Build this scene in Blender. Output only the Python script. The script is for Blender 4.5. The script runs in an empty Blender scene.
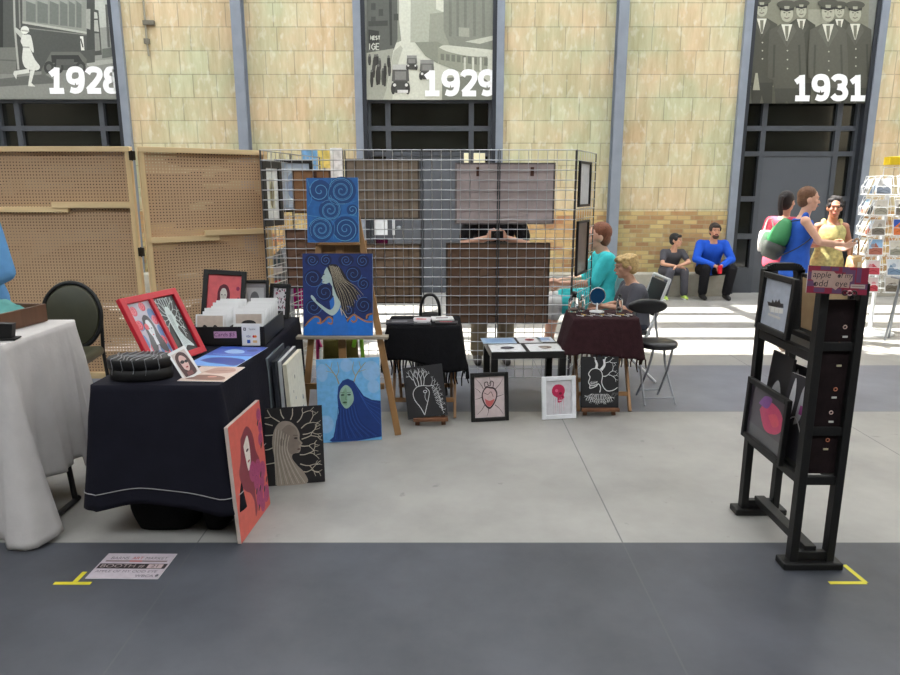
import bpy, bmesh, math, random
from mathutils import Vector, Matrix

S = bpy.context.scene
COL = S.collection
R = math.radians
PI = math.pi
random.seed(7)
FOC, TILT, CH = 680.0, R(12.3), 1.6
CT, ST = math.cos(TILT), math.sin(TILT)


def ray(x, y):
    u, v = (x - 450) / FOC, (y - 337.5) / FOC
    return u, CT - v * ST, -ST - v * CT


def at(x, y, Y):
    """point of the place seen at photo pixel x,y on the plane at depth Y"""
    d = ray(x, y)
    k = Y / d[1]
    return Vector((d[0] * k, Y, CH + d[2] * k))


def fl(x, y, z=0.0):
    d = ray(x, y)
    k = (z - CH) / d[2]
    return Vector((d[0] * k, d[1] * k, z))


# ------------------------------------------------------------------ materials
def lin(c):
    out = []
    for a in c[:3]:
        a = a / 255.0
        out.append(a / 12.92 if a <= 0.04045 else ((a + 0.055) / 1.055) ** 2.4)
    return out


_M = {}


def M(rgb, rough=0.6, metal=0.0, var=0.08, scale=18.0, bump=0.0, coat=0.0, bscale=None, stretch=None):
    key = (tuple(rgb), rough, metal, var, scale, bump, coat, bscale, stretch)
    if key in _M:
        return _M[key]
    m = bpy.data.materials.new('surface_%d_%d_%d' % tuple(int(a) for a in rgb))
    m.use_nodes = True
    nt = m.node_tree
    N, L = nt.nodes, nt.links
    b = N['Principled BSDF']
    b.inputs['Roughness'].default_value = rough
    b.inputs['Metallic'].default_value = metal
    if rough >= 0.75:
        b.inputs['Specular IOR Level'].default_value = 0.15
    b.inputs['Coat Weight'].default_value = coat
    b.inputs['Coat Roughness'].default_value = 0.06
    c = lin(rgb)
    tc = N.new('ShaderNodeTexCoord')
    mp = N.new('ShaderNodeMapping')
    L.new(tc.outputs['Object'], mp.inputs['Vector'])
    if stretch:
        mp.inputs['Scale'].default_value = stretch
    nz = N.new('ShaderNodeTexNoise')
    nz.inputs['Scale'].default_value = scale
    nz.inputs['Detail'].default_value = 4
    L.new(mp.outputs['Vector'], nz.inputs['Vector'])
    rp = N.new('ShaderNodeValToRGB')
    rp.color_ramp.elements[0].position = 0.3
    rp.color_ramp.elements[1].position = 0.7
    rp.color_ramp.elements[0].color = [max(0, a * (1 - var)) for a in c] + [1]
    rp.color_ramp.elements[1].color = [min(1, a * (1 + var)) for a in c] + [1]
    L.new(nz.outputs['Fac'], rp.inputs['Fac'])
    L.new(rp.outputs['Color'], b.inputs['Base Color'])
    if bump:
        n2 = N.new('ShaderNodeTexNoise')
        n2.inputs['Scale'].default_value = bscale or scale * 4
        n2.inputs['Detail'].default_value = 3
        L.new(mp.outputs['Vector'], n2.inputs['Vector'])
        bp = N.new('ShaderNodeBump')
        bp.inputs['Strength'].default_value = bump
        bp.inputs['Distance'].default_value = 0.01
        L.new(n2.outputs['Fac'], bp.inputs['Height'])
        L.new(bp.outputs['Normal'], b.inputs['Normal'])
    _M[key] = m
    return m


def wood(rgb, rough=0.55, grain=9.0):
    return M(rgb, rough, 0, 0.22, grain, 0.15, 0, 30, (1, 1, 0.08))


def glass_mat():
    m = bpy.data.materials.new('clear_glass')
    m.use_nodes = True
    b = m.node_tree.nodes['Principled BSDF']
    b.inputs['Base Color'].default_value = (0.93, 0.97, 0.96, 1)
    b.inputs['Roughness'].default_value = 0.03
    b.inputs['IOR'].default_value = 1.3
    b.inputs['Transmission Weight'].default_value = 1.0
    return m


BLACK = M((14, 13, 14), 0.5, var=0.15)
BLACKWOOD = M((10, 10, 10), 0.55, var=0.2, scale=25, bump=0.1)
WHITE = M((235, 236, 238), 0.5, var=0.02)
CARD = M((228, 228, 228), 0.7, var=0.03)
STEEL = M((150, 155, 160), 0.3, 0.9, 0.05)
CHROME = M((205, 208, 210), 0.22, 1.0, 0.03)


# ------------------------------------------------------------------ mesh builder
class MB:
    def __init__(s):
        s.v, s.f, s.m, s.sm, s.mats = [], [], [], [], []

    def mi(s, mat):
        if mat not in s.mats:
            s.mats.append(mat)
        return s.mats.index(mat)

    def add(s, vs, fs, mat, smooth=False):
        o = len(s.v)
        s.v.extend([tuple(v) for v in vs])
        k = s.mi(mat)
        for f in fs:
            s.f.append([i + o for i in f])
            s.m.append(k)
            s.sm.append(smooth)

    def box(s, c, size, mat, rot=None, bev=0.0, seg=2):
        bm = bmesh.new()
        bmesh.ops.create_cube(bm, size=1.0)
        for v in bm.verts:
            v.co = Vector((v.co.x * size[0], v.co.y * size[1], v.co.z * size[2]))
        if bev:
            bmesh.ops.bevel(bm, geom=bm.edges[:], offset=bev, segments=seg, affect='EDGES', profile=0.5)
        c = Vector(c)
        if rot is not None:
            for v in bm.verts:
                v.co = rot @ v.co
        bm.verts.ensure_lookup_table()
        bm.verts.index_update()
        s.add([v.co + c for v in bm.verts], [[v.index for v in f.verts] for f in bm.faces], mat)
        bm.free()

    def bar(s, p, q, w, h, mat, up=(0, 0, 1), bev=0.0):
        p, q = Vector(p), Vector(q)
        x = q - p
        ln = x.length
        x.normalize()
        up = Vector(up)
        y = up.cross(x)
        if y.length < 1e-4:
            y = Vector((0, 1, 0)).cross(x)
        y.normalize()
        z = x.cross(y)
        s.box((p + q) / 2, (ln, w, h), mat, Matrix((x, y, z)).transposed(), bev)

    def tube(s, pts, r, mat, n=8, closed=False):
        pts = [Vector(p) for p in pts]
        k = len(pts)
        rs = r if isinstance(r, (list, tuple)) else [r] * k
        vs, fs = [], []
        prev = None
        for i, p in enumerate(pts):
            if closed:
                t = pts[(i + 1) % k] - pts[i - 1]
            else:
                t = pts[min(i + 1, k - 1)] - pts[max(i - 1, 0)]
            t.normalize()
            if prev is None:
                a = Vector((0, 0, 1)) if abs(t.z) < 0.9 else Vector((1, 0, 0))
                prev = t.cross(a).normalized()
            prev = (prev - t * prev.dot(t))
            if prev.length < 1e-5:
                prev = t.orthogonal()
            prev.normalize()
            b = t.cross(prev)
            for j in range(n):
                an = 2 * PI * j / n
                vs.append(p + (prev * math.cos(an) + b * math.sin(an)) * rs[i])
        for i in range(k if closed else k - 1):
            i2 = (i + 1) % k
            for j in range(n):
                j2 = (j + 1) % n
                fs.append([i * n + j, i * n + j2, i2 * n + j2, i2 * n + j])
        s.add(vs, fs, mat, True)
        if not closed:
            s.add(vs[:n], [list(range(n))[::-1]], mat)
            s.add(vs[-n:], [list(range(n))], mat)

    def rings(s, rings, mat, smooth=True):
        n = len(rings[0])
        vs = [p for r in rings for p in r]
        fs = []
        for i in range(len(rings) - 1):
            for j in range(n):
                j2 = (j + 1) % n
                fs.append([i * n + j, i * n + j2, (i + 1) * n + j2, (i + 1) * n + j])
        fs.append(list(range(n))[::-1])
        fs.append([(len(rings) - 1) * n + j for j in range(n)])
        s.add(vs, fs, mat, smooth)

    def loft(s, rr, mat, n=20):
        """rr: (centre, half-width vector, half-depth vector)"""
        out = []
        for c, a, b in rr:
            c, a, b = Vector(c), Vector(a), Vector(b)
            out.append([c + a * math.cos(2 * PI * j / n) + b * math.sin(2 * PI * j / n) for j in range(n)])
        s.rings(out, mat)

    def cap(s, p, q, r0, r1, mat, n=12):
        p, q = Vector(p), Vector(q)
        d = q - p
        ln = d.length
        if ln < 1e-5:
            d = Vector((0, 0, 1))
        d.normalize()
        a = d.orthogonal().normalized()
        b = d.cross(a)
        rr = []
        for i in range(5):
            an = -PI / 2 + (PI / 2) * (i + 0.15) / 4.15
            rr.append((p + d * math.sin(an) * r0, math.cos(an) * r0))
        for i in range(5):
            an = (PI / 2) * i / 4.15
            rr.append((q + d * math.sin(an) * r1, math.cos(an) * r1))
        s.loft([(c, a * r, b * r) for c, r in rr], mat, n)

    def ell(s, c, r, mat, rot=None, n=16, k=9):
        c = Vector(c)
        rr = []
        for i in range(k):
            an = -PI / 2 + PI * (i + 0.25) / (k - 0.5)
            ring = []
            for j in range(n):
                t = 2 * PI * j / n
                p = Vector((r[0] * math.cos(an) * math.cos(t), r[1] * math.cos(an) * math.sin(t), r[2] * math.sin(an)))
                ring.append(c + (rot @ p if rot is not None else p))
            rr.append(ring)
        s.rings(rr, mat)

    def lathe(s, prof, mat, c=(0, 0, 0), n=24):
        c = Vector(c)
        s.rings([[c + Vector((r * math.cos(2 * PI * j / n), r * math.sin(2 * PI * j / n), z)) for j in range(n)] for r, z in prof], mat)

    def prism(s, pts, y0, y1, mat):
        """outline in x,z extruded along y"""
        n = len(pts)
        vs = [(p[0], y0, p[1]) for p in pts] + [(p[0], y1, p[1]) for p in pts]
        fs = [list(range(n)), list(range(n, 2 * n))[::-1]] + [[i, i + n, (i + 1) % n + n, (i + 1) % n] for i in range(n)]
        s.add(vs, fs, mat)

    def xform(s, mx):
        s.v = [tuple(mx @ Vector(v)) for v in s.v]
        return s

    def build(s, name, parent=None, fix=False):
        me = bpy.data.meshes.new(name)
        me.from_pydata(s.v, [], s.f)
        for m in s.mats:
            me.materials.append(m)
        me.polygons.foreach_set('material_index', s.m)
        me.polygons.foreach_set('use_smooth', s.sm)
        me.update()
        if fix:
            bm = bmesh.new()
            bm.from_mesh(me)
            bmesh.ops.recalc_face_normals(bm, faces=bm.faces[:])
            bm.to_mesh(me)
            bm.free()
        o = bpy.data.objects.new(name, me)
        COL.objects.link(o)
        if parent:
            o.parent = parent
        return o


def spline(pts, sub=6):
    if len(pts) < 3:
        return [tuple(p) for p in pts]
    P = [Vector(p) for p in pts]
    out = []
    for i in range(len(P) - 1):
        p0, p1, p2, p3 = P[max(i - 1, 0)], P[i], P[i + 1], P[min(i + 2, len(P) - 1)]
        for k in range(sub):
            t = k / sub
            out.append(0.5 * ((2 * p1) + (p2 - p0) * t + (2 * p0 - 5 * p1 + 4 * p2 - p3) * t * t + (3 * p1 - p0 - 3 * p2 + p3) * t ** 3))
    out.append(P[-1])
    return [tuple(p) for p in out]


class Art(MB):
    """flat paint laid in thin coats on a picture plane (x right, z up, facing -y)"""

    def __init__(s, mp=None, rough=0.5, coat=0.0, eps=0.00006, y=0.0):
        super().__init__()
        s.mp = mp or (lambda p: p)
        s.lay, s.last, s.rough, s.coat, s.eps, s.y = 0, None, rough, coat, eps, y

    def pm(s, c, var=0.08):
        if not isinstance(c, tuple):
            return c
        return M(c, s.rough, 0, var, 30, 0, s.coat)

    def step(s, c):
        s.lay += 1
        return s.y - s.lay * s.eps

    def put(s, pts, faces, c, var=0.08, mapped=False):
        y = s.step(c)
        vs = []
        for p in pts:
            q = p if mapped else s.mp(p)
            vs.append((q[0], y, q[1]))
        s.add(vs, faces, s.pm(c, var))

    def poly(s, pts, c, smooth=False, var=0.08):
        if smooth:
            pts = spline(list(pts) + [pts[0]], 5)[:-1]
        s.put(pts, [list(range(len(pts)))], c, var)

    def rect(s, x0, z0, x1, z1, c, var=0.08):
        s.poly([(x0, z0), (x1, z0), (x1, z1), (x0, z1)], c, False, var)

    def ellipse(s, cx, cz, rx, rz, c, rot=0, n=24):
        ca, sa = math.cos(rot), math.sin(rot)
        s.poly([(cx + rx * math.cos(t) * ca - rz * math.sin(t) * sa, cz + rx * math.cos(t) * sa + rz * math.sin(t) * ca) for t in [2 * PI * i / n for i in range(n)]], c)

    def line(s, pts, w, c, w2=None, smooth=True, round_=False):
        """w is a width in mapped units (metres)"""
        if smooth:
            pts = spline(pts, 5)
        P = [Vector(s.mp(p)) for p in pts]
        P = [p for i, p in enumerate(P) if i == 0 or (p - P[i - 1]).length > 1e-6]
        if len(P) < 2:
            return
        w2 = w if w2 is None else w2
        L, Rr = [], []
        n = len(P)
        for i in range(n):
            a = (P[i] - P[i - 1]).normalized() if i else (P[1] - P[0]).normalized()
            b = (P[i + 1] - P[i]).normalized() if i < n - 1 else a
            t = a + b
            if t.length < 1e-4:
                t = a
            t.normalize()
            nn = Vector((-t.y, t.x))
            co = max(0.5, nn.dot(Vector((-a.y, a.x))))
            h = (w + (w2 - w) * i / (n - 1)) / 2 / co
            L.append(P[i] + nn * h)
            Rr.append(P[i] - nn * h)
        vs = L + Rr
        s.put(vs, [[i, i + 1, n + i + 1, n + i] for i in range(n - 1)], c, 0.08, True)
        if round_:
            for p in (P[0], P[-1]):
                s.put([(p.x + w / 2 * math.cos(2 * PI * k / 12), p.y + w / 2 * math.sin(2 * PI * k / 12)) for k in range(12)], [list(range(12))], c, 0.08, True)

    def spiral(s, cx, cz, r, turns, w, c, a0=0.0, r0=0.08, sx=1.0, d=1):
        n = int(turns * 16)
        s.line([(cx + sx * r * (r0 + (1 - r0) * i / n) * math.cos(a0 + d * 2 * PI * turns * i / n), cz + r * (r0 + (1 - r0) * i / n) * math.sin(a0 + d * 2 * PI * turns * i / n)) for i in range(n + 1)], w * 0.6, c, w, False)

    def text(s, st, cx, cz, size, c, shear=0.0, off=0.0, sx=1.0, align='CENTER', space=1.0):
        cu = bpy.data.curves.new('writing', 'FONT')
        cu.body, cu.size, cu.align_x, cu.align_y = st, 1.0, align, 'CENTER'
        cu.shear, cu.offset, cu.space_character = shear, off, space
        o = bpy.data.objects.new('writing', cu)
        COL.objects.link(o)
        dg = bpy.context.evaluated_depsgraph_get()
        me = o.evaluated_get(dg).to_mesh()
        s.put([(cx + v.co.x * size * sx, cz + v.co.y * size) for v in me.vertices], [list(p.vertices) for p in me.polygons], c)
        o.evaluated_get(dg).to_mesh_clear()
        bpy.data.objects.remove(o)
        bpy.data.curves.remove(cu)


DIG = {
    '1': [[(0.10, 0.70), (0.36, 0.88)], [(0.36, 0.97), (0.36, 0.1)], [(0.08, 0.1), (0.66, 0.1)]],
    '9': [[(0.36, 0.42), (0.17, 0.48), (0.11, 0.67), (0.19, 0.85), (0.37, 0.9), (0.55, 0.85), (0.62, 0.67), (0.62, 0.36), (0.54, 0.16), (0.36, 0.1), (0.17, 0.15)], [(0.36, 0.42), (0.55, 0.48), (0.62, 0.6)]],
    '2': [[(0.11, 0.75), (0.2, 0.87), (0.38, 0.9), (0.56, 0.84), (0.6, 0.68), (0.5, 0.5), (0.35, 0.32)], [(0.42, 0.4), (0.14, 0.12)], [(0.1, 0.1), (0.66, 0.1)]],
    '8': [[(0.36, 0.53), (0.17, 0.6), (0.14, 0.75), (0.22, 0.88), (0.37, 0.9), (0.52, 0.88), (0.6, 0.75), (0.56, 0.6), (0.36, 0.53)], [(0.36, 0.53), (0.15, 0.44), (0.11, 0.27), (0.2, 0.13), (0.37, 0.1), (0.54, 0.13), (0.63, 0.27), (0.58, 0.44), (0.36, 0.53)]],
    '3': [[(0.11, 0.78), (0.22, 0.88), (0.38, 0.9), (0.55, 0.84), (0.58, 0.68), (0.5, 0.57), (0.3, 0.53)], [(0.3, 0.53), (0.52, 0.47), (0.61, 0.3), (0.54, 0.15), (0.37, 0.1), (0.2, 0.12), (0.1, 0.22)]],
}


def digits(a, st, x, z, h, c, pitch=0.76, w=0.21, sx=1.0):
    for ch in st:
        for ln in DIG[ch]:
            a.line([(x + p[0] * h * sx, z + p[1] * h) for p in ln], w * h, c, smooth=len(ln) > 4, round_=True)
        x += pitch * h * sx


# ------------------------------------------------------------------ things
def tag(o, label=None, cat=None, group=None, kind=None):
    if label:
        o['label'] = label
    if cat:
        o['category'] = cat
    if group:
        o['group'] = group
    if kind:
        o['kind'] = kind
    return o


def E(name, label, cat, loc=(0, 0, 0), rz=0.0, group=None, mw=None, kind=None):
    o = bpy.data.objects.new(name, None)
    COL.objects.link(o)
    o.empty_display_size = 0.05
    if mw is not None:
        o.matrix_world = mw
    else:
        o.location = loc
        o.rotation_euler = (0, 0, rz)
    return tag(o, label, cat, group, kind)


def kids(o):
    return [c for c in bpy.data.objects if c.parent == o]


def dup(root, loc=None, rz=0.0, label=None, group=None, mw=None):
    r = root.copy()
    COL.objects.link(r)
    if mw is not None:
        r.matrix_world = mw
    else:
        r.location = loc
        r.rotation_euler = (0, 0, rz)
    if label:
        r['label'] = label
    if group:
        r['group'] = group
    for c in kids(root):
        d = c.copy()
        COL.objects.link(d)
        d.parent = r
        for g in kids(c):
            e = g.copy()
            COL.objects.link(e)
            e.parent = d
    return r


def plane_mat(BL, BR, lean, roll=0.0):
    """matrix of a panel standing on the edge BL-BR and leaning back; local x along the edge, z up the panel, -y its face"""
    BL, BR = Vector(BL), Vector(BR)
    x = (BR - BL)
    x.normalize()
    h = Vector((0, 0, 1))
    back = h.cross(x).normalized()
    up = (h - x * h.dot(x)).normalized() * math.cos(lean) + back * math.sin(lean)
    y = up.cross(x)
    m = Matrix((x, y, up)).transposed().to_4x4()
    m.translation = (BL + BR) / 2
    if roll:
        m = m @ Matrix.Rotation(roll, 4, 'Y')
    return m


def struct(mb, name, parent=None):
    o = mb.build(name, parent)
    if not parent:
        o['kind'] = 'structure'
    return o


def canvas(name, label, cat, mw, w, h, draw, d=0.02, edge=(225, 222, 215), group=None, var=None):
    """stretched canvas: bars wrapped in cloth, painted face"""
    t = E(name, label, cat, mw=mw, group=group)
    b = MB()
    b.box((0, d / 2, h / 2), (w, d, h), M(edge, 0.75, bump=0.1), bev=0.002)
    b.build('stretched_canvas', t)
    a = Art(lambda p: ((p[0] - 0.5) * w, p[1] * h), y=-0.0006)
    draw(a, w, h)
    a.build('painted_face', t)
    return t


def framed(name, label, cat, mw, w, h, draw, fw=0.03, fd=0.022, frame=BLACK, back=(176, 150, 112), coat=0.6, group=None, mat_=None):
    t = E(name, label, cat, mw=mw, group=group)
    b = MB()
    for sx in (-1, 1):
        b.box((sx * (w - fw) / 2, fd / 2, h / 2), (fw, fd, h), frame, bev=0.003)
    for z in (fw / 2, h - fw / 2):
        b.box((0, fd / 2, z), (w - 2 * fw + 0.001, fd * 0.98, fw), frame, bev=0.003)
    b.build('frame', t)
    b = MB()
    b.box((0, fd * 0.85, h / 2), (w - 2 * fw + 0.004, fd * 0.25, h - 2 * fw + 0.004), M(back, 0.85))
    b.build('backing_board', t)
    iw, ih = w - 2 * fw, h - 2 * fw
    a = Art(lambda p: ((p[0] - 0.5) * iw, fw + p[1] * ih), rough=0.35, coat=coat, y=fd * 0.7, eps=0.00006)
    draw(a, iw, ih)
    a.build('picture', t)
    return t


def fold(seed, k=5, fk=1.0):
    rr = random.Random(seed)
    co = [(rr.uniform(6, 26) * fk, rr.uniform(0, 6.28), rr.uniform(0.4, 1)) for _ in range(k)]
    return lambda s: sum(a * math.sin(f * s + p) for f, p, a in co) / k * 1.6


def drape(parent, name, x0, x1, y0, y1, z, drop, flare, amp, mat, seed=1, rc=0.02, J=18, N=260, thick=0.002, fk=1.0):
    """a cloth: flat top with a hanging skirt; drop/flare are functions of the edge point"""
    def perim():
        w, d = x1 - x0 - 2 * rc, y1 - y0 - 2 * rc
        segs = [('l', Vector((x0 + rc, y0)), Vector((1, 0)), w, Vector((0, -1))), ('c', Vector((x1 - rc, y0 + rc)), -PI / 2), ('l', Vector((x1, y0 + rc)), Vector((0, 1)), d, Vector((1, 0))), ('c', Vector((x1 - rc, y1 - rc)), 0),
                ('l', Vector((x1 - rc, y1)), Vector((-1, 0)), w, Vector((0, 1))), ('c', Vector((x0 + rc, y1 - rc)), PI / 2), ('l', Vector((x0, y1 - rc)), Vector((0, -1)), d, Vector((-1, 0))), ('c', Vector((x0 + rc, y0 + rc)), PI)]
        tot = 2 * (w + d)
        out, s = [], 0.0
        for g in segs:
            if g[0] == 'l':
                n = max(2, int(N * g[3] / tot))
                for i in range(n):
                    out.append((g[1] + g[2] * (g[3] * i / n), g[4], s + g[3] * i / n))
                s += g[3]
            else:
                for i in range(6):
                    a = g[2] + PI / 2 * i / 6
                    o = Vector((math.cos(a), math.sin(a)))
                    out.append((g[1] + o * rc, o, s + 0.03 * i))
                s += 0.18
        return out
    pr = perim()
    f = fold(seed, 5, fk)
    rings = []
    for j in range(J + 1):
        t = j / J
        ring = []
        for p, o, s in pr:
            d = drop(p.x, p.y)
            r0 = 0.012
            sink = d * t
            out = r0 * min(1, t * 4) + flare(p.x, p.y) * t ** 1.3 + amp * (f(s) + 0.9) * t ** 1.1 * min(1, d * 2.5)
            ring.append((p.x + o.x * out, p.y + o.y * out, z - sink - (0.004 if j else 0)))
        rings.append(ring)
    n = len(pr)
    b = MB()
    vs = [p for r in rings for p in r]
    fs = [[i * n + k, (i + 1) * n + k, (i + 1) * n + (k + 1) % n, i * n + (k + 1) % n] for i in range(J) for k in range(n)]
    b.add(vs, fs, mat, True)
    b.add(rings[0], [list(range(n))], mat)
    o = b.build(name, parent)
    md = o.modifiers.new('thickness', 'SOLIDIFY')
    md.thickness = thick
    return o, rings


# ------------------------------------------------------------------ camera, light, render look
cam = bpy.data.cameras.new('camera')
cam.sensor_width = 36.0
cam.lens = FOC / 900 * 36
cam.clip_end = 200
co = bpy.data.objects.new('camera', cam)
COL.objects.link(co)
co.location = (0, 0, CH)
co.rotation_euler = (PI / 2 - TILT, 0, 0)
S.camera = co
S.view_settings.view_transform = 'Standard'
S.view_settings.look = 'None'
S.view_settings.gamma = 1
S.view_settings.exposure = 0.55
wd = bpy.data.worlds.new('sky')
S.world = wd
wd.use_nodes = True
bg = wd.node_tree.nodes['Background']
bg.inputs['Color'].default_value = (0.93, 0.965, 1.0, 1)
bg.inputs['Strength'].default_value = 5.0
sun = bpy.data.lights.new('sun', 'SUN')
sun.energy = 14.0
sun.angle = R(0.6)
sun.color = (1.0, 0.97, 0.9)
so = bpy.data.objects.new('sun', sun)
COL.objects.link(so)
SUN = Vector((0.42, -0.15, -0.89)).normalized()
so.rotation_euler = SUN.to_track_quat('-Z', 'Y').to_euler()
so.location = (0, 4, 9)
# ================================================================== the setting
WY = 10.6        # face of the far wall


def wall_mat(kind):
    m = bpy.data.materials.new('wall_' + kind)
    m.use_nodes = True
    N, L = m.node_tree.nodes, m.node_tree.links
    b = N['Principled BSDF']
    b.inputs['Roughness'].default_value = 0.8
    tc = N.new('ShaderNodeTexCoord')
    sp = N.new('ShaderNodeSeparateXYZ')
    cb = N.new('ShaderNodeCombineXYZ')
    L.new(tc.outputs['Object'], sp.inputs[0])
    L.new(sp.outputs['X'], cb.inputs['X'])
    L.new(sp.outputs['Z'], cb.inputs['Y'])
    br = N.new('ShaderNodeTexBrick')
    br.inputs['Scale'].default_value = 1.0
    L.new(cb.outputs[0], br.inputs['Vector'])
    if kind == 'tile':
        br.inputs['Brick Width'].default_value = 0.42
        br.inputs['Row Height'].default_value = 0.325
        br.inputs['Mortar Size'].default_value = 0.008
        c1, c2, mo = (214, 207, 184), (192, 174, 146), (128, 122, 110)
    else:
        br.inputs['Brick Width'].default_value = 0.205
        br.inputs['Row Height'].default_value = 0.067
        br.inputs['Mortar Size'].default_value = 0.007
        c1, c2, mo = (216, 194, 146), (146, 84, 64), (170, 156, 130)
    br.inputs['Mortar Smooth'].default_value = 0.3
    br.offset, br.offset_frequency, br.squash, br.squash_frequency = (0.43, 2, 0.82, 3) if kind == 'tile' else (0.5, 2, 1.0, 2)
    br.inputs['Bias'].default_value = -0.15 if kind == 'tile' else -0.1
    br.inputs['Color1'].default_value = lin(c1) + [1]
    br.inputs['Color2'].default_value = lin(c2) + [1]
    br.inputs['Mortar'].default_value = lin(mo) + [1]
    mp = N.new('ShaderNodeMapping')
    L.new(tc.outputs['Object'], mp.inputs['Vector'])
    mp.inputs['Scale'].default_value = (5.5, 1, 0.9) if kind == 'tile' else (5, 1, 9)
    nz = N.new('ShaderNodeTexNoise')
    nz.inputs['Scale'].default_value = 1.6
    nz.inputs['Detail'].default_value = 6
    nz.inputs['Roughness'].default_value = 0.65
    L.new(mp.outputs[0], nz.inputs['Vector'])
    rp = N.new('ShaderNodeValToRGB')
    e = rp.color_ramp.elements
    e[0].position, e[1].position = 0.28, 0.72
    if kind == 'tile':
        e[0].color, e[1].color = lin((176, 163, 134)) + [1], lin((238, 234, 220)) + [1]
    else:
        e[0].color, e[1].color = lin((168, 132, 96)) + [1], lin((230, 212, 168)) + [1]
    L.new(nz.outputs['Fac'], rp.inputs['Fac'])
    mx = N.new('ShaderNodeMixRGB')
    mx.inputs['Fac'].default_value = 0.5 if kind == 'tile' else 0.18
    L.new(br.outputs['Color'], mx.inputs['Color1'])
    L.new(rp.outputs['Color'], mx.inputs['Color2'])
    # grey-green and ochre weathering by area
    n2 = N.new('ShaderNodeTexNoise')
    n2.inputs['Scale'].default_value = 1.3
    n2.inputs['Detail'].default_value = 3
    L.new(tc.outputs['Object'], n2.inputs['Vector'])
    r2 = N.new('ShaderNodeValToRGB')
    r2.color_ramp.elements[0].position, r2.color_ramp.elements[1].position = 0.35, 0.65
    r2.color_ramp.elements[0].color = lin((250, 234, 212)) + [1]
    r2.color_ramp.elements[1].color = lin((228, 238, 218)) + [1]
    L.new(n2.outputs['Fac'], r2.inputs['Fac'])
    m2 = N.new('ShaderNodeMixRGB')
    m2.blend_type = 'MULTIPLY'
    m2.inputs['Fac'].default_value = 1.0
    L.new(mx.outputs[0], m2.inputs['Color1'])
    L.new(r2.outputs['Color'], m2.inputs['Color2'])
    # pale scuffs
    n3 = N.new('ShaderNodeTexNoise')
    n3.inputs['Scale'].default_value = 8.0
    n3.inputs['Detail'].default_value = 8
    mp3 = N.new('ShaderNodeMapping')
    mp3.inputs['Scale'].default_value = (1.6, 1, 0.8)
    L.new(tc.outputs['Object'], mp3.inputs['Vector'])
    L.new(mp3.outputs[0], n3.inputs['Vector'])
    r3 = N.new('ShaderNodeValToRGB')
    r3.color_ramp.elements[0].position, r3.color_ramp.elements[1].position = 0.55, 0.72
    r3.color_ramp.elements[1].color = (0.42, 0.42, 0.42, 1) if kind == 'tile' else (0.1, 0.1, 0.1, 1)
    L.new(n3.outputs['Fac'], r3.inputs['Fac'])
    m3 = N.new('ShaderNodeMixRGB')
    m3.inputs['Color2'].default_value = lin((226, 228, 214)) + [1]
    L.new(r3.outputs['Color'], m3.inputs['Fac'])
    L.new(m2.outputs[0], m3.inputs['Color1'])
    L.new(m3.outputs[0], b.inputs['Base Color'])
    bp = N.new('ShaderNodeBump')
    bp.inputs['Strength'].default_value = 0.4
    bp.inputs['Distance'].default_value = 0.01
    L.new(br.outputs['Fac'], bp.inputs['Height'])
    bp.invert = True
    L.new(bp.outputs['Normal'], b.inputs['Normal'])
    return m


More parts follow.
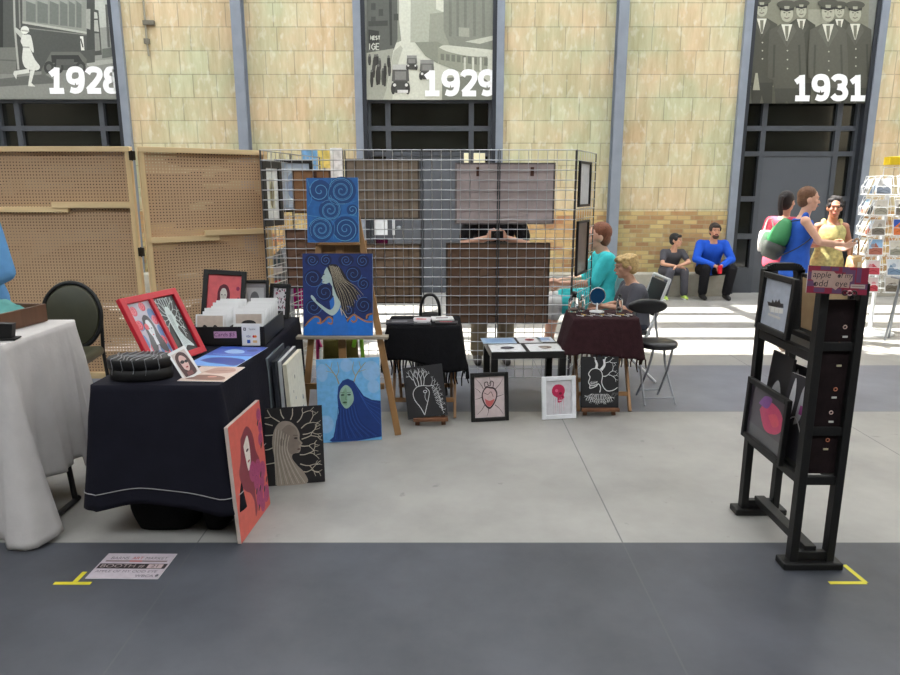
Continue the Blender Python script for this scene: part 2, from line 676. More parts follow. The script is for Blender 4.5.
def floor_mat():
    m = bpy.data.materials.new('painted_concrete_floor')
    m.use_nodes = True
    N, L = m.node_tree.nodes, m.node_tree.links
    b = N['Principled BSDF']
    tc = N.new('ShaderNodeTexCoord')
    sp = N.new('ShaderNodeSeparateXYZ')
    L.new(tc.outputs['Object'], sp.inputs[0])
    nz = N.new('ShaderNodeTexNoise')
    nz.inputs['Scale'].default_value = 1.4
    nz.inputs['Detail'].default_value = 7
    nz.inputs['Roughness'].default_value = 0.62
    L.new(tc.outputs['Object'], nz.inputs['Vector'])

    def ramp(a, c):
        r = N.new('ShaderNodeValToRGB')
        r.color_ramp.elements[0].position, r.color_ramp.elements[1].position = 0.3, 0.7
        r.color_ramp.elements[0].color, r.color_ramp.elements[1].color = lin(a) + [1], lin(c) + [1]
        L.new(nz.outputs['Fac'], r.inputs['Fac'])
        return r
    pale, dark, worn = ramp((138, 136, 132), (164, 162, 157)), ramp((58, 60, 66), (84, 86, 93)), ramp((104, 106, 114), (128, 130, 138))  # third ramp is a paler grey for the middle stripe

    def gate(out, lo, hi):
        a = N.new('ShaderNodeMath'); a.operation = 'GREATER_THAN'; a.inputs[1].default_value = lo
        c = N.new('ShaderNodeMath'); c.operation = 'LESS_THAN'; c.inputs[1].default_value = hi
        d = N.new('ShaderNodeMath'); d.operation = 'MULTIPLY'
        L.new(out, a.inputs[0]); L.new(out, c.inputs[0])
        L.new(a.outputs[0], d.inputs[0]); L.new(c.outputs[0], d.inputs[1])
        return d.outputs[0]

    def addm(p, q):
        d = N.new('ShaderNodeMath'); d.operation = 'MAXIMUM'
        L.new(p, d.inputs[0]); L.new(q, d.inputs[1])
        return d.outputs[0]
    dk, mid_band = gate(sp.outputs['Y'], -50, 2.875), gate(sp.outputs['Y'], 4.78, 6.12)
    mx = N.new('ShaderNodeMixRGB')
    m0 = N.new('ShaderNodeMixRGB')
    L.new(mid_band, m0.inputs['Fac']); L.new(pale.outputs[0], m0.inputs['Color1']); L.new(worn.outputs[0], m0.inputs['Color2'])
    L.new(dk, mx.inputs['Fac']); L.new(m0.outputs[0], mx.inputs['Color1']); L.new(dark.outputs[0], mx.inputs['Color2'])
    # saw-cut joints
    jj = None
    for k in range(-5, 6):
        x = 0.8 + 1.97 * k
        g = gate(sp.outputs['X'], x - 0.0035, x + 0.0035)
        jj = g if jj is None else addm(jj, g)
    for y in (2.875, 4.78, 6.12):
        jj = addm(jj, gate(sp.outputs['Y'], y - 0.003, y + 0.003))
    m2 = N.new('ShaderNodeMixRGB')
    m2.inputs['Color2'].default_value = lin((84, 86, 88)) + [1]
    ml = N.new('ShaderNodeMath'); ml.operation = 'MULTIPLY'; ml.inputs[1].default_value = 0.75
    L.new(jj, ml.inputs[0]); L.new(ml.outputs[0], m2.inputs['Fac']); L.new(mx.outputs[0], m2.inputs['Color1'])
    # small dark scuffs
    n3 = N.new('ShaderNodeTexNoise')
    n3.inputs['Scale'].default_value = 9
    n3.inputs['Detail'].default_value = 3
    L.new(tc.outputs['Object'], n3.inputs['Vector'])
    r3 = N.new('ShaderNodeValToRGB')
    r3.color_ramp.elements[0].position, r3.color_ramp.elements[1].position = 0.69, 0.76
    r3.color_ramp.elements[1].color = (0.35, 0.35, 0.35, 1)
    L.new(n3.outputs['Fac'], r3.inputs['Fac'])
    m4 = N.new('ShaderNodeMixRGB')
    m4.inputs['Color2'].default_value = lin((70, 72, 76)) + [1]
    L.new(r3.outputs[0], m4.inputs['Fac']); L.new(m2.outputs[0], m4.inputs['Color1'])
    L.new(m4.outputs[0], b.inputs['Base Color'])
    b.inputs['Roughness'].default_value = 0.42
    b.inputs['Specular IOR Level'].default_value = 0.35
    return m


b = MB()
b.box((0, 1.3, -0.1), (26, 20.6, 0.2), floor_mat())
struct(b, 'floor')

TILE, BRICK = wall_mat('tile'), wall_mat('brick')
FRAME = M((74, 78, 85), 0.45, 0.2, 0.06, 6)
FRAME_DK = M((42, 46, 53), 0.45, 0.2, 0.06, 6)
COLUMN = M((130, 138, 150), 0.5, 0.1, 0.08, 5)
PANE = M((24, 26, 24), 0.08, 0, 0.5, 2.0, coat=0.5)
DOORM = M((80, 84, 91), 0.5, 0.1, 0.04, 3)
CONC = M((168, 164, 152), 0.8, 0, 0.14, 6, 0.3)

BAYS = [(-6.95, -4.75), (-1.40, 0.79), (4.25, 6.31)]
HW = 6.2
edges = [-13.0] + [e for by in BAYS for e in by] + [13.0]
# wall pieces between the window bays: tile above, brick below, plinth ledge at the foot
wroot = E('wall_back', None, None, kind='structure')
for k in range(0, len(edges), 2):
    x0, x1 = edges[k], edges[k + 1]
    b = MB(); b.box(((x0 + x1) / 2, WY + 0.2, (1.27 + HW) / 2), (x1 - x0, 0.4, HW - 1.27), TILE); b.build('clay_tile_facing', wroot)
    b = MB(); b.box(((x0 + x1) / 2, WY + 0.19, 0.635), (x1 - x0, 0.42, 1.27), BRICK); b.build('brick_base', wroot)
    b = MB(); b.box(((x0 + x1) / 2, WY - 0.15, 0.17), (x1 - x0, 0.34, 0.34), CONC, bev=0.01); struct(b, 'trim_2')

for x in (-3.04, 2.47):
    b = MB()
    b.box((x, WY - 0.2, HW / 2), (0.145, 0.016, HW), COLUMN)
    b.box((x, WY - 0.03, HW / 2), (0.145, 0.016, HW), COLUMN)
    b.box((x, WY - 0.115, HW / 2), (0.012, 0.16, HW), COLUMN)
    b.box((x, WY - 0.12, 4.42), (0.17, 0.2, 0.14), M((78, 84, 98), 0.5))
    o = b.build('trim_1')
    o['kind'] = 'structure'

ZB = [2.93, 2.53, 2.45, 2.16, 2.09, 1.49, 1.42, 0.92, 0.85, 0.36]
for n, (x0, x1) in enumerate(BAYS, 1):
    w = E('window_%d' % n, None, None, kind='structure')
    yb = WY + 0.10
    fx0, fx1 = x0 + 0.11, x1 - 0.11
    # outer light posts
    for xx, nm in ((x0 + 0.055, 'side_post'), (x1 - 0.055, 'side_post')):
        b = MB()
        b.box((xx, WY - 0.02, HW / 2), (0.11, 0.1, HW), COLUMN)
        b.build(nm, w)
    b = MB()
    for xx in (fx0 + 0.03, fx1 - 0.03):
        b.box((xx, WY + 0.02, HW / 2), (0.06, 0.14, HW), FRAME_DK)
    b.build('inner_post', w)
    # lattice of glazing bars
    b = MB()
    bx0, bx1 = fx0 + 0.06, fx1 - 0.06
    m0, m1 = bx0 + 0.30, bx1 - 0.30
    for za, zb in ((2.93, 2.86), (2.53, 2.46), (2.16, 2.09)):
        b.box(((bx0 + bx1) / 2, yb, (za + zb) / 2), (bx1 - bx0, 0.08, za - zb), FRAME)
    for xx in (m0, m1):
        b.box((xx, yb, 1.45), (0.075, 0.085, 2.9), FRAME)
    for xx in (bx0 + 0.02, bx1 - 0.02):
        b.box((xx, yb, 1.45), (0.05, 0.085, 2.9), FRAME)
    for xx in ((bx0 + m0) / 2, (bx1 + m1) / 2):
        for z in (1.455, 0.885):
            b.box((xx, yb, z), (0.3, 0.08, 0.08), FRAME)
        b.box((xx, yb, 0.2), (0.3, 0.08, 0.4), FRAME)
    b.build('glazing_bars', w)
    for xa, xb in ((bx0, m0), (m0, m1), (m1, bx1)):
        for za, zb in ((2.86, 2.53), (2.46, 2.16)):
            b = MB(); b.box(((xa + xb) / 2, yb + 0.03, (za + zb) / 2), (xb - xa - 0.05, 0.01, za - zb + 0.02), PANE); b.build('pane', w)
    for xa, xb in ((bx0, m0), (m1, bx1)):
        for za, zb in ((2.09, 1.49), (1.42, 0.92), (0.85, 0.4)):
            b = MB(); b.box(((xa + xb) / 2, yb + 0.03, (za + zb) / 2), (xb - xa - 0.05, 0.01, za - zb + 0.02), PANE); b.build('pane', w)
    b = MB()
    b.box(((x0 + x1) / 2, WY + 0.3, HW / 2), (x1 - x0, 0.06, HW), M((40, 42, 46), 0.8))
    b.build('reveal_back', w)
    d = E('door_%d' % n, None, None, kind='structure')
    b = MB()
    b.box(((m0 + m1) / 2, yb, 1.045), (m1 - m0 - 0.075, 0.05, 2.09), DOORM, bev=0.004)
    b.build('door_leaf', d)
    b = MB()
    hx = m1 - 0.13 if n != 2 else m0 + 0.14
    b.tube([(hx, yb - 0.025, 1.02), (hx, yb - 0.07, 1.02)], 0.014, STEEL)
    b.ell((hx, yb - 0.085, 1.02), (0.032, 0.022, 0.032), STEEL)
    b.build('door_knob', d)

# conduit on the tile wall
b = MB()
cx = at(145, 20, WY - 0.03).x
b.tube([(cx, WY - 0.03, 6.1), (cx, WY - 0.03, 3.72), (cx + 0.01, WY - 0.03, 3.5)], 0.016, M((150, 146, 130), 0.5, 0.5))
b.box((cx + 0.05, WY - 0.03, 3.95), (0.16, 0.05, 0.06), M((112, 108, 96), 0.6, 0.4))
b.box((cx, WY - 0.03, 3.7), (0.07, 0.06, 0.07), M((120, 116, 104), 0.6, 0.4))
o = b.build('conduit')
tag(o, 'thin vertical pipe with brackets fixed high on the clay tile wall', 'pipe')

# the unseen hall around the camera: walls closed in to cut sky light from behind, roof slotted to shape the light
HALL = M((150, 142, 124), 0.85, 0, 0.1, 2)
b = MB(); b.box((-13.1, 0.9, HW / 2), (0.2, 19.8, HW), HALL); struct(b, 'wall_left')
b = MB(); b.box((13.1, 0.9, HW / 2), (0.2, 19.8, HW), HALL); struct(b, 'wall_right')
b = MB(); b.box((0, -9.1, HW / 2), (26.4, 0.2, HW), HALL); struct(b, 'wall_front')
b = MB()
RW = M((196, 196, 190), 0.8)
for y0, y1 in ((-9.2, -2.4), (-0.4, 3.3), (6.9, 7.6), (10.55, 11.2)):  # sun slot by the far wall; camera-side slot added to light fronts
    b.box((0, (y0 + y1) / 2, HW + 0.08), (26.4, y1 - y0, 0.16), RW)
for y, w_ in ((8.35, .14), (9.1, .36), (9.85, .18)):
    b.box((0, y, HW + 0.1), (26, w_, 0.16), RW)
for i in range(-5, 6):
    b.box((i * 2.6 + 0.9, 9.1, HW + 0.1), (0.12, 3.0, 0.14), RW)
    b.box((i * 2.6 + 0.9, -1.4, HW + 0.1), (0.12, 2.1, 0.14), RW)
    b.bar((i * 2.6 + 0.9, 7.5, HW + 0.3), (i * 2.6 + 2.2, 10.6, HW + 0.3), 0.16, 0.1, RW)
TRL = bpy.data.materials.new('added_roof_diffuser')  # diffusing sheet added to the unseen roof to light the stall
TRL.use_nodes = True
_n, _l = TRL.node_tree.nodes, TRL.node_tree.links
_t = _n.new('ShaderNodeBsdfTranslucent'); _t.inputs['Color'].default_value = (0.34, 0.34, 0.34, 1)
_a = _n.new('ShaderNodeAddShader'); _d = _n.new('ShaderNodeBsdfDiffuse'); _d.inputs['Color'].default_value = (0.4, 0.4, 0.4, 1)
_l.new(_t.outputs[0], _a.inputs[0]); _l.new(_d.outputs[0], _a.inputs[1]); _l.new(_a.outputs[0], _n['Material Output'].inputs['Surface'])
b.box((0, 5.1, HW + 0.05), (26.4, 3.62, 0.01), TRL)
o = b.build('ceiling')
o['kind'] = 'structure'

# ------------------------------------------------------------------ window murals (old photographs, flat sheets)
def mural(name, label, bay, draw):
    x0, x1 = bay[0] + 0.16, bay[1] - 0.16
    Y = WY - 0.03
    t = E(name, label, 'mural', loc=((x0 + x1) / 2, Y, 2.9), group='old photographs over the windows')
    b = MB()
    b.box((0, 0.012, 1.6), (x1 - x0, 0.014, 3.2), M((120, 122, 116), 0.6))
    b.build('printed_sheet', t)

    def mp(p):
        q = at(p[0], p[1], Y)
        return (min(max(q.x - (x0 + x1) / 2, -(x1 - x0) / 2), (x1 - x0) / 2), q.z - 2.9)
    a = Art(mp, rough=0.6, eps=0.0001, y=0.004)
    draw(a)
    a.build('old_photograph', t)
    return t


G = lambda v, w=0: (v + w, v + w, v - 4)


def m1928(a):
    k = 6.754
    c = lambda x, y: (x / k, y / k)
    pl = lambda pts, col: a.poly([c(*p) for p in pts], col)
    ln = lambda pts, w, col: a.line([c(*p) for p in pts], w, col, smooth=False)
    pl([(-400, -1800), (790, -1800), (790, 660), (-400, 660)], (176, 180, 172))
    pl([(630, 190), (790, 180), (790, 400), (630, 420)], (140, 143, 136))
    pl([(-400, 420), (790, 400), (790, 660), (-400, 660)], (128, 130, 124))
    pl([(-400, 540), (300, 500), (400, 560), (-400, 590)], (92, 94, 90))
    pl([(560, 415), (790, 398), (790, 425), (600, 450)], (158, 160, 152))
    # car body
    pl([(-400, -1800), (560, -1800), (640, 30), (640, 420), (560, 430), (540, 470), (300, 480), (-400, 500)], (72, 75, 71))
    pl([(150, -1800), (560, -1800), (585, 10), (585, 215), (150, 150)], (132, 136, 128))
    for x0, x1 in ((175, 240), (252, 322), (335, 395), (405, 455), (465, 505), (515, 550)):
        pl([(x0, -400), (x1, -400), (x1, 120 + x1 / 8), (x0, 120 + x0 / 8)], (104, 109, 103))
        pl([(x0, -400), (x1, -400), (x1, 30), (x0, 5)], (142, 146, 138))
    ln([(150, 150), (585, 222)], 0.03, (170, 172, 162))
    ln([(150, 185), (585, 235)], 0.015, (120, 122, 116))
    pl([(560, -400), (640, -400), (640, 330), (585, 340), (585, 10)], (60, 63, 60))
    pl([(580, 60), (610, 60), (610, 200), (580, 190)], (150, 152, 144))
    pl([(628, 60), (665, 70), (688, 370), (640, 375)], (66, 68, 64))
    pl([(636, 80), (655, 85), (660, 125), (636, 125)], (178, 180, 172))
    pl([(636, 135), (660, 135), (668, 215), (636, 210)], (168, 170, 162))
    pl([(638, 225), (668, 225), (678, 340), (642, 345)], (128, 130, 124))
    pl([(540, 245), (562, 245), (570, 340), (548, 340)], (214, 216, 208))
    ln([(545, 260), (560, 320)], 0.02, (70, 70, 68))
    pl([(-400, -400), (20, -400), (20, 320), (-400, 320)], (38, 40, 38))
    pl([(-400, 320), (110, 320), (110, 500), (-400, 500)], (108, 110, 104))
    ln([(-400, 400), (110, 410)], 0.02, (88, 90, 86))
    # truck
    pl([(280, 470), (345, 350), (540, 350), (585, 400), (585, 440), (520, 430), (350, 430), (320, 500), (280, 510)], (96, 98, 92))
    pl([(345, 372), (530, 372), (560, 420), (350, 425)], (44, 46, 44))
    for x in (330, 395, 545):
        a.ellipse(x / k, 455 / k, 34 / k, 42 / k, (50, 52, 50))
        a.ellipse(x / k, 455 / k, 18 / k, 22 / k, (90, 92, 88))
    pl([(380, 400), (500, 400), (500, 440), (380, 440)], (82, 84, 80))
    ln([(718, 30), (735, 320)], 0.035, (90, 92, 88))
    pl([(690, 330), (790, 320), (790, 380), (690, 395)], (96, 100, 94))
    # grab rails
    ln([(84, -400), (100, 190), (125, 470)], 0.03, (160, 162, 154))
    ln([(118, -400), (135, 190)], 0.02, (130, 132, 126))
    # woman boarding
    lt, mid = (206, 208, 200), (178, 180, 172)
    pl([(100, 190), (108, 185), (160, 225), (170, 260), (150, 265), (105, 215)], mid)
    a.poly([c(*p) for p in [(150, 235), (200, 235), (215, 265), (228, 340), (222, 355), (205, 330), (235, 400), (270, 450), (245, 475), (175, 460), (150, 400), (155, 320), (140, 280)]], lt, True)
    ln([(155, 318), (200, 320)], 0.02, (150, 152, 146))
    pl([(195, 465), (95, 480), (90, 500), (110, 535), (115, 505), (200, 492)], lt)
    pl([(205, 475), (235, 475), (212, 560), (240, 585), (190, 582), (195, 545)], lt)
    a.ellipse(168 / k, 203 / k, 28 / k, 27 / k, (214, 216, 208))
    ln([(145, 205), (198, 212)], 0.02, (160, 162, 154))
    W = (240, 242, 244)
    digits2(a, '1928', 322 / k, 632 / k, 182 / k, 125 / k, W)


def digits2(a, st, x, ybase, h, pitch, c):
    for ch in st:
        for ln in DIG[ch]:
            P = [(x + p[0] * h * 0.93, ybase - p[1] * h) for p in ln]
            a.line(P, 0.20 * h * 0.01555, c, smooth=len(ln) > 4, round_=False)
        x += pitch


def m1929(a):
    k = 6.615
    c = lambda x, y: (365 + x / k, y / k)
    pl = lambda pts, col: a.poly([c(*p) for p in pts], col)
    ln = lambda pts, w, col: a.line([c(*p) for p in pts], w, col, smooth=False)
    pl([(10, -1800), (850, -1800), (850, 660), (10, 660)], (198, 200, 186))
    pl([(320, -1800), (460, -1800), (470, 60), (520, 80), (520, 280), (300, 280)], (164, 167, 152))
    pl([(430, 90), (520, 80), (560, 300), (420, 300)], (142, 145, 131))
    pl([(515, -1800), (850, -1800), (850, 330), (560, 300), (520, 200)], (124, 127, 116))
    for x in (560, 610, 660, 720, 780):
        ln([(x, -400), (x + 5, 240)], 0.04, (110, 113, 103))
    pl([(620, 180), (690, 185), (690, 245), (620, 240)], (150, 152, 138))
    pl([(660, 275), (850, 235), (850, 265), (760, 290)], (180, 182, 168))
    pl([(220, -1800), (225, 130), (240, 270), (160, 300), (160, -1800)], (134, 137, 125))
    pl([(10, -1800), (200, -1800), (215, 260), (190, 330), (10, 350)], (82, 85, 79))
    pl([(150, -400), (172, -400), (180, 300), (165, 300)], (52, 54, 51))
    for x, y in ((40, 20), (90, 60), (40, 110), (190, 90)):
        pl([(x, y), (x + 30, y), (x + 30, y + 45), (x, y + 45)], (62, 64, 60))
    pl([(22, 140), (150, 135), (150, 170), (22, 175)], (58, 60, 56))
    pl([(22, 195), (92, 205), (92, 330), (22, 330)], (44, 46, 43))
    a.text_px = None
    for st, x, y, sz in (('IGE', 62, 308, 40), ('NEST', 55, 250, 22)):
        cu = [(st, x, y, sz)]
        L = {'I': [[(0, 0), (0, 1)]], 'G': [[(.8, .8), (.4, 1), (0, .6), (0, .3), (.4, 0), (.8, .2), (.8, .5), (.5, .5)]], 'E': [[(.7, 1), (0, 1), (0, 0), (.7, 0)], [(0, .5), (.6, .5)]], 'N': [[(0, 0), (0, 1), (.7, 0), (.7, 1)]], 'S': [[(.7, .9), (.3, 1), (0, .75), (.7, .25), (.35, 0), (0, .1)]], 'T': [[(0, 1), (.8, 1)], [(.4, 1), (.4, 0)]]}
        xx = x - sz * 0.8
        for chh in st:
            for q in L[chh]:
                ln([(xx + p[0] * sz * 0.7, y + sz / 2 - p[1] * sz) for p in q], 0.016, (176, 178, 168))
            xx += sz * (0.35 if chh == 'I' else 0.75)
    pl([(10, 350), (190, 320), (130, 660), (10, 660)], (150, 152, 140))
    pl([(150, 560), (190, 340), (235, 300), (250, 320), (200, 480), (180, 660), (120, 660)], (170, 172, 158))
    # crowd on the pavement
    rr = random.Random(3)
    for i in range(16):
        x, y = rr.uniform(20, 175), rr.uniform(370, 480)
        h = 60 + (y - 370) * 0.4
        pl([(x - 9, y), (x + 9, y), (x + 11, y + h * 0.6), (x + 6, y + h), (x - 6, y + h), (x - 11, y + h * 0.6)], G(rr.choice((40, 52, 66))))
        a.ellipse(365 / 1 + x / k, (y - 6) / k, 8 / k, 9 / k, G(96))
    # streetcars
    pl([(330, 280), (480, 275), (520, 300), (480, 420), (400, 370)], (128, 131, 118))
    pl([(480, 310), (560, 300), (800, 350), (810, 380), (810, 470), (640, 480), (485, 420)], (138, 141, 126))
    a.poly([c(*p) for p in [(490, 315), (520, 300), (600, 305), (720, 328), (800, 350), (812, 372), (700, 372), (560, 345)]], (190, 192, 178), True)
    for x in range(500, 800, 36):
        pl([(x, 355 + (x - 500) * 0.09), (x + 24, 357 + (x - 500) * 0.09), (x + 24, 400 + (x - 500) * 0.13), (x, 396 + (x - 500) * 0.13)], (108, 111, 100))
    for x in (660, 715, 765):
        ln([(x, 380), (x, 470)], 0.03, (196, 198, 184))
    # motor cars
    for x, y, w, h, t in ((235, 430, 115, 195, 82), (310, 370, 70, 95, 92), (410, 400, 95, 130, 96)):
        pl([(x - w * .45, y), (x + w * .45, y), (x + w * .5, y + h * .55), (x - w * .5, y + h * .55)], G(t))
        pl([(x - w * .47, y - 3), (x + w * .47, y - 3), (x + w * .45, y + h * .16), (x - w * .45, y + h * .16)], G(176 if w > 100 else 134))
        pl([(x - w * .32, y + h * .22), (x + w * .32, y + h * .22), (x + w * .32, y + h * .5), (x - w * .32, y + h * .5)], G(124))
        pl([(x - w * .42, y + h * .55), (x + w * .42, y + h * .55), (x + w * .3, y + h * .95), (x - w * .3, y + h * .95)], G(64))
        for sx in (-1, 1):
            a.ellipse(365 + (x + sx * w * .42) / k, (y + h * .8) / k, w * .13 / k, h * .2 / k, G(46))
            a.ellipse(365 + (x + sx * w * .34) / k, (y + h * .68) / k, w * .09 / k, w * .09 / k, G(206))
    pl([(215, 595), (285, 595), (285, 615), (215, 615)], G(212))
    pl([(510, 520), (700, 500), (790, 520), (850, 560), (850, 660), (510, 660)], (116, 119, 108))
    digits2(a, '1929', 365 + 385 / k, 636 / k, 176 / k, 121 / k, (240, 242, 244))


def m1931(a):
    k = 6.43
    c = lambda x, y: (740 + x / k, y / k)
    pl = lambda pts, col, s=False: a.poly([c(*p) for p in pts], col, s)
    ln = lambda pts, w, col: a.line([c(*p) for p in pts], w, col, smooth=False)
    pl([(-40, -1800), (900, -1800), (900, 665), (-40, 665)], (120, 120, 104))
    pl([(-40, 560), (900, 560), (900, 665), (-40, 665)], (84, 84, 72))
    pl([(440, 60), (560, 60), (560, 200), (440, 200)], (142, 142, 126))
    # (x, head y, scale, coat grey, front?)
    men = [(395, 70, .86, 62, 0), (640, 75, .8, 64, 0), (140, 60, .95, 66, 1), (740, 90, 1.0, 72, 1), (300, 90, 1.05, 76, 1), (565, 85, 1.1, 82, 1)]
    for x, y, s_, g, fr in men:
        cc = (g, g, g - 10)
        lo, hi = (g - 16, g - 16, g - 24), (g + 10, g + 10, g)
        sh = 105 * s_
        ty = y + 75 * s_
        pl([(x - 36 * s_, ty - 15), (x + 36 * s_, ty - 15), (x + sh, ty + 25), (x + sh * 1.1, ty + 190), (x + sh * 1.12, ty + 330), (x + sh * .8, ty + 345), (x + sh * .74, ty + 420), (x - sh * .74, ty + 420), (x - sh * .8, ty + 345), (x - sh * 1.12, ty + 330), (x - sh * 1.1, ty + 190), (x - sh, ty + 25)], cc)
        pl([(x - sh * .7, ty + 400), (x + sh * .7, ty + 400), (x + sh * .66, 665), (x + 12, 665), (x, ty + 480), (x - 12, 665), (x - sh * .66, 665)], lo)
        ln([(x - sh * .72, ty + 120), (x - sh * .78, ty + 330)], 0.03, lo)
        ln([(x + sh * .72, ty + 120), (x + sh * .78, ty + 330)], 0.03, lo)
        pl([(x - 34 * s_, ty - 12), (x + 34 * s_, ty - 12), (x + 4, ty + 90 * s_), (x - 4, ty + 90 * s_)], (206, 206, 192))
        pl([(x - 12 * s_, ty - 2), (x + 12 * s_, ty - 2), (x + 9, ty + 60), (x, ty + 95 * s_), (x - 9, ty + 60)], (108, 108, 94))
        pl([(x - 34 * s_, ty - 14), (x - 60 * s_, ty + 30), (x, ty + 130 * s_), (x - 5, ty + 85 * s_)], hi)
        pl([(x + 34 * s_, ty - 14), (x + 60 * s_, ty + 30), (x, ty + 130 * s_), (x + 5, ty + 85 * s_)], hi)
        for i in range(3):
            a.ellipse(740 + (x + 4) / k, (ty + (150 + 55 * i) * s_) / k, 5 / k, 5 / k, (168, 168, 152))
        a.ellipse(740 + x / k, y / k, 38 * s_ / k, 50 * s_ / k, (164, 164, 146))
        for sx in (-1, 1):
            a.ellipse(740 + (x + sx * 15 * s_) / k, (y - 8 * s_) / k, 7 * s_ / k, 4 * s_ / k, (88, 88, 76))
        ln([(x, y - 6 * s_), (x - 3, y + 12 * s_)], 0.012, (126, 126, 110))
        ln([(x - 16 * s_, y + 23 * s_), (x, y + 28 * s_), (x + 16 * s_, y + 22 * s_)], 0.014, (106, 100, 88))
        pl([(x - 42 * s_, y - 22 * s_), (x + 42 * s_, y - 22 * s_), (x + 46 * s_, y - 48 * s_), (x - 46 * s_, y - 48 * s_)], (44, 44, 38))
        a.ellipse(740 + x / k, (y - 58 * s_) / k, 62 * s_ / k, 26 * s_ / k, (70, 70, 60))
        pl([(x - 40 * s_, y - 24 * s_), (x, y - 14 * s_), (x + 40 * s_, y - 24 * s_), (x, y - 30 * s_)], (30, 30, 26))
        pl([(x - 16 * s_, y - 48 * s_), (x + 16 * s_, y - 48 * s_), (x + 14 * s_, y - 30 * s_), (x - 14 * s_, y - 30 * s_)], (150, 150, 134))
    pl([(98, 470), (112, 470), (126, 580), (80, 580)], (150, 150, 132))
    digits2(a, '1931', 740 + 340 / k, 650 / k, 172 / k, 119 / k, (240, 242, 244))


mural('window_mural', 'old photograph of a streetcar and boarding woman, numbered 1928, over the window', BAYS[0], m1928)
mural('window_mural', 'old photograph of a busy street with motor cars, numbered 1929, over the window', BAYS[1], m1929)
mural('window_mural', 'old photograph of uniformed men in peaked caps, numbered 1931, over the window', BAYS[2], m1931)
# ================================================================== hinged pegboard screen
def peg_mat():
    m = bpy.data.materials.new('pegboard')
    m.use_nodes = True
    N, L = m.node_tree.nodes, m.node_tree.links
    b = N['Principled BSDF']
    b.inputs['Roughness'].default_value = 0.75
    tc = N.new('ShaderNodeTexCoord')
    mp = N.new('ShaderNodeMapping')
    mp.inputs['Scale'].default_value = (40, 40, 40)
    L.new(tc.outputs['Object'], mp.inputs['Vector'])
    fr = N.new('ShaderNodeVectorMath'); fr.operation = 'FRACTION'
    L.new(mp.outputs[0], fr.inputs[0])
    sb = N.new('ShaderNodeVectorMath'); sb.operation = 'SUBTRACT'; sb.inputs[1].default_value = (0.5, 0.5, 0.5)
    L.new(fr.outputs[0], sb.inputs[0])
    ml = N.new('ShaderNodeVectorMath'); ml.operation = 'MULTIPLY'; ml.inputs[1].default_value = (1, 0, 1)
    L.new(sb.outputs[0], ml.inputs[0])
    ln = N.new('ShaderNodeVectorMath'); ln.operation = 'LENGTH'
    L.new(ml.outputs[0], ln.inputs[0])
    hole = N.new('ShaderNodeMath'); hole.operation = 'LESS_THAN'; hole.inputs[1].default_value = 0.2
    L.new(ln.outputs['Value'], hole.inputs[0])
    nz = N.new('ShaderNodeTexNoise'); nz.inputs['Scale'].default_value = 3.0; nz.inputs['Detail'].default_value = 4
    L.new(tc.outputs['Object'], nz.inputs['Vector'])
    rp = N.new('ShaderNodeValToRGB')
    rp.color_ramp.elements[0].color, rp.color_ramp.elements[1].color = lin((186, 153, 120)) + [1], lin((204, 172, 137)) + [1]
    L.new(nz.outputs['Fac'], rp.inputs['Fac'])
    mx = N.new('ShaderNodeMixRGB'); mx.inputs['Color2'].default_value = lin((62, 46, 36)) + [1]
    L.new(hole.outputs[0], mx.inputs['Fac']); L.new(rp.outputs[0], mx.inputs['Color1'])
    L.new(mx.outputs[0], b.inputs['Base Color'])
    # noise picks the holes cut through; the rest are painted dark
    n2 = N.new('ShaderNodeTexNoise'); n2.inputs['Scale'].default_value = 1.7; n2.inputs['Detail'].default_value = 2
    mp2 = N.new('ShaderNodeMapping'); mp2.inputs['Scale'].default_value = (0.7, 1, 3.2); mp2.inputs['Location'].default_value = (3.3, 0, 1.1)
    L.new(tc.outputs['Object'], mp2.inputs['Vector']); L.new(mp2.outputs[0], n2.inputs['Vector'])
    th = N.new('ShaderNodeMath'); th.operation = 'GREATER_THAN'; th.inputs[1].default_value = 0.55
    L.new(n2.outputs['Fac'], th.inputs[0])
    op = N.new('ShaderNodeMath'); op.operation = 'MULTIPLY'
    L.new(th.outputs[0], op.inputs[0]); L.new(hole.outputs[0], op.inputs[1])
    tr = N.new('ShaderNodeBsdfTransparent')
    ms = N.new('ShaderNodeMixShader')
    L.new(op.outputs[0], ms.inputs['Fac']); L.new(b.outputs[0], ms.inputs[1]); L.new(tr.outputs[0], ms.inputs[2])
    L.new(ms.outputs[0], N['Material Output'].inputs['Surface'])
    return m


PEG = peg_mat()
PINE = wood((222, 194, 146))
PINE2 = M((226, 200, 154), 0.6, 0, 0.12, 6, 0, 0, None, (0.1, 1, 1))
screen = E('pegboard_screen', 'folding pegboard screen of two framed brown boards behind the left tables', 'screen', loc=(-2.53, 5.6, 0))


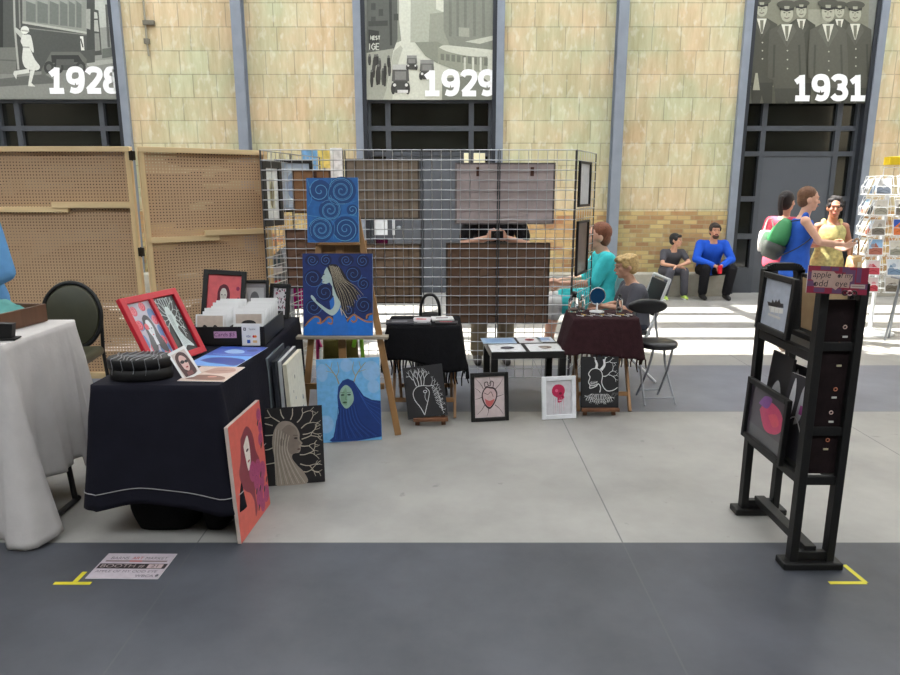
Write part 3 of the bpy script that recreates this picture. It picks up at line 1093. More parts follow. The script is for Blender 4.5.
def peg_leaf(ang, width, zl, zr, off, back=1):
    """one leaf hinged at the origin, running along +x of its own frame"""
    rot = Matrix.Rotation(ang, 4, 'Z')
    leaf = E('screen_leaf', None, None)
    leaf.parent = screen
    leaf.rotation_euler = (0, 0, ang)
    leaf.location = (off, 0, 0)
    hh = 1.90
    b = MB(); b.box((width / 2, 0.03, 0.97), (width - 0.04, 0.006, hh - 0.04), PEG); b.build('pegboard', leaf)
    for x in (0.02, width - 0.02):
        b = MB(); b.box((x, 0, 0.95), (0.04, 0.05, hh), PINE, bev=0.003); b.build('stile', leaf)
    b = MB(); b.box((width / 2, -0.002, hh + 0.012), (width, 0.058, 0.04), PINE2, bev=0.003); b.build('top_rail', leaf)
    b = MB(); b.box((width / 2, -0.002, 0.05), (width - 0.08, 0.045, 0.05), PINE2, bev=0.003); b.build('bottom_rail', leaf)
    m = width * 0.5
    for x0, x1, z in ((0.04, m + 0.06, zl), (m - 0.06, width - 0.04, zr)):
        b = MB(); b.box(((x0 + x1) / 2, 0.002 if z == zl else -0.012, z), (x1 - x0, 0.045, 0.045), PINE2, bev=0.003); b.build('cross_rail', leaf)


peg_leaf(PI, 1.22, 1.475, 1.44, -0.01)
for c in kids(kids(screen)[0]):
    pass
peg_leaf(R(36), 1.06, 1.19, 1.235, 0.045)
# left leaf faces away after the half turn: set its board behind its frame
for o in [c for c in bpy.data.objects if c.name.startswith('pegboard') and c.parent and abs(c.parent.rotation_euler.z - PI) < 0.01]:
    o.location.y = -0.06
for z in (0.45, 1.1, 1.86):
    b = MB()
    b.box((0.012, -0.03, z), (0.05, 0.008, 0.07), M((70, 62, 52), 0.4, 0.8))
    b.tube([(0.012, -0.036, z - 0.04), (0.012, -0.036, z + 0.04)], 0.006, M((60, 54, 46), 0.4, 0.8))
    b.build('hinge', screen)

# ================================================================== neighbour's stall on the left
white_cloth = M((196, 192, 190), 0.85, 0, 0.05, 9, 0.25, 0, 26)
t = E('folding_table', 'folding table with dark metal legs under the white tablecloth', 'table', loc=(-2.55, 3.23, 0))
b = MB(); b.box((0, 0, 0.905), (1.14, 0.60, 0.03), M((190, 188, 182), 0.6), bev=0.008); b.build('table_top', t)
for sx in (0.60, -0.5):
    for y in (-0.27, 0.05):
        b = MB(); b.tube([(sx if sx < 0 else 0.53, y, 0.89), (sx, y, 0.02)], 0.014, BLACK); b.build('leg', t)
    b = MB(); b.tube([(sx, -0.30, 0.02), (sx, 0.08, 0.02)], 0.014, BLACK); b.build('foot_bar', t)


def wt_drop(x, y):
    # corner flap near the front right touches the floor, side panel hangs shorter
    xr, yr = x + 2.55, y + 0.0
    d = 0.70
    if x > 0.40:
        near = max(0.0, 1 - abs(y + 0.31) / 0.17)
        d = 0.70 + 0.215 * near
        if y > 0.15:
            d = 0.76
    elif y < -0.2:
        d = 0.7 + 0.215 * max(0.0, 1 - abs(x - 0.57) / 0.25)
    return d


def wt_flare(x, y):
    e = math.hypot(x - 0.57, y + 0.31)
    if e < 0.3:
        return 0.13 * max(0.0, 1 - e / 0.075) - 0.035 * max(0.0, 1 - abs(e - 0.16) / 0.1)
    if x > 0.4 and y < 0.2:
        return 0.0
    if x > 0.4 and y > 0.22:
        return 0.02 + 0.07 * max(0.0, 1 - math.hypot(x - 0.57, y - 0.31) / 0.09)
    return 0.05


cl, _ = drape(None, 'tablecloth', -0.57, 0.57, -0.31, 0.31, 0.925, wt_drop, wt_flare, 0.035, white_cloth, seed=4, rc=0.02, J=30, N=420, fk=2.3)
cl.location = (-2.55, 3.23, 0)
tag(cl, 'white cloth hanging in folds over the table at the left edge', 'tablecloth')

# tray of teal cloth
BROWN = wood((92, 62, 42), 0.5, 14)
t = E('wooden_tray', 'brown wooden tray holding teal cloth on the white tablecloth', 'tray', loc=(-2.30, 3.36, 0.929), rz=R(-8))
b = MB(); b.box((0, 0, 0.008), (0.36, 0.30, 0.014), BROWN); b.build('tray_bottom', t)
for c, s_ in (((0.175, 0, 0.045), (0.014, 0.31, 0.09)), ((-0.175, 0, 0.045), (0.014, 0.31, 0.09)), ((0, 0.15, 0.045), (0.35, 0.014, 0.09)), ((0, -0.15, 0.035), (0.35, 0.014, 0.07))):
    b = MB(); b.box(c, s_, BROWN, bev=0.003); b.build('tray_side', t)
TEAL = M((92, 150, 146), 0.8, 0, 0.15, 14, 0.3)
rr = random.Random(5)
rings = []
nx, ny = 22, 18
vs, fs = [], []
for j in range(ny):
    for i in range(nx):
        x, y = -0.16 + 0.32 * i / (nx - 1), -0.135 + 0.27 * j / (ny - 1)
        e = min(1, 4.5 * min(i, nx - 1 - i, j, ny - 1 - j) / ny)
        z = 0.02 + e * (0.06 + 0.018 * math.sin(22 * x + 11 * y) + 0.016 * math.sin(31 * y - 14 * x + 1) + 0.012 * math.sin(55 * x))
        vs.append((x, y, z))
fs = [[j * nx + i, j * nx + i + 1, (j + 1) * nx + i + 1, (j + 1) * nx + i] for j in range(ny - 1) for i in range(nx - 1)]
b = MB(); b.add(vs, fs, TEAL, True)
o = b.build('folded_cloth')
md = o.modifiers.new('thickness', 'SOLIDIFY'); md.thickness = 0.006
o.location = (-2.30, 3.36, 0.929 + 0.006); o.rotation_euler.z = R(-8)
tag(o, 'crumpled teal cloth lying in the brown wooden tray', 'cloth')
t = E('card_holder', 'small black card holder beside the tray on the white tablecloth', 'holder', loc=(-2.06, 3.05, 0.929), rz=R(10))
b = MB(); b.prism([(-0.06, 0), (0.05, 0), (0.062, 0.07), (-0.06, 0.078)], -0.02, 0.02, BLACK); b.build('holder_body', t)
b = MB(); b.box((0, -0.01, 0.003), (0.15, 0.07, 0.006), BLACK); b.build('holder_base', t)

# banquet chair with round back
t = E('banquet_chair', 'black framed chair with rounded olive back behind the white tablecloth', 'chair', loc=(-2.71, 4.62, 0), rz=R(8))
OLIVE = M((66, 66, 50), 0.42, 0, 0.1, 12)
b = MB()
rr_ = []
for y, sc in ((-0.02, 0.93), (-0.012, 1.0), (0.012, 1.0), (0.02, 0.93)):
    rr_.append((Vector((0, 0.24 + y, 0.70)), Vector((0.185 * sc, 0, 0)), Vector((0, 0.03 * sc, 0.225 * sc))))
b.loft(rr_, OLIVE, 36); b.build('backrest', t)
b = MB()
hoop = [(0.20 * math.cos(a), 0.24 + 0.13 * (math.sin(a) * 0.24), 0.70 + 0.24 * math.sin(a)) for a in [PI * 2 * i / 40 for i in range(40)]]
b.tube(hoop, 0.015, BLACK, 8, True); b.build('back_frame', t)
b = MB(); b.box((0, 0.0, 0.45), (0.42, 0.42, 0.07), OLIVE, bev=0.03, seg=4); b.build('seat', t)
for sx in (-1, 1):
    b = MB(); b.tube([(sx * 0.195, 0.245, 0.66), (sx * 0.19, 0.225, 0.44), (sx * 0.2, 0.27, 0.012)], 0.013, BLACK); b.build('leg', t)
    b = MB(); b.tube([(sx * 0.18, -0.18, 0.43), (sx * 0.2, -0.23, 0.012)], 0.013, BLACK); b.build('leg', t)

# ================================================================== the long black table and what stands on it
TX0, TX1, TY0, TY1, TZ = -1.61, -1.03, 2.92, 4.58, 0.745
TC = Vector(((TX0 + TX1) / 2, (TY0 + TY1) / 2, 0))
t = E('trestle_table', 'long folding table hidden under the dark navy tablecloth', 'table', loc=TC)
b = MB(); b.box((0, 0, TZ - 0.03), (TX1 - TX0 - 0.03, TY1 - TY0 - 0.03, 0.03), M((120, 112, 100), 0.6)); b.build('table_top', t)
for y in (-0.42, 0.62):
    for x in (-0.2, 0.2):
        b = MB(); b.tube([(x, y, TZ - 0.04), (x, y, 0.0)], 0.013, M((60, 60, 62), 0.4, 0.6)); b.build('leg', t)
NAVY = M((23, 23, 33), 0.8, 0, 0.12, 8, 0.2, 0, 60)


def bt_drop(x, y):
    if y < -0.8:
        return 0.57 - 0.04 * math.sin((x + 0.29) * 6.5)
    return 0.60 + (0.02 * math.sin(5 * y))


def bt_flare(x, y):
    if y < -0.8:
        return 0.06
    return 0.0 if x > 0 else 0.05


hw, hd = (TX1 - TX0) / 2, (TY1 - TY0) / 2
cl, rg = drape(None, 'tablecloth', -hw, hw, -hd, hd, TZ, bt_drop, bt_flare, 0.011, NAVY, seed=9, rc=0.012, J=22, N=360)
cl.location = TC
tag(cl, 'dark navy cloth covering the long table of prints and cards', 'tablecloth')
# pale stitched line along the hem
J = len(rg) - 1
hem = [Vector(p) for p in rg[int(J * 0.90)]]
n = len(hem)
b = MB()
cen = Vector((0, 0, 0))
b.tube([p + Vector((p.x, p.y, 0)).normalized() * 0.004 for p in hem], 0.0024, M((150, 148, 150), 0.7), 5, True)
st = b.build('hem_stitching', cl)
# black bundles pushed under the table
for (x, y, w_, d_, h_, lb) in ((-1.38, 3.12, 0.34, 0.3, 0.30, 'black cloth bag pushed under the front left of the navy table'), (-1.13, 3.10, 0.13, 0.24, 0.26, 'black cloth bag under the navy table beside the leaning red canvas')):
    b = MB()
    rr_ = []
    for i in range(12):
        a = i / 11
        k = (0.86 + 0.14 * math.sin(PI * min(1, a * 1.25))) if a < 0.95 else 0.5
        rr_.append([(w_ / 2 * k * (1 + 0.05 * math.sin(3 * u + 4 * a)) * math.copysign(abs(math.cos(u)) ** 0.6, math.cos(u)), d_ / 2 * k * math.copysign(abs(math.sin(u)) ** 0.6, math.sin(u)), 0.002 + h_ * a + 0.012 * math.sin(4 * u + 1) * a) for u in [2 * PI * q / 28 for q in range(28)]])
    b.rings(rr_, M((17, 17, 19), 0.8, 0, 0.2, 12, 0.4))
    o = b.build('cloth_bag'); o.location = (x, y, 0)
    tag(o, lb, 'bag')

# oval box with silver branch pattern
t = E('oval_box', 'black oval lidded box with silver branch pattern at the front of navy table', 'box', loc=(-1.43, 3.045, TZ + 0.002), rz=R(4))
SILV = (150, 152, 156)
b = MB()
ov = lambda rx, ry, z: [(rx * math.cos(u), ry * math.sin(u), z) for u in [2 * PI * q / 40 for q in range(40)]]
b.rings([ov(0.137, 0.085, 0), ov(0.14, 0.088, 0.004), ov(0.14, 0.088, 0.07)], BLACK); b.build('box_body', t)
b = MB(); b.rings([ov(0.144, 0.092, 0.055), ov(0.144, 0.092, 0.098), ov(0.139, 0.087, 0.103)], BLACK); b.build('box_lid', t)
a = MB()
rr = random.Random(11)
for i in range(9):
    x = -0.104 + 0.026 * i
    yy = 0.09 * math.sqrt(max(0.05, 1 - (x / 0.145) ** 2))
    pts = [(x + 0.012 * math.sin(5 * q + i), -yy + 2 * yy * q, 0.1045) for q in [k / 8 for k in range(9)]]
    a.tube(pts, 0.0022, M(SILV, 0.35, 0.6), 5)
    if i % 2 == 0:
        a.tube([(x, -yy - 0.006, 0.103), (x + 0.004, -yy - 0.0035, 0.06), (x - 0.003, -yy - 0.001, 0.03 + 0.01 * (i % 3))], 0.0018, M(SILV, 0.35, 0.6), 5)
for i in range(6):
    x = -0.105 + 0.034 * i
    a.tube([(x, -0.03, 0.1045), (x + 0.02, 0.0, 0.1045), (x + 0.045, 0.015, 0.1045)], 0.002, M(SILV, 0.35, 0.6), 5)
a.build('branch_pattern', t)


# ---- portraits used in several pictures
def girl(a, skin, hair, cx=0.5, cz=0.5, s=1.0, asp=1.0, lips=(150, 40, 60), flow=1.0, eyes=(40, 40, 50)):
    q = lambda x, z: (cx + x * s * asp, cz + z * s)
    a.poly([q(*p) for p in [(-.13, .28), (0, .34), (.13, .28), (.2, .1), (.22, -.1), (.3 * flow, -.35), (.26, -.5), (.08, -.42), (0, -.3), (-.1, -.42), (-.24, -.5), (-.27 * flow, -.3), (-.2, -.08), (-.19, .12)]], hair, True)
    a.poly([q(*p) for p in [(-.05, -.12), (.05, -.12), (.06, -.3), (-.06, -.3)]], skin)
    a.poly([q(*p) for p in [(-.11, .12), (-.05, .22), (.05, .22), (.11, .1), (.1, -.02), (.05, -.13), (0, -.17), (-.05, -.13), (-.1, -.02)]], skin, True)
    for sx in (-1, 1):
        a.ellipse(cx + sx * .05 * s * asp, cz + .05 * s, .026 * s * asp, .014 * s, eyes)
    a.line([q(0, .04), q(-.012, -.03), q(.008, -.035)], .008 * s * .3, tuple(int(v * .75) for v in skin))
    a.ellipse(cx, cz - .085 * s, .03 * s * asp, .013 * s, lips)


def branches(a, x, z, ang, ln, w, c, depth, rr, spread=0.6, shrink=0.72):
    if depth == 0:
        return
    x2, z2 = x + math.cos(ang) * ln, z + math.sin(ang) * ln
    xm, zm = (x + x2) / 2 + rr.uniform(-.12, .12) * ln, (z + z2) / 2 + rr.uniform(-.12, .12) * ln
    cl = lambda v: min(0.985, max(0.015, v))
    a.line([(cl(x), cl(z)), (cl(xm), cl(zm)), (cl(x2), cl(z2))], w, c, w * 0.75)
    if not (0.02 < x2 < 0.98 and 0.02 < z2 < 0.98):
        return
    for sx in (-1, 1):
        branches(a, x2, z2, ang + sx * spread * rr.uniform(.6, 1.2), ln * shrink * rr.uniform(.8, 1.15), w * 0.75, c, depth - 1, rr, spread, shrink)


# red double frame
BL, BR = Vector((-1.415, 3.15, TZ + 0.012)), Vector((-1.295, 3.53, TZ + 0.012))
mw = plane_mat(BL, BR, R(27))
w_, h_ = (BR - BL).length, 0.375
t = E('double_framed_picture', 'bright red double frame holding two portraits, leaning on the navy table', 'picture frame', mw=mw)
RED = M((190, 22, 42), 0.4, 0, 0.05)
b = MB()
fw = 0.034
for x in (-(w_ - fw) / 2, (w_ - fw) / 2):
    b.box((x, 0.012, h_ / 2), (fw, 0.024, h_), RED, bev=0.003)
b.box((0, 0.012, h_ / 2), (fw * 0.7, 0.024, h_), RED, bev=0.003)
for z in (fw / 2, h_ - fw / 2):
    b.box((0, 0.012, z), (w_ - fw, 0.0235, fw), RED, bev=0.003)
b.build('frame', t)
b = MB(); b.box((0, 0.021, h_ / 2), (w_ - 0.02, 0.006, h_ - 0.02), M((120, 96, 72), 0.8)); b.build('backing_board', t)
iw, ih = (w_ - 2.7 * fw) / 2, h_ - 2 * fw
mp = lambda p: (-fw * 0.35 - iw + p[0] * iw, fw + p[1] * ih)
a = Art(mp, 0.4, 0.3, y=0.015)
a.rect(0, 0, 1, 1, (178, 172, 186))
for x, z, r_ in ((.1, .35, .2), (.3, .1, .2), (.75, .15, .22), (.9, .45, .2), (.2, .62, .15), (.85, .75, .2), (.5, .05, .2)):
    a.ellipse(x, z, min(r_, x - .005, .995 - x) if min(x, 1 - x) < r_ else r_, min(r_ * .6, z), (88, 124, 172))
for x, z in ((.2, .87), (.62, .92), (.16, .63), (.88, .66), (.82, .3), (.3, .22), (.75, .08)):
    a.ellipse(x, z, min(.13, 1 - x, x), min(.085, 1 - z, z), (196, 66, 84))
    a.spiral(x, z, min(.09, 1 - x, x), 1.6, .003, (232, 130, 140))
girl(a, (206, 208, 214), (58, 56, 62), .52, .5, .82, 1.35, (190, 60, 80))
a.ellipse(.40, .58, .08, .055, (214, 84, 96))
a.build('portrait', t)
mp = lambda p: (fw * 0.35 + p[0] * iw, fw + p[1] * ih)
a = Art(mp, 0.4, 0.3, y=0.015)
a.rect(0, 0, 1, 1, (38, 42, 44))
rr = random.Random(2)
PALE = (196, 208, 206)
for i in range(13):
    an = R(-35 + i * 20)
    branches(a, .42 + .12 * math.cos(an), .62 + .14 * math.sin(an), an, .2, .0042, PALE, 3, rr, .7)
a.poly([(.3, .45), (.28, .7), (.38, .82), (.52, .8), (.58, .68), (.63, .6), (.58, .55), (.6, .47), (.52, .42), (.62, .25), (.85, .06), (.55, .1), (.35, .04), (.33, .25)], PALE, True)
for i in range(5):
    a.line([(.36 + .03 * i, .68), (.36 + .03 * i, .4), (.42 + .07 * i, .12)], .002, (132, 146, 146))
a.build('portrait', t)
b = MB(); b.prism([(-0.06, 0.02), (0.06, 0.02), (0.03, 0.27), (-0.03, 0.27)], 0.026, 0.03, BLACK); b.build('easel_back', t)

# small photo card leaning on the oval box
mw = plane_mat(fl(175, 381, TZ + 0.006) + Vector((0, 0.02, 0)), fl(190, 373, TZ + 0.03) + Vector((0.0, 0.02, 0)), R(30))
t = E('photo_card', 'white bordered card with masked face leaning against the oval black box', 'card', mw=plane_mat((-1.235, 3.02, TZ + 0.003), (-1.15, 3.07, TZ + 0.003), R(25), 0.0) @ Matrix.Rotation(R(-22), 4, 'Y') @ Matrix.Translation((0.0, 0, 0.0)))
b = MB(); b.box((0, 0.001, 0.075), (0.085, 0.002, 0.15), CARD); b.build('card_stock', t)
a = Art(lambda p: ((p[0] - .5) * .066, .014 + p[1] * .122), 0.4, 0.2)
a.rect(0, 0, 1, 1, (206, 192, 186))
a.poly([(.1, 0), (.05, .5), (.15, .85), (.5, .98), (.85, .85), (.95, .45), (.9, 0)], (74, 44, 42), True)
a.poly([(.3, .3), (.28, .7), (.5, .85), (.75, .68), (.72, .35), (.52, .18)], (214, 176, 168), True)
a.ellipse(.42, .58, .14, .07, (40, 30, 34)); a.ellipse(.68, .55, .12, .06, (40, 30, 34))
a.ellipse(.53, .34, .09, .03, (150, 50, 56))
a.rect(.3, 0, .7, .16, (120, 70, 66))
a.build('photograph', t)

# flat prints on the table
def flat(name, label, cat, corners, draw, z=TZ + 0.002, group=None, th=0.0016):
    """sheet of paper lying flat; corners near-left, near-right, far-left as world points"""
    A, B, D = [Vector((p[0], p[1], z)) for p in corners]
    x = (B - A); w = x.length; x.normalize()
    d = (D - A).length
    y = Vector((0, 0, 1)).cross(x)
    m = Matrix((x, y, Vector((0, 0, 1)))).transposed().to_4x4()
    m.translation = (A + B) / 2 + y * d / 2
    t = E(name, label, cat, mw=m, group=group)
    b = MB(); b.box((0, 0, th / 2), (w, d, th), CARD); b.build('paper', t)
    a = Art(lambda p: ((p[0] - .5) * w, (p[1] - .5) * d), 0.4, 0.25)
    draw(a, w, d)
    a.v = [(v[0], v[2], th - v[1]) for v in a.v]
    a.build('printed_image', t)
    return t


def sepia(a, w, d):
    a.rect(0, 0, 1, 1, (206, 186, 176))
    a.poly([(.1, .12), (.45, .08), (.9, .1), (.86, .3), (.5, .42), (.2, .36)], (124, 88, 76), True)
    a.poly([(.25, .6), (.55, .5), (.9, .62), (.8, .9), (.4, .92)], (176, 138, 126), True)
    a.line([(.2, .55), (.5, .7), (.9, .75)], .004, (108, 62, 58))
    a.ellipse(.6, .3, .1, .05, (196, 140, 128))


def bluep(a, w, d):
    a.rect(0, 0, 1, .5, (98, 160, 226))
    a.rect(0, .5, 1, 1, (58, 86, 176))
    a.poly([(.1, .25), (.35, .15), (.65, .1), (.95, .05), (.98, .3), (.7, .4), (.4, .42), (.2, .38)], (36, 64, 150), True)
    a.poly([(.25, .72), (.45, .62), (.7, .66), (.6, .8), (.35, .85)], (146, 178, 220), True)
    a.ellipse(.8, .8, .12, .07, (34, 50, 130))
    a.line([(.1, .6), (.4, .56), (.9, .6)], .004, (140, 178, 226))


z = TZ + 0.002
flat('art_print', 'sepia print lying flat at the front right corner of navy table', 'print', (fl(177, 381, z), fl(224, 382, z), fl(196, 366.5, z)), sepia)
flat('art_print', 'two-tone blue print lying flat on the navy table', 'print', (fl(185, 365.5, z), fl(236, 367, z), fl(205, 346.5, z)), bluep)
for i, x in enumerate((210, 217.5, 225, 232.5, 240)):
    b = MB(); b.lathe([(0.016, 0), (0.018, 0.002), (0.014, 0.005), (0.004, 0.0062)], M(((225, 225, 228), (200, 205, 215), (228, 226, 220), (220, 222, 226), (210, 206, 208))[i], 0.3))
    o = b.build('pin_badge'); o.location = fl(x, 344, z)
    tag(o, 'small pale round badge in the row before the black card box', 'badge', 'badges in front of the card box')

# card box with greeting cards
BX = Vector((-1.245, 3.955, TZ + 0.003))
t = E('card_box', 'open black display box packed with greeting cards on the navy table', 'box', loc=BX, rz=R(1.5))
bw, bd, bh = 0.40, 0.50, 0.105
for nm, c, s_ in (('box_bottom', (0, 0, 0.004), (bw, bd, 0.008)), ('box_side', (-bw / 2, 0, bh / 2), (0.008, bd, bh)), ('box_side', (bw / 2, 0, bh / 2), (0.008, bd, bh)), ('box_side', (0, -bd / 2, bh / 2), (bw, 0.008, bh)), ('box_side', (0, bd / 2, bh / 2), (bw, 0.008, bh))):
    b = MB(); b.box(c, s_, BLACKWOOD, bev=0.002); b.build(nm, t)
b = MB(); b.box((0, 0, bh / 2), (0.006, bd - 0.02, bh - 0.02), BLACKWOOD); b.build('divider', t)
a = Art(lambda p: (-0.075 + p[0] * 0.125, 0.042 + p[1] * 0.038), y=-bd / 2 - 0.0045)
a.rect(0, 0, 1, 1, (196, 150, 184))
a.text('Cards', .3, .5, .8, (90, 40, 90), 0.2, 0, 0.32)
a.text('$5', .78, .5, .8, (90, 40, 90), 0.2, 0, 0.32)
a.build('pink_price_label', t)


def cardthing(label, loc, rz, lean, w, h, draw, group):
    m = Matrix.Translation(loc) @ Matrix.Rotation(rz, 4, 'Z') @ Matrix.Rotation(-lean, 4, 'X')
    t = E('greeting_card', label, 'card', mw=m, group=group)
    b = MB(); b.box((0, 0.002, h / 2), (w, 0.004, h), CARD, bev=0.001); b.build('folded_card', t)
    if draw:
        a = Art(lambda p: ((p[0] - .5) * w, p[1] * h), y=-0.0004)
        draw(a)
        a.build('printed_front', t)
    return t


def horses(n):
    def f(a):
        a.rect(.06, .05, .94, .95, (196, 180, 166))
        for k in range(n):
            x = .2 + .36 * k
            a.poly([(x - .08, .25), (x, .3), (x + .02, .5), (x + .1, .62), (x + .2, .55), (x + .15, .45), (x + .2, .3), (x + .24, .12), (x - .04, .1)], (26, 24, 26), True)
    return f


def tree_card(a):
    a.rect(.06, .05, .94, .95, (190, 176, 164))
    a.ellipse(.5, .6, .25, .13, (30, 28, 30)); a.rect(.46, .2, .54, .55, (30, 28, 30))


gcol = 'white cards packed in the black box'
gl = 'white card packed among others in the open black card box'
rr = random.Random(8)
cw, chh = 0.165, 0.145
for col in (-1, 1):
    for k in range(9):
        y = -0.225 + k * 0.05
        x = col * 0.1 + rr.uniform(-.008, .008)
        drawf, lab, gg = None, gl, gcol
        hh = chh + rr.uniform(-.006, .012)
        if k == 0 and col == -1:
            drawf, lab, gg = horses(2), 'card with black animal silhouettes at the front left of the card box', None
        elif k == 0 and col == 1:
            hh, lab, gg = 0.105, 'short plain white card at the front right of the card box', None
        elif k == 1 and col == 1:
            drawf, lab, gg = tree_card, 'card with a dark tree behind the short white card in the box', None
        elif k == 1 and col == -1:
            drawf, lab, gg = horses(1), 'card with one dark shape second in the left row of card box', None
        loc = BX + Vector((x, y, 0.012 + 0.004 * k))
        cardthing(lab, loc, R(rr.uniform(-2.5, 2.5)), R(10 + rr.uniform(-2, 3)), cw, hh, drawf, gg)

# payment sign on the front of the box
t = E('payment_sign', 'small white card payment sign propped against the front of card box', 'sign', mw=plane_mat((BX.x + 0.085, BX.y - 0.262, TZ + 0.003), (BX.x + 0.19, BX.y - 0.262, TZ + 0.003), R(4)))
b = MB(); b.box((0, 0.0015, 0.06), (0.10, 0.003, 0.118), CARD); b.build('card_stock', t)
a = Art(lambda p: ((p[0] - .5) * .1, p[1] * .118))
a.rect(.1, .72, .24, .86, (70, 70, 74)); a.rect(.14, .76, .2, .82, (230, 230, 230))
a.text('Square', .58, .79, .15, (96, 96, 100), 0, 0, 0.9)
a.text('VISA', .35, .44, .15, (30, 60, 140), .2, 0.01, 0.9)
a.ellipse(.66, .44, .07, .06, (206, 40, 50)); a.ellipse(.76, .44, .07, .06, (236, 140, 40))
a.rect(.28, .12, .46, .28, (40, 90, 190)); a.rect(.6, .14, .84, .26, (228, 190, 130))
a.build('printed_front', t)

# frames at the back of the table
def redgirl(a, w, h):
    a.rect(0, 0, 1, 1, (222, 104, 108))
    girl(a, (208, 206, 198), (96, 34, 52), .48, .5, .85, 1.1, (120, 40, 60), 1.2)
    for x, z in ((.9, .7), (.93, .45), (.85, .25)):
        a.ellipse(x, z, .05, .05, (150, 50, 90))


framed('framed_picture', 'black framed red portrait of a dark haired girl behind the card box', 'picture frame', plane_mat((-1.625, 4.34, TZ + 0.004), (-1.35, 4.36, TZ + 0.004), R(14), R(4)), 0.275, 0.345, redgirl, 0.03)


def greyp(a, w, h):
    a.rect(0, 0, 1, 1, (150, 148, 152))
    a.rect(.1, .1, .9, .86, (196, 196, 200))
    a.ellipse(.5, .5, .2, .25, (120, 120, 126))


framed('framed_picture', 'small grey picture in black frame between two frames at table back', 'picture frame', plane_mat((-1.41, 4.47, TZ + 0.004), (-1.215, 4.47, TZ + 0.004), R(14)), 0.19, 0.265, greyp, 0.018)


def doodle(a, w, h):
    a.rect(0, 0, 1, 1, (226, 222, 226))
    rr = random.Random(4)
    for i in range(40):
        x, z = rr.uniform(.08, .9), rr.uniform(.06, .92)
        a.line([(x, z), (x + rr.uniform(-.07, .07), z + .04), (x + rr.uniform(-.07, .07), z + .07)], .006, rr.choice(((30, 28, 36), (30, 28, 36), (170, 40, 90))))


framed('framed_picture', 'black frame with black and white doodle print at the table corner', 'picture frame', plane_mat((-1.235, 4.53, TZ + 0.004), (-1.09, 4.49, TZ + 0.004), R(13)), 0.15, 0.235, doodle, 0.026)

# ================================================================== canvases leaning about the table foot
def red_canvas(a, w, h):
    a.rect(0, 0, 1, 1, (206, 96, 84))
    H_ = (128, 46, 62)
    a.poly([(.3, .82), (.5, .88), (.66, .78), (.72, .6), (.8, .5), (.74, .42), (.66, .44), (.6, .36), (.55, .25), (.58, .12), (.5, .06), (.5, .2), (.42, .3), (.3, .36), (.2, .44), (.16, .56), (.24, .66)], H_, True)
    a.poly([(.36, .74), (.5, .8), (.54, .68), (.52, .56), (.44, .5), (.4, .58)], (214, 206, 198), True)
    a.ellipse(.46, .68, .04, .012, (60, 30, 40)); a.ellipse(.47, .58, .035, .01, (150, 40, 60))
    F = (160, 62, 108)
    for x, z, r_ in ((.92, .88, .06), (.93, .76, .05), (.9, .66, .06), (.55, .46, .09), (.72, .44, .08), (.86, .38, .08), (.64, .34, .08), (.8, .28, .07), (.68, .18, .09), (.9, .14, .08), (.75, .08, .06)):
        a.ellipse(x, z, min(r_ * 1.2, 1 - x), r_, F)
        a.spiral(x, z, min(r_ * .8, .98 - x), 1.5, .003, (120, 36, 84))
    for x, z in ((.86, .82), (.9, .6), (.78, .36), (.6, .26), (.85, .2), (.72, .25), (.62, .1), (.95, .26)):
        a.ellipse(x, z, .035, .018, (44, 34, 34), .6)


canvas('painting', 'coral red canvas of a dark haired girl leaning on the navy table side', 'painting', plane_mat((-0.962, 2.86, 0.002), (-0.935, 3.27, 0.002), R(2.5)), 0.41, 0.565, red_canvas, d=0.018, edge=(196, 180, 172))


def profile_canvas(a, w, h):
    a.rect(0, 0, 1, 1, (24, 23, 26))
    rr = random.Random(21)
    C = (190, 182, 166)
    pts = [(.33, .82, 150), (.22, .78, 165), (.4, .86, 110), (.5, .84, 75), (.6, .8, 50), (.66, .72, 25), (.68, .64, 8), (.24, .66, 180), (.22, .5, 190), (.24, .3, 185), (.62, .5, -5), (.62, .38, 5), (.62, .26, -12), (.64, .16, 5), (.66, .58, 15)]
    for x, z, an in pts:
        branches(a, x, z, R(an), .15, .006, C, 3, rr, .55)
    T = (158, 146, 134)
    a.poly([(.24, .0), (.23, .3), (.2, .55), (.24, .72), (.34, .82), (.48, .82), (.58, .75), (.63, .66), (.63, .58), (.67, .53), (.64, .5), (.64, .46), (.61, .41), (.52, .4), (.5, .34), (.58, .24), (.68, .14), (.7, .0)], T, True)
    a.poly([(.36, .72), (.46, .78), (.57, .73), (.6, .65), (.6, .58), (.645, .525), (.61, .5), (.61, .44), (.58, .415), (.48, .4), (.42, .5)], (134, 122, 112), True)
    a.ellipse(.57, .6, .03, .012, (50, 42, 40)); a.line([(.53, .64), (.6, .635)], .003, (70, 60, 54)); a.ellipse(.61, .455, .025, .01, (92, 70, 66))
    a.ellipse(.35, .56, .035, .05, (120, 106, 98))
    for i in range(11):
        x = .23 + .02 * i
        a.line([(x + .04, .74 - .01 * i), (x, .45), (x + .012 * i, .2), (x + .025 * i, .01)], .0026, ((196, 186, 172), (124, 114, 104))[i % 2])


canvas('painting', 'black canvas with pale woman in profile and branching lines, on the floor', 'painting', plane_mat((-1.035, 3.475, 0.002), (-0.70, 3.545, 0.002), R(9)), 0.345, 0.43, profile_canvas, d=0.018, edge=(28, 27, 30))

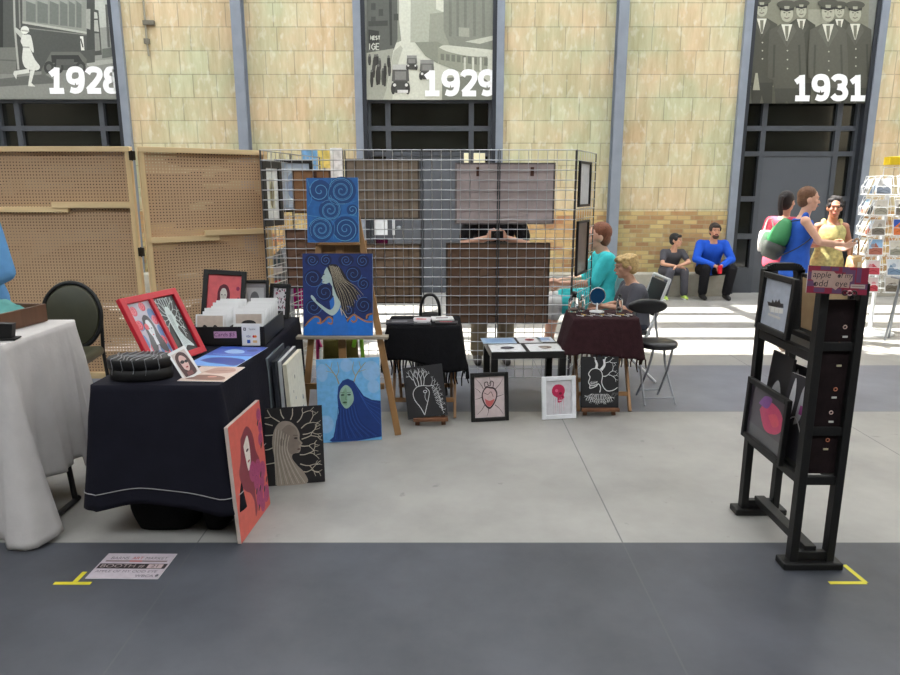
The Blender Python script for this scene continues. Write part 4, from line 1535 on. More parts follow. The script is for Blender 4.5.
# row of canvases on edge
spec = [(-0.988, (120, 128, 134), 0.02, 'grey edged canvas nearest the navy cloth in the upright row'), (-0.957, (52, 54, 60), 0.018, 'dark edged canvas second from the navy cloth in the upright row'), (-0.929, (196, 198, 200), 0.02, 'pale edged canvas third from the navy cloth in the upright row')]
for i, (x, c, d_, lb) in enumerate(spec):
    h_ = (0.68, 0.655, 0.65)[i]
    canvas('painting', lb, 'painting', plane_mat((x - 0.0, 3.66 + 0.03 * i, 0.002), (x - 0.004, 4.06 + 0.02 * i, 0.002), R(2.0)), 0.39, h_, lambda a, w, h: a.rect(0, 0, 1, 1, (58, 62, 72)), d=d_, edge=c, group='canvases stood on edge beside the navy table')


def ink(a, w, h):
    a.rect(0, 0, 1, 1, (216, 212, 196))
    rr = random.Random(3)
    for x, z, s_ in ((.45, .35, .1), (.62, .3, .12), (.75, .42, .1), (.85, .3, .08), (.55, .2, .1), (.7, .2, .09), (.8, .55, .05), (.35, .62, .03)):
        a.poly([(x + s_ * rr.uniform(.4, 1) * math.cos(u), z + s_ * .8 * rr.uniform(.4, 1) * math.sin(u)) for u in [2 * PI * q / 9 for q in range(9)]], (92, 112, 134), True)
    a.ellipse(.4, .82, .02, .02, (60, 60, 60)); a.ellipse(.25, .7, .015, .015, (90, 90, 90))


canvas('painting', 'cream canvas with blue ink blots at the end of the upright row', 'painting', plane_mat((-0.893, 3.73, 0.002), (-0.892, 4.11, 0.002), R(3)), 0.385, 0.63, ink, d=0.024, edge=(222, 216, 196), group='canvases stood on edge beside the navy table')

# ================================================================== the big easel with two blue paintings
EW = wood((150, 112, 70), 0.5, 12)
EX, EY = -0.745, 4.42
t = E('easel', 'tall tan wooden easel holding two blue paintings one above the other', 'easel', loc=(EX, EY, 0))
b = MB(); b.bar((-0.235, -0.13, 0), (-0.075, 0.15, 1.66), 0.042, 0.022, EW, (0, 1, 0), 0.003); b.build('leg', t)
b = MB(); b.bar((0.40, -0.13, 0), (0.09, 0.15, 1.66), 0.042, 0.022, EW, (0, 1, 0), 0.003); b.build('leg', t)
b = MB(); b.bar((0.02, 0.62, 0), (0.01, 0.16, 1.5), 0.04, 0.022, EW, (0, 1, 0), 0.003); b.build('rear_leg', t)
b = MB(); b.bar((0.03, -0.03, 0.3), (0.01, 0.145, 1.62), 0.05, 0.022, EW, (0, 1, 0), 0.003); b.build('centre_mast', t)
b = MB(); b.box((0.03, -0.085, 0.325), (0.56, 0.02, 0.04), EW, bev=0.002); b.build('cross_bar', t)
b = MB(); b.box((0.03, 0.1, 1.21), (0.33, 0.02, 0.12), EW, bev=0.002); b.build('cross_bar', t)
b = MB(); b.box((0.04, -0.055, 0.652), (0.60, 0.075, 0.018), M((150, 140, 124), 0.5), bev=0.002); b.build('canvas_shelf', t)
b = MB(); b.box((0.02, 0.07, 1.253), (0.27, 0.08, 0.016), EW, bev=0.002); b.build('upper_clamp', t)


def swirls(a, w, h):
    a.rect(0, 0, 1, 1, (32, 98, 166), 0.18)
    L1, L2 = (74, 140, 188), (18, 66, 122)
    for x, z, r_, tn, d_ in ((.68, .80, .28, 2.6, 1), (.26, .80, .22, 1.8, -1), (.45, .5, .22, 2.2, 1), (.88, .5, .11, 1.4, -1), (.27, .2, .24, 2.4, 1), (.74, .2, .25, 2.5, -1)):
        a.ellipse(x, z, min(r_, 1 - x, x), r_ * w / h * .95 if r_ < z else z, L2)
        r2 = min(r_, .985 - x, x - .015)
        a.spiral(x, z, r2 * w / h, tn, .006, L1, 0.4, .06, h / w, d_)
        a.spiral(x, z, r2 * .93 * w / h, tn, .0022, (104, 160, 200), 1.2, .06, h / w, d_)
    for pts in ([(.02, .98), (.1, .7), (.02, .55)], [(.5, .98), (.42, .7), (.6, .58), (.97, .64)], [(.02, .42), (.3, .38), (.52, .3), (.5, .05)], [(.97, .4), (.7, .42), (.5, .34)]):
        a.line(pts, .004, L1, .002)


mw = Matrix.Translation((EX - 0.015, EY + 0.04, 1.263)) @ Matrix.Rotation(R(-9), 4, 'X') @ Matrix.Rotation(R(-0.6), 4, 'Y')
canvas('painting', 'blue canvas of pale swirls at the top of the tall easel', 'painting', mw, 0.335, 0.415, swirls, d=0.02, edge=(150, 190, 214))


def siren(a, w, h):
    c = lambda p: ((p[0] - 28) / 485.0, 1 - (p[1] - 38) / 575.0)
    P = lambda pts: [c(p) for p in pts]
    a.rect(0, 0, 1, 1, (22, 44, 104), 0.15)
    L1, L2 = (62, 104, 164), (14, 26, 72)
    for x, y, r_, d_ in ((95, 85, 55, 1), (190, 85, 45, -1), (330, 85, 60, 1), (445, 90, 50, -1), (100, 210, 70, 1), (180, 310, 65, -1), (380, 180, 60, 1), (450, 400, 60, -1), (100, 410, 60, 1), (340, 440, 50, 1), (450, 250, 45, -1)):
        q = c((x, y))
        rr_ = min(r_ / 485.0, q[0] - .01, .99 - q[0])
        a.ellipse(q[0], q[1], rr_ * .9, min(rr_ * .9 * w / h, .99 - q[1]), L2)
        a.spiral(q[0], q[1], min(rr_ * w / h, .985 - q[1]), 1.9, .0045, L1, .5, .08, h / w, d_)
    B = (28, 112, 204)
    a.poly(P([(60, 530), (85, 500), (115, 480), (145, 490), (150, 530), (175, 520), (205, 485), (232, 500), (228, 535), (250, 520), (340, 525), (360, 480), (390, 470), (440, 500), (480, 500), (490, 470), (512, 465), (512, 612), (30, 612), (30, 560)]), B, False)
    O = (168, 112, 70)
    a.line(P([(40, 545), (70, 510), (110, 480), (145, 492), (145, 525), (125, 522)]), .010, O)
    a.line(P([(145, 530), (170, 512), (205, 482), (232, 500), (225, 530), (200, 522)]), .010, O)
    a.line(P([(322, 530), (345, 495), (385, 465), (400, 500), (380, 518), (362, 505)]), .010, O)
    a.line(P([(385, 465), (430, 495), (470, 515), (510, 515)]), .010, O)
    a.line(P([(470, 495), (475, 470), (510, 458)]), .010, O)
    SK = (176, 196, 194)
    a.poly(P([(212, 372), (240, 340), (262, 392), (300, 400), (310, 460), (338, 522), (345, 612), (228, 612), (238, 480), (222, 440)]), (40, 110, 196))
    a.poly(P([(195, 135), (180, 160), (174, 185), (158, 210), (167, 220), (162, 244), (190, 250), (214, 240), (234, 270), (234, 330), (262, 345), (300, 340), (270, 180), (225, 130)]), SK)
    a.poly(P([(240, 330), (290, 345), (282, 420), (240, 470), (196, 455), (120, 388), (84, 345), (90, 328), (112, 350), (124, 372), (150, 392), (214, 432), (246, 395)]), SK, True)
    a.line(P([(166, 186), (182, 182)]), .005, (40, 50, 60)); a.line(P([(163, 238), (178, 234)]), .004, (120, 90, 100))
    HR = (36, 32, 36)
    a.poly(P([(198, 132), (225, 112), (262, 114), (300, 148), (335, 208), (385, 270), (430, 320), (400, 330), (412, 365), (380, 360), (388, 420), (352, 395), (330, 400), (345, 450), (312, 420), (305, 480), (290, 380), (262, 330), (240, 270), (228, 200)]), HR)
    rr = random.Random(6)
    for i in range(11):
        s_ = i / 10
        x0, y0 = 215 + 60 * s_, 122 + 20 * s_ * rr.random()
        ex, ey = 300 + 150 * s_, 470 - 140 * s_
        mx_, my = 245 + 75 * s_, 230 - 10 * s_
        a.line(P([(x0, y0), (mx_, my), ((mx_ + ex) / 2 + 10, (my + ey) / 2 - 8 * (i % 3)), (ex, ey)]), .0024, (196, 182, 156), .0014)
    a.line(P([(300, 470), (290, 420), (335, 490)]), .004, (206, 192, 166))


mw = Matrix.Translation((EX + 0.012, EY - 0.062, 0.663)) @ Matrix.Rotation(R(-9), 4, 'X')
canvas('painting', 'blue canvas of a woman in profile above curling waves on the easel shelf', 'painting', mw, 0.455, 0.535, siren, d=0.02, edge=(120, 150, 190))


def antlers(a, w, h):
    c = lambda p: ((p[0] - 332) / 312.0, 1 - (p[1] - 270) / 372.0)
    P = lambda pts: [c(p) for p in pts]
    a.rect(0, 0, 1, 1, (112, 176, 226), 0.12)
    for x, y, r_ in ((360, 330, 40), (600, 330, 45), (370, 560, 40), (610, 400, 30), (480, 300, 30)):
        q = c((x, y)); a.ellipse(q[0], q[1], min(r_ / 312, q[0], 1 - q[0]), r_ / 372, (140, 184, 226))
    A_ = (156, 150, 128)
    for s_, bx in ((-1, 440), (1, 512)):
        tip = bx + s_ * 62
        a.line(P([(bx, 382), (bx + s_ * 12, 350), (bx + s_ * 38, 315), (tip, 290)]), .009, A_, .004)
        a.line(P([(bx + s_ * 12, 350), (bx - s_ * 2, 320), (bx + s_ * 4, 285)]), .006, A_, .003)
        a.line(P([(bx + s_ * 38, 315), (bx + s_ * 30, 285)]), .005, A_, .003)
        a.line(P([(bx + s_ * 22, 332), (bx + s_ * 62, 322)]), .005, A_, .003)
    NV = (20, 54, 122)
    a.poly(P([(430, 440), (436, 395), (458, 368), (484, 360), (512, 372), (535, 405), (560, 440), (600, 460), (643, 466), (643, 628), (520, 641), (398, 640), (384, 632), (404, 618), (412, 590), (420, 548), (434, 510)]), NV, False)
    a.poly(P([(440, 440), (446, 410), (472, 388), (498, 405), (510, 440), (505, 468), (474, 494), (450, 472)]), (150, 184, 168), True)
    a.poly(P([(446, 440), (474, 400), (478, 470), (468, 480), (450, 468)]), (128, 166, 140), True)
    for x in (456, 488):
        q = c((x, 432)); a.ellipse(q[0], q[1], .03, .011, (52, 76, 66)); a.line(P([(x - 10, 422), (x + 10, 421)]), .003, (70, 90, 70))
    a.line(P([(474, 435), (470, 452), (477, 454)]), .004, (98, 132, 108))
    q = c((466, 466)); a.ellipse(q[0], q[1], .035, .012, (54, 84, 58))
    for i in range(14):
        s_ = i / 13
        a.line(P([(432 + 84 * s_, 500 - 40 * abs(s_ - .4)), (424 + 120 * s_, 560), (412 + 220 * s_, 630 - 6 * s_)]), .003, ((44, 84, 156), (12, 36, 92))[i % 2])
    for i in range(5):
        a.line(P([(520 + 6 * i, 390 + 12 * i), (560 + 6 * i, 450 + 14 * i), (640, 480 + 24 * i)]), .003, (44, 84, 156))


canvas('painting', 'blue canvas of an antlered woman with long navy hair leaning on the easel', 'painting', plane_mat((-0.843, 4.135, 0.002), (-0.446, 4.20, 0.002), R(9)), 0.405, 0.54, antlers, d=0.02, edge=(170, 196, 216))

# bag behind the easel
b = MB()
rr_ = []
for i in range(10):
    a_ = i / 9
    k = 1 - 0.25 * a_ + 0.05 * math.sin(6 * a_)
    rr_.append([(0.17 * k * math.copysign(abs(math.cos(u)) ** .7, math.cos(u)), 0.09 * k * math.sin(u), 0.002 + 0.54 * a_ + 0.012 * math.sin(3 * u)) for u in [2 * PI * q / 24 for q in range(24)]])
t = E('tote_bag', 'olive cloth bag with green strap on the floor behind the easel', 'bag', loc=(-0.79, 4.78, 0))
b.rings(rr_, M((84, 78, 38), 0.85, 0, 0.2, 10, 0.3)); b.build('bag_body', t)
b = MB(); b.tube([(0.10, -0.05, 0.5), (0.13, -0.06, 0.62), (0.15, -0.02, 0.64), (0.16, 0.02, 0.35), (0.15, 0.05, 0.1)], 0.014, M((120, 176, 40), 0.6)); b.build('strap', t)
b = MB(); b.tube([(-0.13, -0.05, 0.5), (-0.15, -0.06, 0.6), (-0.165, -0.02, 0.35), (-0.16, -0.05, 0.12)], 0.012, M((206, 60, 130), 0.6)); b.build('strap', t)
# ================================================================== wire grid display wall
WIRE = M((190, 192, 196), 0.32, 1.0, 0.03)


def grid_panel(label, p, q, top=1.90):
    """welded wire panel standing from p to q on the floor (x right along it)"""
    p, q = Vector((p[0], p[1], 0)), Vector((q[0], q[1], 0))
    d = q - p
    w = d.length
    t = E('grid_panel', label, 'grid panel', loc=(p + q) / 2, rz=math.atan2(d.y, d.x), group='wire grid panels of the display wall')
    n = 8
    b = MB()
    for i in range(1, n):
        x = -w / 2 + w * i / n
        b.tube([(x, 0.004, 0.06), (x, 0.004, top)], 0.0026, WIRE, 5)
    b.build('upright_wires', t)
    b = MB()
    m = 24
    for i in range(m + 1):
        z = 0.06 + (top - 0.06) * i / m
        b.tube([(-w / 2, -0.002, z), (w / 2, -0.002, z)], 0.004, WIRE, 5)
    b.build('level_wires', t)
    for s_ in (-1, 1):
        b = MB(); b.tube([(s_ * (w / 2 - 0.004), 0.001, 0.0), (s_ * (w / 2 - 0.004), 0.001, top + 0.004)], 0.0055, M((86, 88, 92), 0.4, 0.7), 6); b.build('edge_rod', t)
    return t


GY = 5.5
gx = [-1.49, -0.83, -0.222, 0.385, 0.995]
for i, nm in enumerate(('front wire grid panel behind the tall easel, next to pegboard screen', 'front wire grid panel holding two brown boards right of the tall easel', 'front wire grid panel with the left halves of grey and dark boards', 'front wire grid panel with the right halves of grey and dark boards')):
    grid_panel(nm, (gx[i] + 0.004, GY), (gx[i + 1] - 0.004, GY))
grid_panel('wire grid panel running back from the pegboard end, hung with black frames', (-1.495, GY + 0.03), (-1.40, GY + 0.66))
grid_panel('farthest wire grid panel running back on the pegboard side', (-1.395, GY + 0.68), (-1.26, GY + 1.3))
grid_panel('wire grid panel turning back beside the seated woman', (1.0, GY + 0.03), (1.27, GY + 0.60))


def board(label, x0, x1, z0, z1, rgb, y=GY + 0.022, dep=0.02, creases=0, hooks=(), holder=None, seams=()):
    w, h = x1 - x0, z1 - z0
    t = E('hung_picture', label, 'picture', loc=((x0 + x1) / 2, y, z0), group='pictures hung on the far side of the grid')
    b = MB(); b.box((0, dep / 2, h / 2), (w, dep, h), M(rgb, 0.85, 0, 0.16, 7, 0.3, 0, 20), bev=0.003); b.build('backing_board', t)
    b = MB()
    for s_ in (-1, 1):
        b.box((s_ * (w / 2 - 0.006), dep / 2, h / 2), (0.014, dep + 0.006, h + 0.004), M(tuple(int(v * .55) for v in rgb), 0.7))
    for z in (0.004, h - 0.004):
        b.box((0, dep / 2, z), (w, dep + 0.005, 0.012), M(tuple(int(v * .55) for v in rgb), 0.7))
    b.build('edge_strip', t)
    if creases:
        b = MB()
        for k in range(1, creases):
            x = -w / 2 + w * k / creases
            b.box((x, -0.001, h / 2), (0.012, 0.004, h - 0.03), M(tuple(int(v * .8) for v in rgb), 0.85))
        b.build('fold_ridge', t)
    for hx in hooks:
        b = MB(); b.box((hx * w, -0.004, h * 0.86), (0.028, 0.008, 0.07), M((84, 52, 40), 0.5, 0.3), bev=0.002); b.build('hanger_plate', t)
    return t


def zz(y, Y=GY + 0.03):
    return at(450, y, Y).z


def xx(x, y, Y=GY + 0.03):
    return at(x, y, Y).x


board('creased brown paper backed picture hung high right of the tall easel', xx(346, 190), xx(419.5, 190), zz(219), zz(159), (148, 132, 116), creases=7)
board('brown board hung low on the grid right of the woman and waves painting', xx(361, 270), xx(421, 270), zz(303), zz(244), (136, 114, 94), creases=5)
board('grey backed picture with two brown hanger plates, high on the grid', xx(455, 190), xx(554.5, 190), zz(224), zz(163), (186, 172, 170), hooks=(-0.27, 0.27))
board('wide dark brown board hung below the grey backed picture', xx(446, 280), xx(549, 280), zz(323), zz(243), (112, 88, 72))
board('dark brown board hung low behind the left edge of the tall easel', xx(287, 265), xx(326, 265), zz(288), zz(229), (120, 92, 76))
board('tan cardboard backed picture hung behind the swirl painting', xx(293, 190), xx(331, 190), zz(213), zz(170), (158, 118, 86), hooks=(0.1,))


def strip_art(a, w, h):
    a.rect(0, 0, 1, 1, (214, 218, 218))
    a.rect(.3, .2, .7, .8, (196, 196, 176))
    a.poly([(.36, .3), (.5, .22), (.62, .34), (.66, .55), (.56, .74), (.42, .7), (.34, .5)], (120, 116, 84), True)
    a.line([(.5, .25), (.46, .5), (.54, .7)], .006, (74, 70, 52))


def light_art(a, w, h):
    a.rect(0, 0, 1, 1, (176, 192, 210))
    a.rect(.1, .08, .9, .9, (196, 208, 220))
    a.ellipse(.5, .5, .25, .3, (150, 168, 196))


z0 = 1.32
framed('framed_picture', 'black framed strip picture hung on the grid nearest the pegboard screen', 'picture frame', Matrix.Translation((-1.45, GY + 0.22, at(272, 226, GY + 0.2).z)) @ Matrix.Rotation(R(76), 4, 'Z'), 0.32, 0.52, strip_art, 0.055)
framed('framed_picture', 'black framed pale blue picture hung beyond the framed strip picture', 'picture frame', Matrix.Translation((-1.36, GY + 0.62, at(300, 212, GY + 0.62).z)) @ Matrix.Rotation(R(38), 4, 'Z'), 0.36, 0.45, light_art, 0.03)
# two pictures hung on the right-hand return, seen almost edge on
rdir = Vector((0.27, 0.57, 0)).normalized()
for y0, y1, lb, pc in ((161, 207, 'upper white picture hung edge-on on the grid beside the seated woman', (206, 208, 210)), (221, 276, 'lower black framed picture hung edge-on on the grid beside the seated woman', (110, 96, 84))):
    c = Vector((1.0, GY + 0.03, 0)) + rdir * 0.22
    zb, zt = at(575, y1, GY + 0.1).z, at(575, y0, GY + 0.1).z
    framed('framed_picture', lb, 'picture frame', Matrix.Translation((c.x + 0.022, c.y - 0.012, zb)) @ Matrix.Rotation(math.atan2(rdir.y, rdir.x), 4, 'Z'), 0.36, zt - zb, (lambda col: (lambda a, w, h: a.rect(0, 0, 1, 1, col)))(pc), 0.02, back=(120, 100, 84))

# papers pinned to the door behind the grid
for (x0, y0, x1, y1, c, lb) in ((464, 153, 485, 163, (236, 230, 196), 'cream paper notice on the middle door above the grey picture'), (464, 224, 476, 234, (112, 196, 206), 'small turquoise paper on the middle door below the grey picture'), (374, 219, 395, 235, (222, 226, 230), 'white paper notice on the side pane of middle window')):
    Yd = WY + 0.06
    A, B_ = at(x0, y0, Yd), at(x1, y1, Yd)
    b = MB(); b.box((0, 0, 0), (B_.x - A.x, 0.004, A.z - B_.z), M(c, 0.8, 0, 0.03))
    o = b.build('paper_notice'); o.location = ((A.x + B_.x) / 2, Yd - 0.0, (A.z + B_.z) / 2)
    tag(o, lb, 'notice')

# ================================================================== stall further back on the left: magenta table, magazines, posters
MAG = M((176, 30, 116), 0.8, 0, 0.1, 8, 0.2)
t = E('back_table', 'table under the magenta cloth behind the wire grid', 'table', loc=(-1.75, 7.0, 0))
b = MB(); b.box((0, 0, 0.71), (0.9, 0.5, 0.03), M((140, 130, 116), 0.6)); b.build('table_top', t)
for sx in (-0.4, 0.4):
    for sy in (-0.2, 0.2):
        b = MB(); b.tube([(sx, sy, 0.7), (sx, sy, 0)], 0.014, BLACK); b.build('leg', t)
cl, _ = drape(None, 'tablecloth', -0.46, 0.46, -0.26, 0.26, 0.732, lambda x, y: 0.3, lambda x, y: 0.02, 0.012, MAG, seed=13, N=160, J=10)
cl.location = (-1.75, 7.0, 0)
tag(cl, 'magenta cloth over the table behind the wire grid', 'tablecloth')
rr = random.Random(12)
cols = [(206, 190, 150), (150, 120, 90), (226, 220, 206), (120, 60, 70), (196, 160, 96), (90, 110, 150), (214, 200, 180), (170, 140, 120)]
for i, c in enumerate(cols):
    b = MB(); b.box((0, 0, 0.012), (0.14, 0.1, 0.024), M(c, 0.6), bev=0.004)
    b.box((0, 0, 0.012), (0.145, 0.104, 0.006), M((236, 232, 224), 0.8))
    o = b.build('booklet'); o.location = (-2.0 + 0.08 * i, 6.86 + 0.05 * (i % 3), 0.735 + 0.026 * (i % 2)); o.rotation_euler.z = rr.uniform(-.5, .5)
    tag(o, 'small booklet lying with others on the magenta cloth behind the grid', 'booklet', 'booklets on the magenta cloth')
# leaning magazine holder
t = E('magazine_stand', 'grey sloping magazine stand behind the left end of the wire grid', 'stand', loc=(-1.72, 6.55, 0.0))
b = MB(); b.prism([(-0.16, 0), (0.16, 0), (0.16, 0.75), (0.1, 1.05), (-0.16, 0.8)], 0, 0.2, M((120, 128, 136), 0.5)); b.build('stand_body', t)
a = Art(lambda p: (-0.13 + p[0] * 0.26, 0.72 + p[1] * 0.3), y=-0.002)
a.poly([(.05, .1), (.9, .3), (.9, .55), (.05, .3)], (214, 216, 220)); a.poly([(.2, .38), (.9, .62), (.88, .85), (.25, .55)], (70, 96, 110)); a.line([(.1, -.1), (.8, .05)], .02, (196, 70, 80)); a.line([(.1, -.2), (.8, -.05)], .02, (110, 160, 90))
a.build('printed_covers', t)
for (x0, y0, x1, y1, Yd, c, lb) in ((301, 150, 318, 172, 8.2, (120, 176, 220), 'pale blue poster board on a far easel behind the grid'), (318, 150, 330, 168, 8.3, (228, 206, 110), 'yellow poster board behind the grid above the swirl painting'), (330, 148, 343, 186, 8.4, (226, 228, 228), 'white poster board behind the grid beside the swirl painting')):
    A, B_ = at(x0, y0, Yd), at(x1, y1, Yd)
    t = E('poster_board', lb, 'poster', loc=((A.x + B_.x) / 2, Yd, 0))
    w = B_.x - A.x
    b = MB(); b.box((0, 0, (A.z + B_.z) / 2), (w, 0.012, A.z - B_.z), M(c, 0.6, 0, 0.25, 14)); b.build('poster', t)
    b = MB(); b.tube([(0, 0.02, A.z - 0.05), (0, 0.02, 0.0)], 0.012, STEEL); b.box((0, 0.02, 0.01), (0.12, 0.2, 0.02), STEEL); b.build('stand', t)

# ================================================================== folding tray tables with shawls
TW = wood((156, 116, 76), 0.5, 12)


def tray_table(label, loc, w, d, h):
    t = E('tray_table', label, 'table', loc=loc)
    b = MB(); b.box((0, 0, h - 0.01), (w, d, 0.02), TW, bev=0.004); b.build('table_top', t)
    for sx in (-1, 1):
        x = sx * (w / 2 - 0.03)
        b = MB(); b.bar((x, -d / 2 - 0.06, 0.0), (x, d / 2 - 0.05, h - 0.02), 0.02, 0.036, TW, (0, 1, 0), 0.002); b.build('leg', t)
        b = MB(); b.bar((x - sx * 0.024, d / 2 + 0.06, 0.0), (x - sx * 0.024, -d / 2 + 0.05, h - 0.02), 0.02, 0.036, TW, (0, 1, 0), 0.002); b.build('leg', t)
    for y in (-d / 2 - 0.005, d / 2 + 0.005):
        b = MB(); b.box((0, y, 0.12), (w - 0.08, 0.02, 0.03), TW, bev=0.002); b.build('stretcher', t)
    return t


def fringe(cl, rg, mat, ln, step, seed):
    rr = random.Random(seed)
    last = rg[-1]
    b = MB()
    for i in range(0, len(last), step):
        p = Vector(last[i])
        q = p + Vector((rr.uniform(-.012, .012), rr.uniform(-.012, .012), -ln * rr.uniform(.6, 1.1)))
        b.tube([p, (p + q) / 2 + Vector((rr.uniform(-.008, .008), rr.uniform(-.008, .008), 0)), q], [0.006, 0.005, 0.004], mat, 4)
    b.build('fringe', cl)


SX, SYc = -0.185, 4.87
tray_table('wooden folding tray table under the black fringed shawl', (SX, SYc, 0), 0.50, 0.36, 0.655)
SHAWL = M((20, 20, 23), 0.85, 0, 0.2, 30, 0.3)
cl, rg = drape(None, 'shawl', -0.26, 0.26, -0.20, 0.20, 0.663, lambda x, y: 0.26 + 0.03 * math.sin(9 * x) + (0.03 if x > .1 else 0), lambda x, y: 0.02, 0.02, SHAWL, seed=17, rc=0.03, N=220, J=14)
cl.location = (SX, SYc, 0)
tag(cl, 'black fringed shawl draped over the tray table right of the tall easel', 'shawl')
fringe(cl, rg, SHAWL, 0.11, 3, 5)
# goods laid on the shawl
goods = [(-0.17, -0.10, 0.20, 0.15, (52, 52, 60), 'dark flat print pack at the left end of the black shawl'), (-0.02, -0.02, 0.13, 0.17, (206, 200, 204), 'white and red card at the middle of the black shawl'), (-0.01, -0.15, 0.12, 0.07, (66, 66, 70), 'small grey card at the front middle of the black shawl'), (0.13, 0.03, 0.16, 0.14, (222, 222, 222), 'white card toward the back right of the black shawl'), (0.16, -0.12, 0.16, 0.09, (40, 38, 42), 'dark card at the front right of the black shawl')]
for i, (x, y, w, d, c, lb) in enumerate(goods):
    b = MB(); b.box((0, 0, 0.006), (w, d, 0.012), M(c, 0.45), bev=0.002)
    a = Art(lambda p: (p[0] * w, p[1] * d))
    t = E('print_pack', lb, 'card', loc=(SX + x, SYc + y, 0.667), rz=R((3, -4, 2, 5, -3)[i]))
    b.build('card_stock', t)
    a.rect(-.42, -.4, .42, .4, tuple(min(255, int(v * 0.92) + 12) for v in c))
    a.rect(-.3, -.1, .25, .12, ((150, 152, 160), (190, 40, 60), (180, 180, 184), (90, 40, 50), (196, 90, 100))[i])
    a.v = [(v[0], v[2], 0.0122 - v[1]) for v in a.v]
    a.build('printed_front', t)
# black handbag with arched handle behind
t = E('handbag', 'black bag with arched handle standing behind the black shawl', 'bag', loc=(SX + 0.03, SYc + 0.33, 0))
b = MB()
b.rings([[((0.14 - 0.02 * k) * math.copysign(abs(math.cos(u)) ** .6, math.cos(u)), 0.06 * math.sin(u), 0.002 + 0.165 * k) for u in [2 * PI * q / 24 for q in range(24)]] for k in range(5)], BLACK); b.build('bag_body', t)
b = MB(); b.tube(spline([(-0.075, 0, 0.60), (-0.07, 0, 0.72), (-0.04, 0, 0.79), (0, 0, 0.805), (0.04, 0, 0.79), (0.07, 0, 0.72), (0.075, 0, 0.60)], 4), 0.012, BLACK); b.build('handle', t)


# ---- small table easels with black canvases
def mini_easel(label, loc, w, rz=0):
    MW = wood((110, 72, 48), 0.5, 14)
    t = E('small_easel', label, 'easel', loc=loc, rz=rz)
    b = MB(); b.box((0, -0.018, 0.052), (w, 0.05, 0.024), MW, bev=0.003); b.build('canvas_ledge', t)
    for sx in (-1, 1):
        b = MB(); b.bar((sx * w * 0.38, 0.005, 0), (sx * w * 0.30, 0.095, 0.36), 0.03, 0.016, MW, (0, 1, 0), 0.002); b.build('leg', t)
    b = MB(); b.bar((0, 0.2, 0), (0, 0.1, 0.36), 0.03, 0.016, MW, (0, 1, 0), 0.002); b.build('rear_leg', t)
    b = MB(); b.box((0, 0.092, 0.35), (w * 0.66, 0.016, 0.03), MW, bev=0.002); b.build('top_bar', t)
    return t


def heart_tree(a, w, h):
    a.rect(0, 0, 1, 1, (34, 34, 37))
    W_ = (206, 208, 210)
    rr = random.Random(9)
    a.line([(.42, .05), (.34, .2), (.22, .36), (.2, .5), (.3, .6), (.45, .62), (.6, .6), (.72, .6)], .005, W_)
    a.line([(.42, .05), (.5, .22), (.58, .4), (.6, .5), (.52, .58)], .005, W_)
    a.ellipse(.5, .5, .05, .03, W_); a.ellipse(.5, .5, .032, .018, (34, 34, 37))
    a.line([(.5, .47), (.48, .38), (.52, .3)], .003, W_)
    for x in (.3, .36, .42, .48):
        branches(a, x, .62, R(90 + (.4 - x) * 200), .13, .006, W_, 4, rr, .5, .72)
    for k in range(8):
        branches(a, .66 + .02 * k, .6 - .06 * k, R(60 - 14 * k), .09, .0035, W_, 3, rr, .6, .7)
        a.line([(.66 + .012 * k, .62 - .05 * k), (.8 + .012 * k, .5 - .05 * k), (.86, .3 - .03 * k)], .0025, W_)


e1 = mini_easel('small brown easel on the floor before the black fringed shawl', (-0.135, 4.48, 0), 0.24, R(4))
canvas('painting', 'black canvas with white heart and branches on the small easel', 'painting', Matrix.Translation((-0.15, 4.455, 0.068)) @ Matrix.Rotation(R(4), 4, 'Z') @ Matrix.Rotation(R(-13), 4, 'X') @ Matrix.Rotation(R(-6), 4, 'Y'), 0.275, 0.355, heart_tree, d=0.016, edge=(30, 30, 32))


def skull_tree(a, w, h):
    a.rect(0, 0, 1, 1, (26, 26, 29))
    W_ = (220, 222, 222)
    rr = random.Random(31)
    a.line([(.5, .3), (.52, .4), (.46, .47), (.4, .42), (.24, .38), (.24, .44), (.2, .5), (.24, .6), (.2, .66), (.28, .75), (.42, .77), (.53, .72), (.57, .62), (.55, .5), (.6, .4), (.7, .33), (.85, .34), (.98, .4)], .006, W_)
    for z in (.44, .49):
        a.line([(.24, z), (.32, z - .01), (.44, z + .02)], .004, W_)
    for x in (.27, .32, .37, .42):
        a.line([(x, .42), (x, .52)], .003, W_)
    a.line([(.4, .77), (.42, .85), (.38, .93)], .02, W_, .012); a.line([(.53, .74), (.62, .84), (.6, .95)], .022, W_, .012)
    branches(a, .4, .9, R(110), .08, .007, W_, 3, rr, .6, .7)
    branches(a, .61, .88, R(70), .09, .008, W_, 3, rr, .7, .7); branches(a, .62, .88, R(10), .14, .006, W_, 3, rr, .5, .7)
    branches(a, .56, .62, R(10), .16, .007, W_, 4, rr, .6, .72)
    for k in range(14):
        branches(a, .28 + .032 * k, .27, R(-90 + (k - 7) * 9), .09, .0035, W_, 3, rr, .5, .75)
    for k in range(6):
        a.line([(.8 + .03 * k, .22 + .02 * (k % 3)), (.84 + .03 * k, .3)], .002, (120, 122, 124))


e2 = mini_easel('small brown easel on the floor before the maroon fringed table', (1.08, 4.69, 0), 0.275)
canvas('painting', 'black canvas with white skull outline and branches on the small easel', 'painting', Matrix.Translation((1.075, 4.665, 0.068)) @ Matrix.Rotation(R(-11), 4, 'X'), 0.27, 0.365, skull_tree, d=0.016, edge=(26, 26, 28))

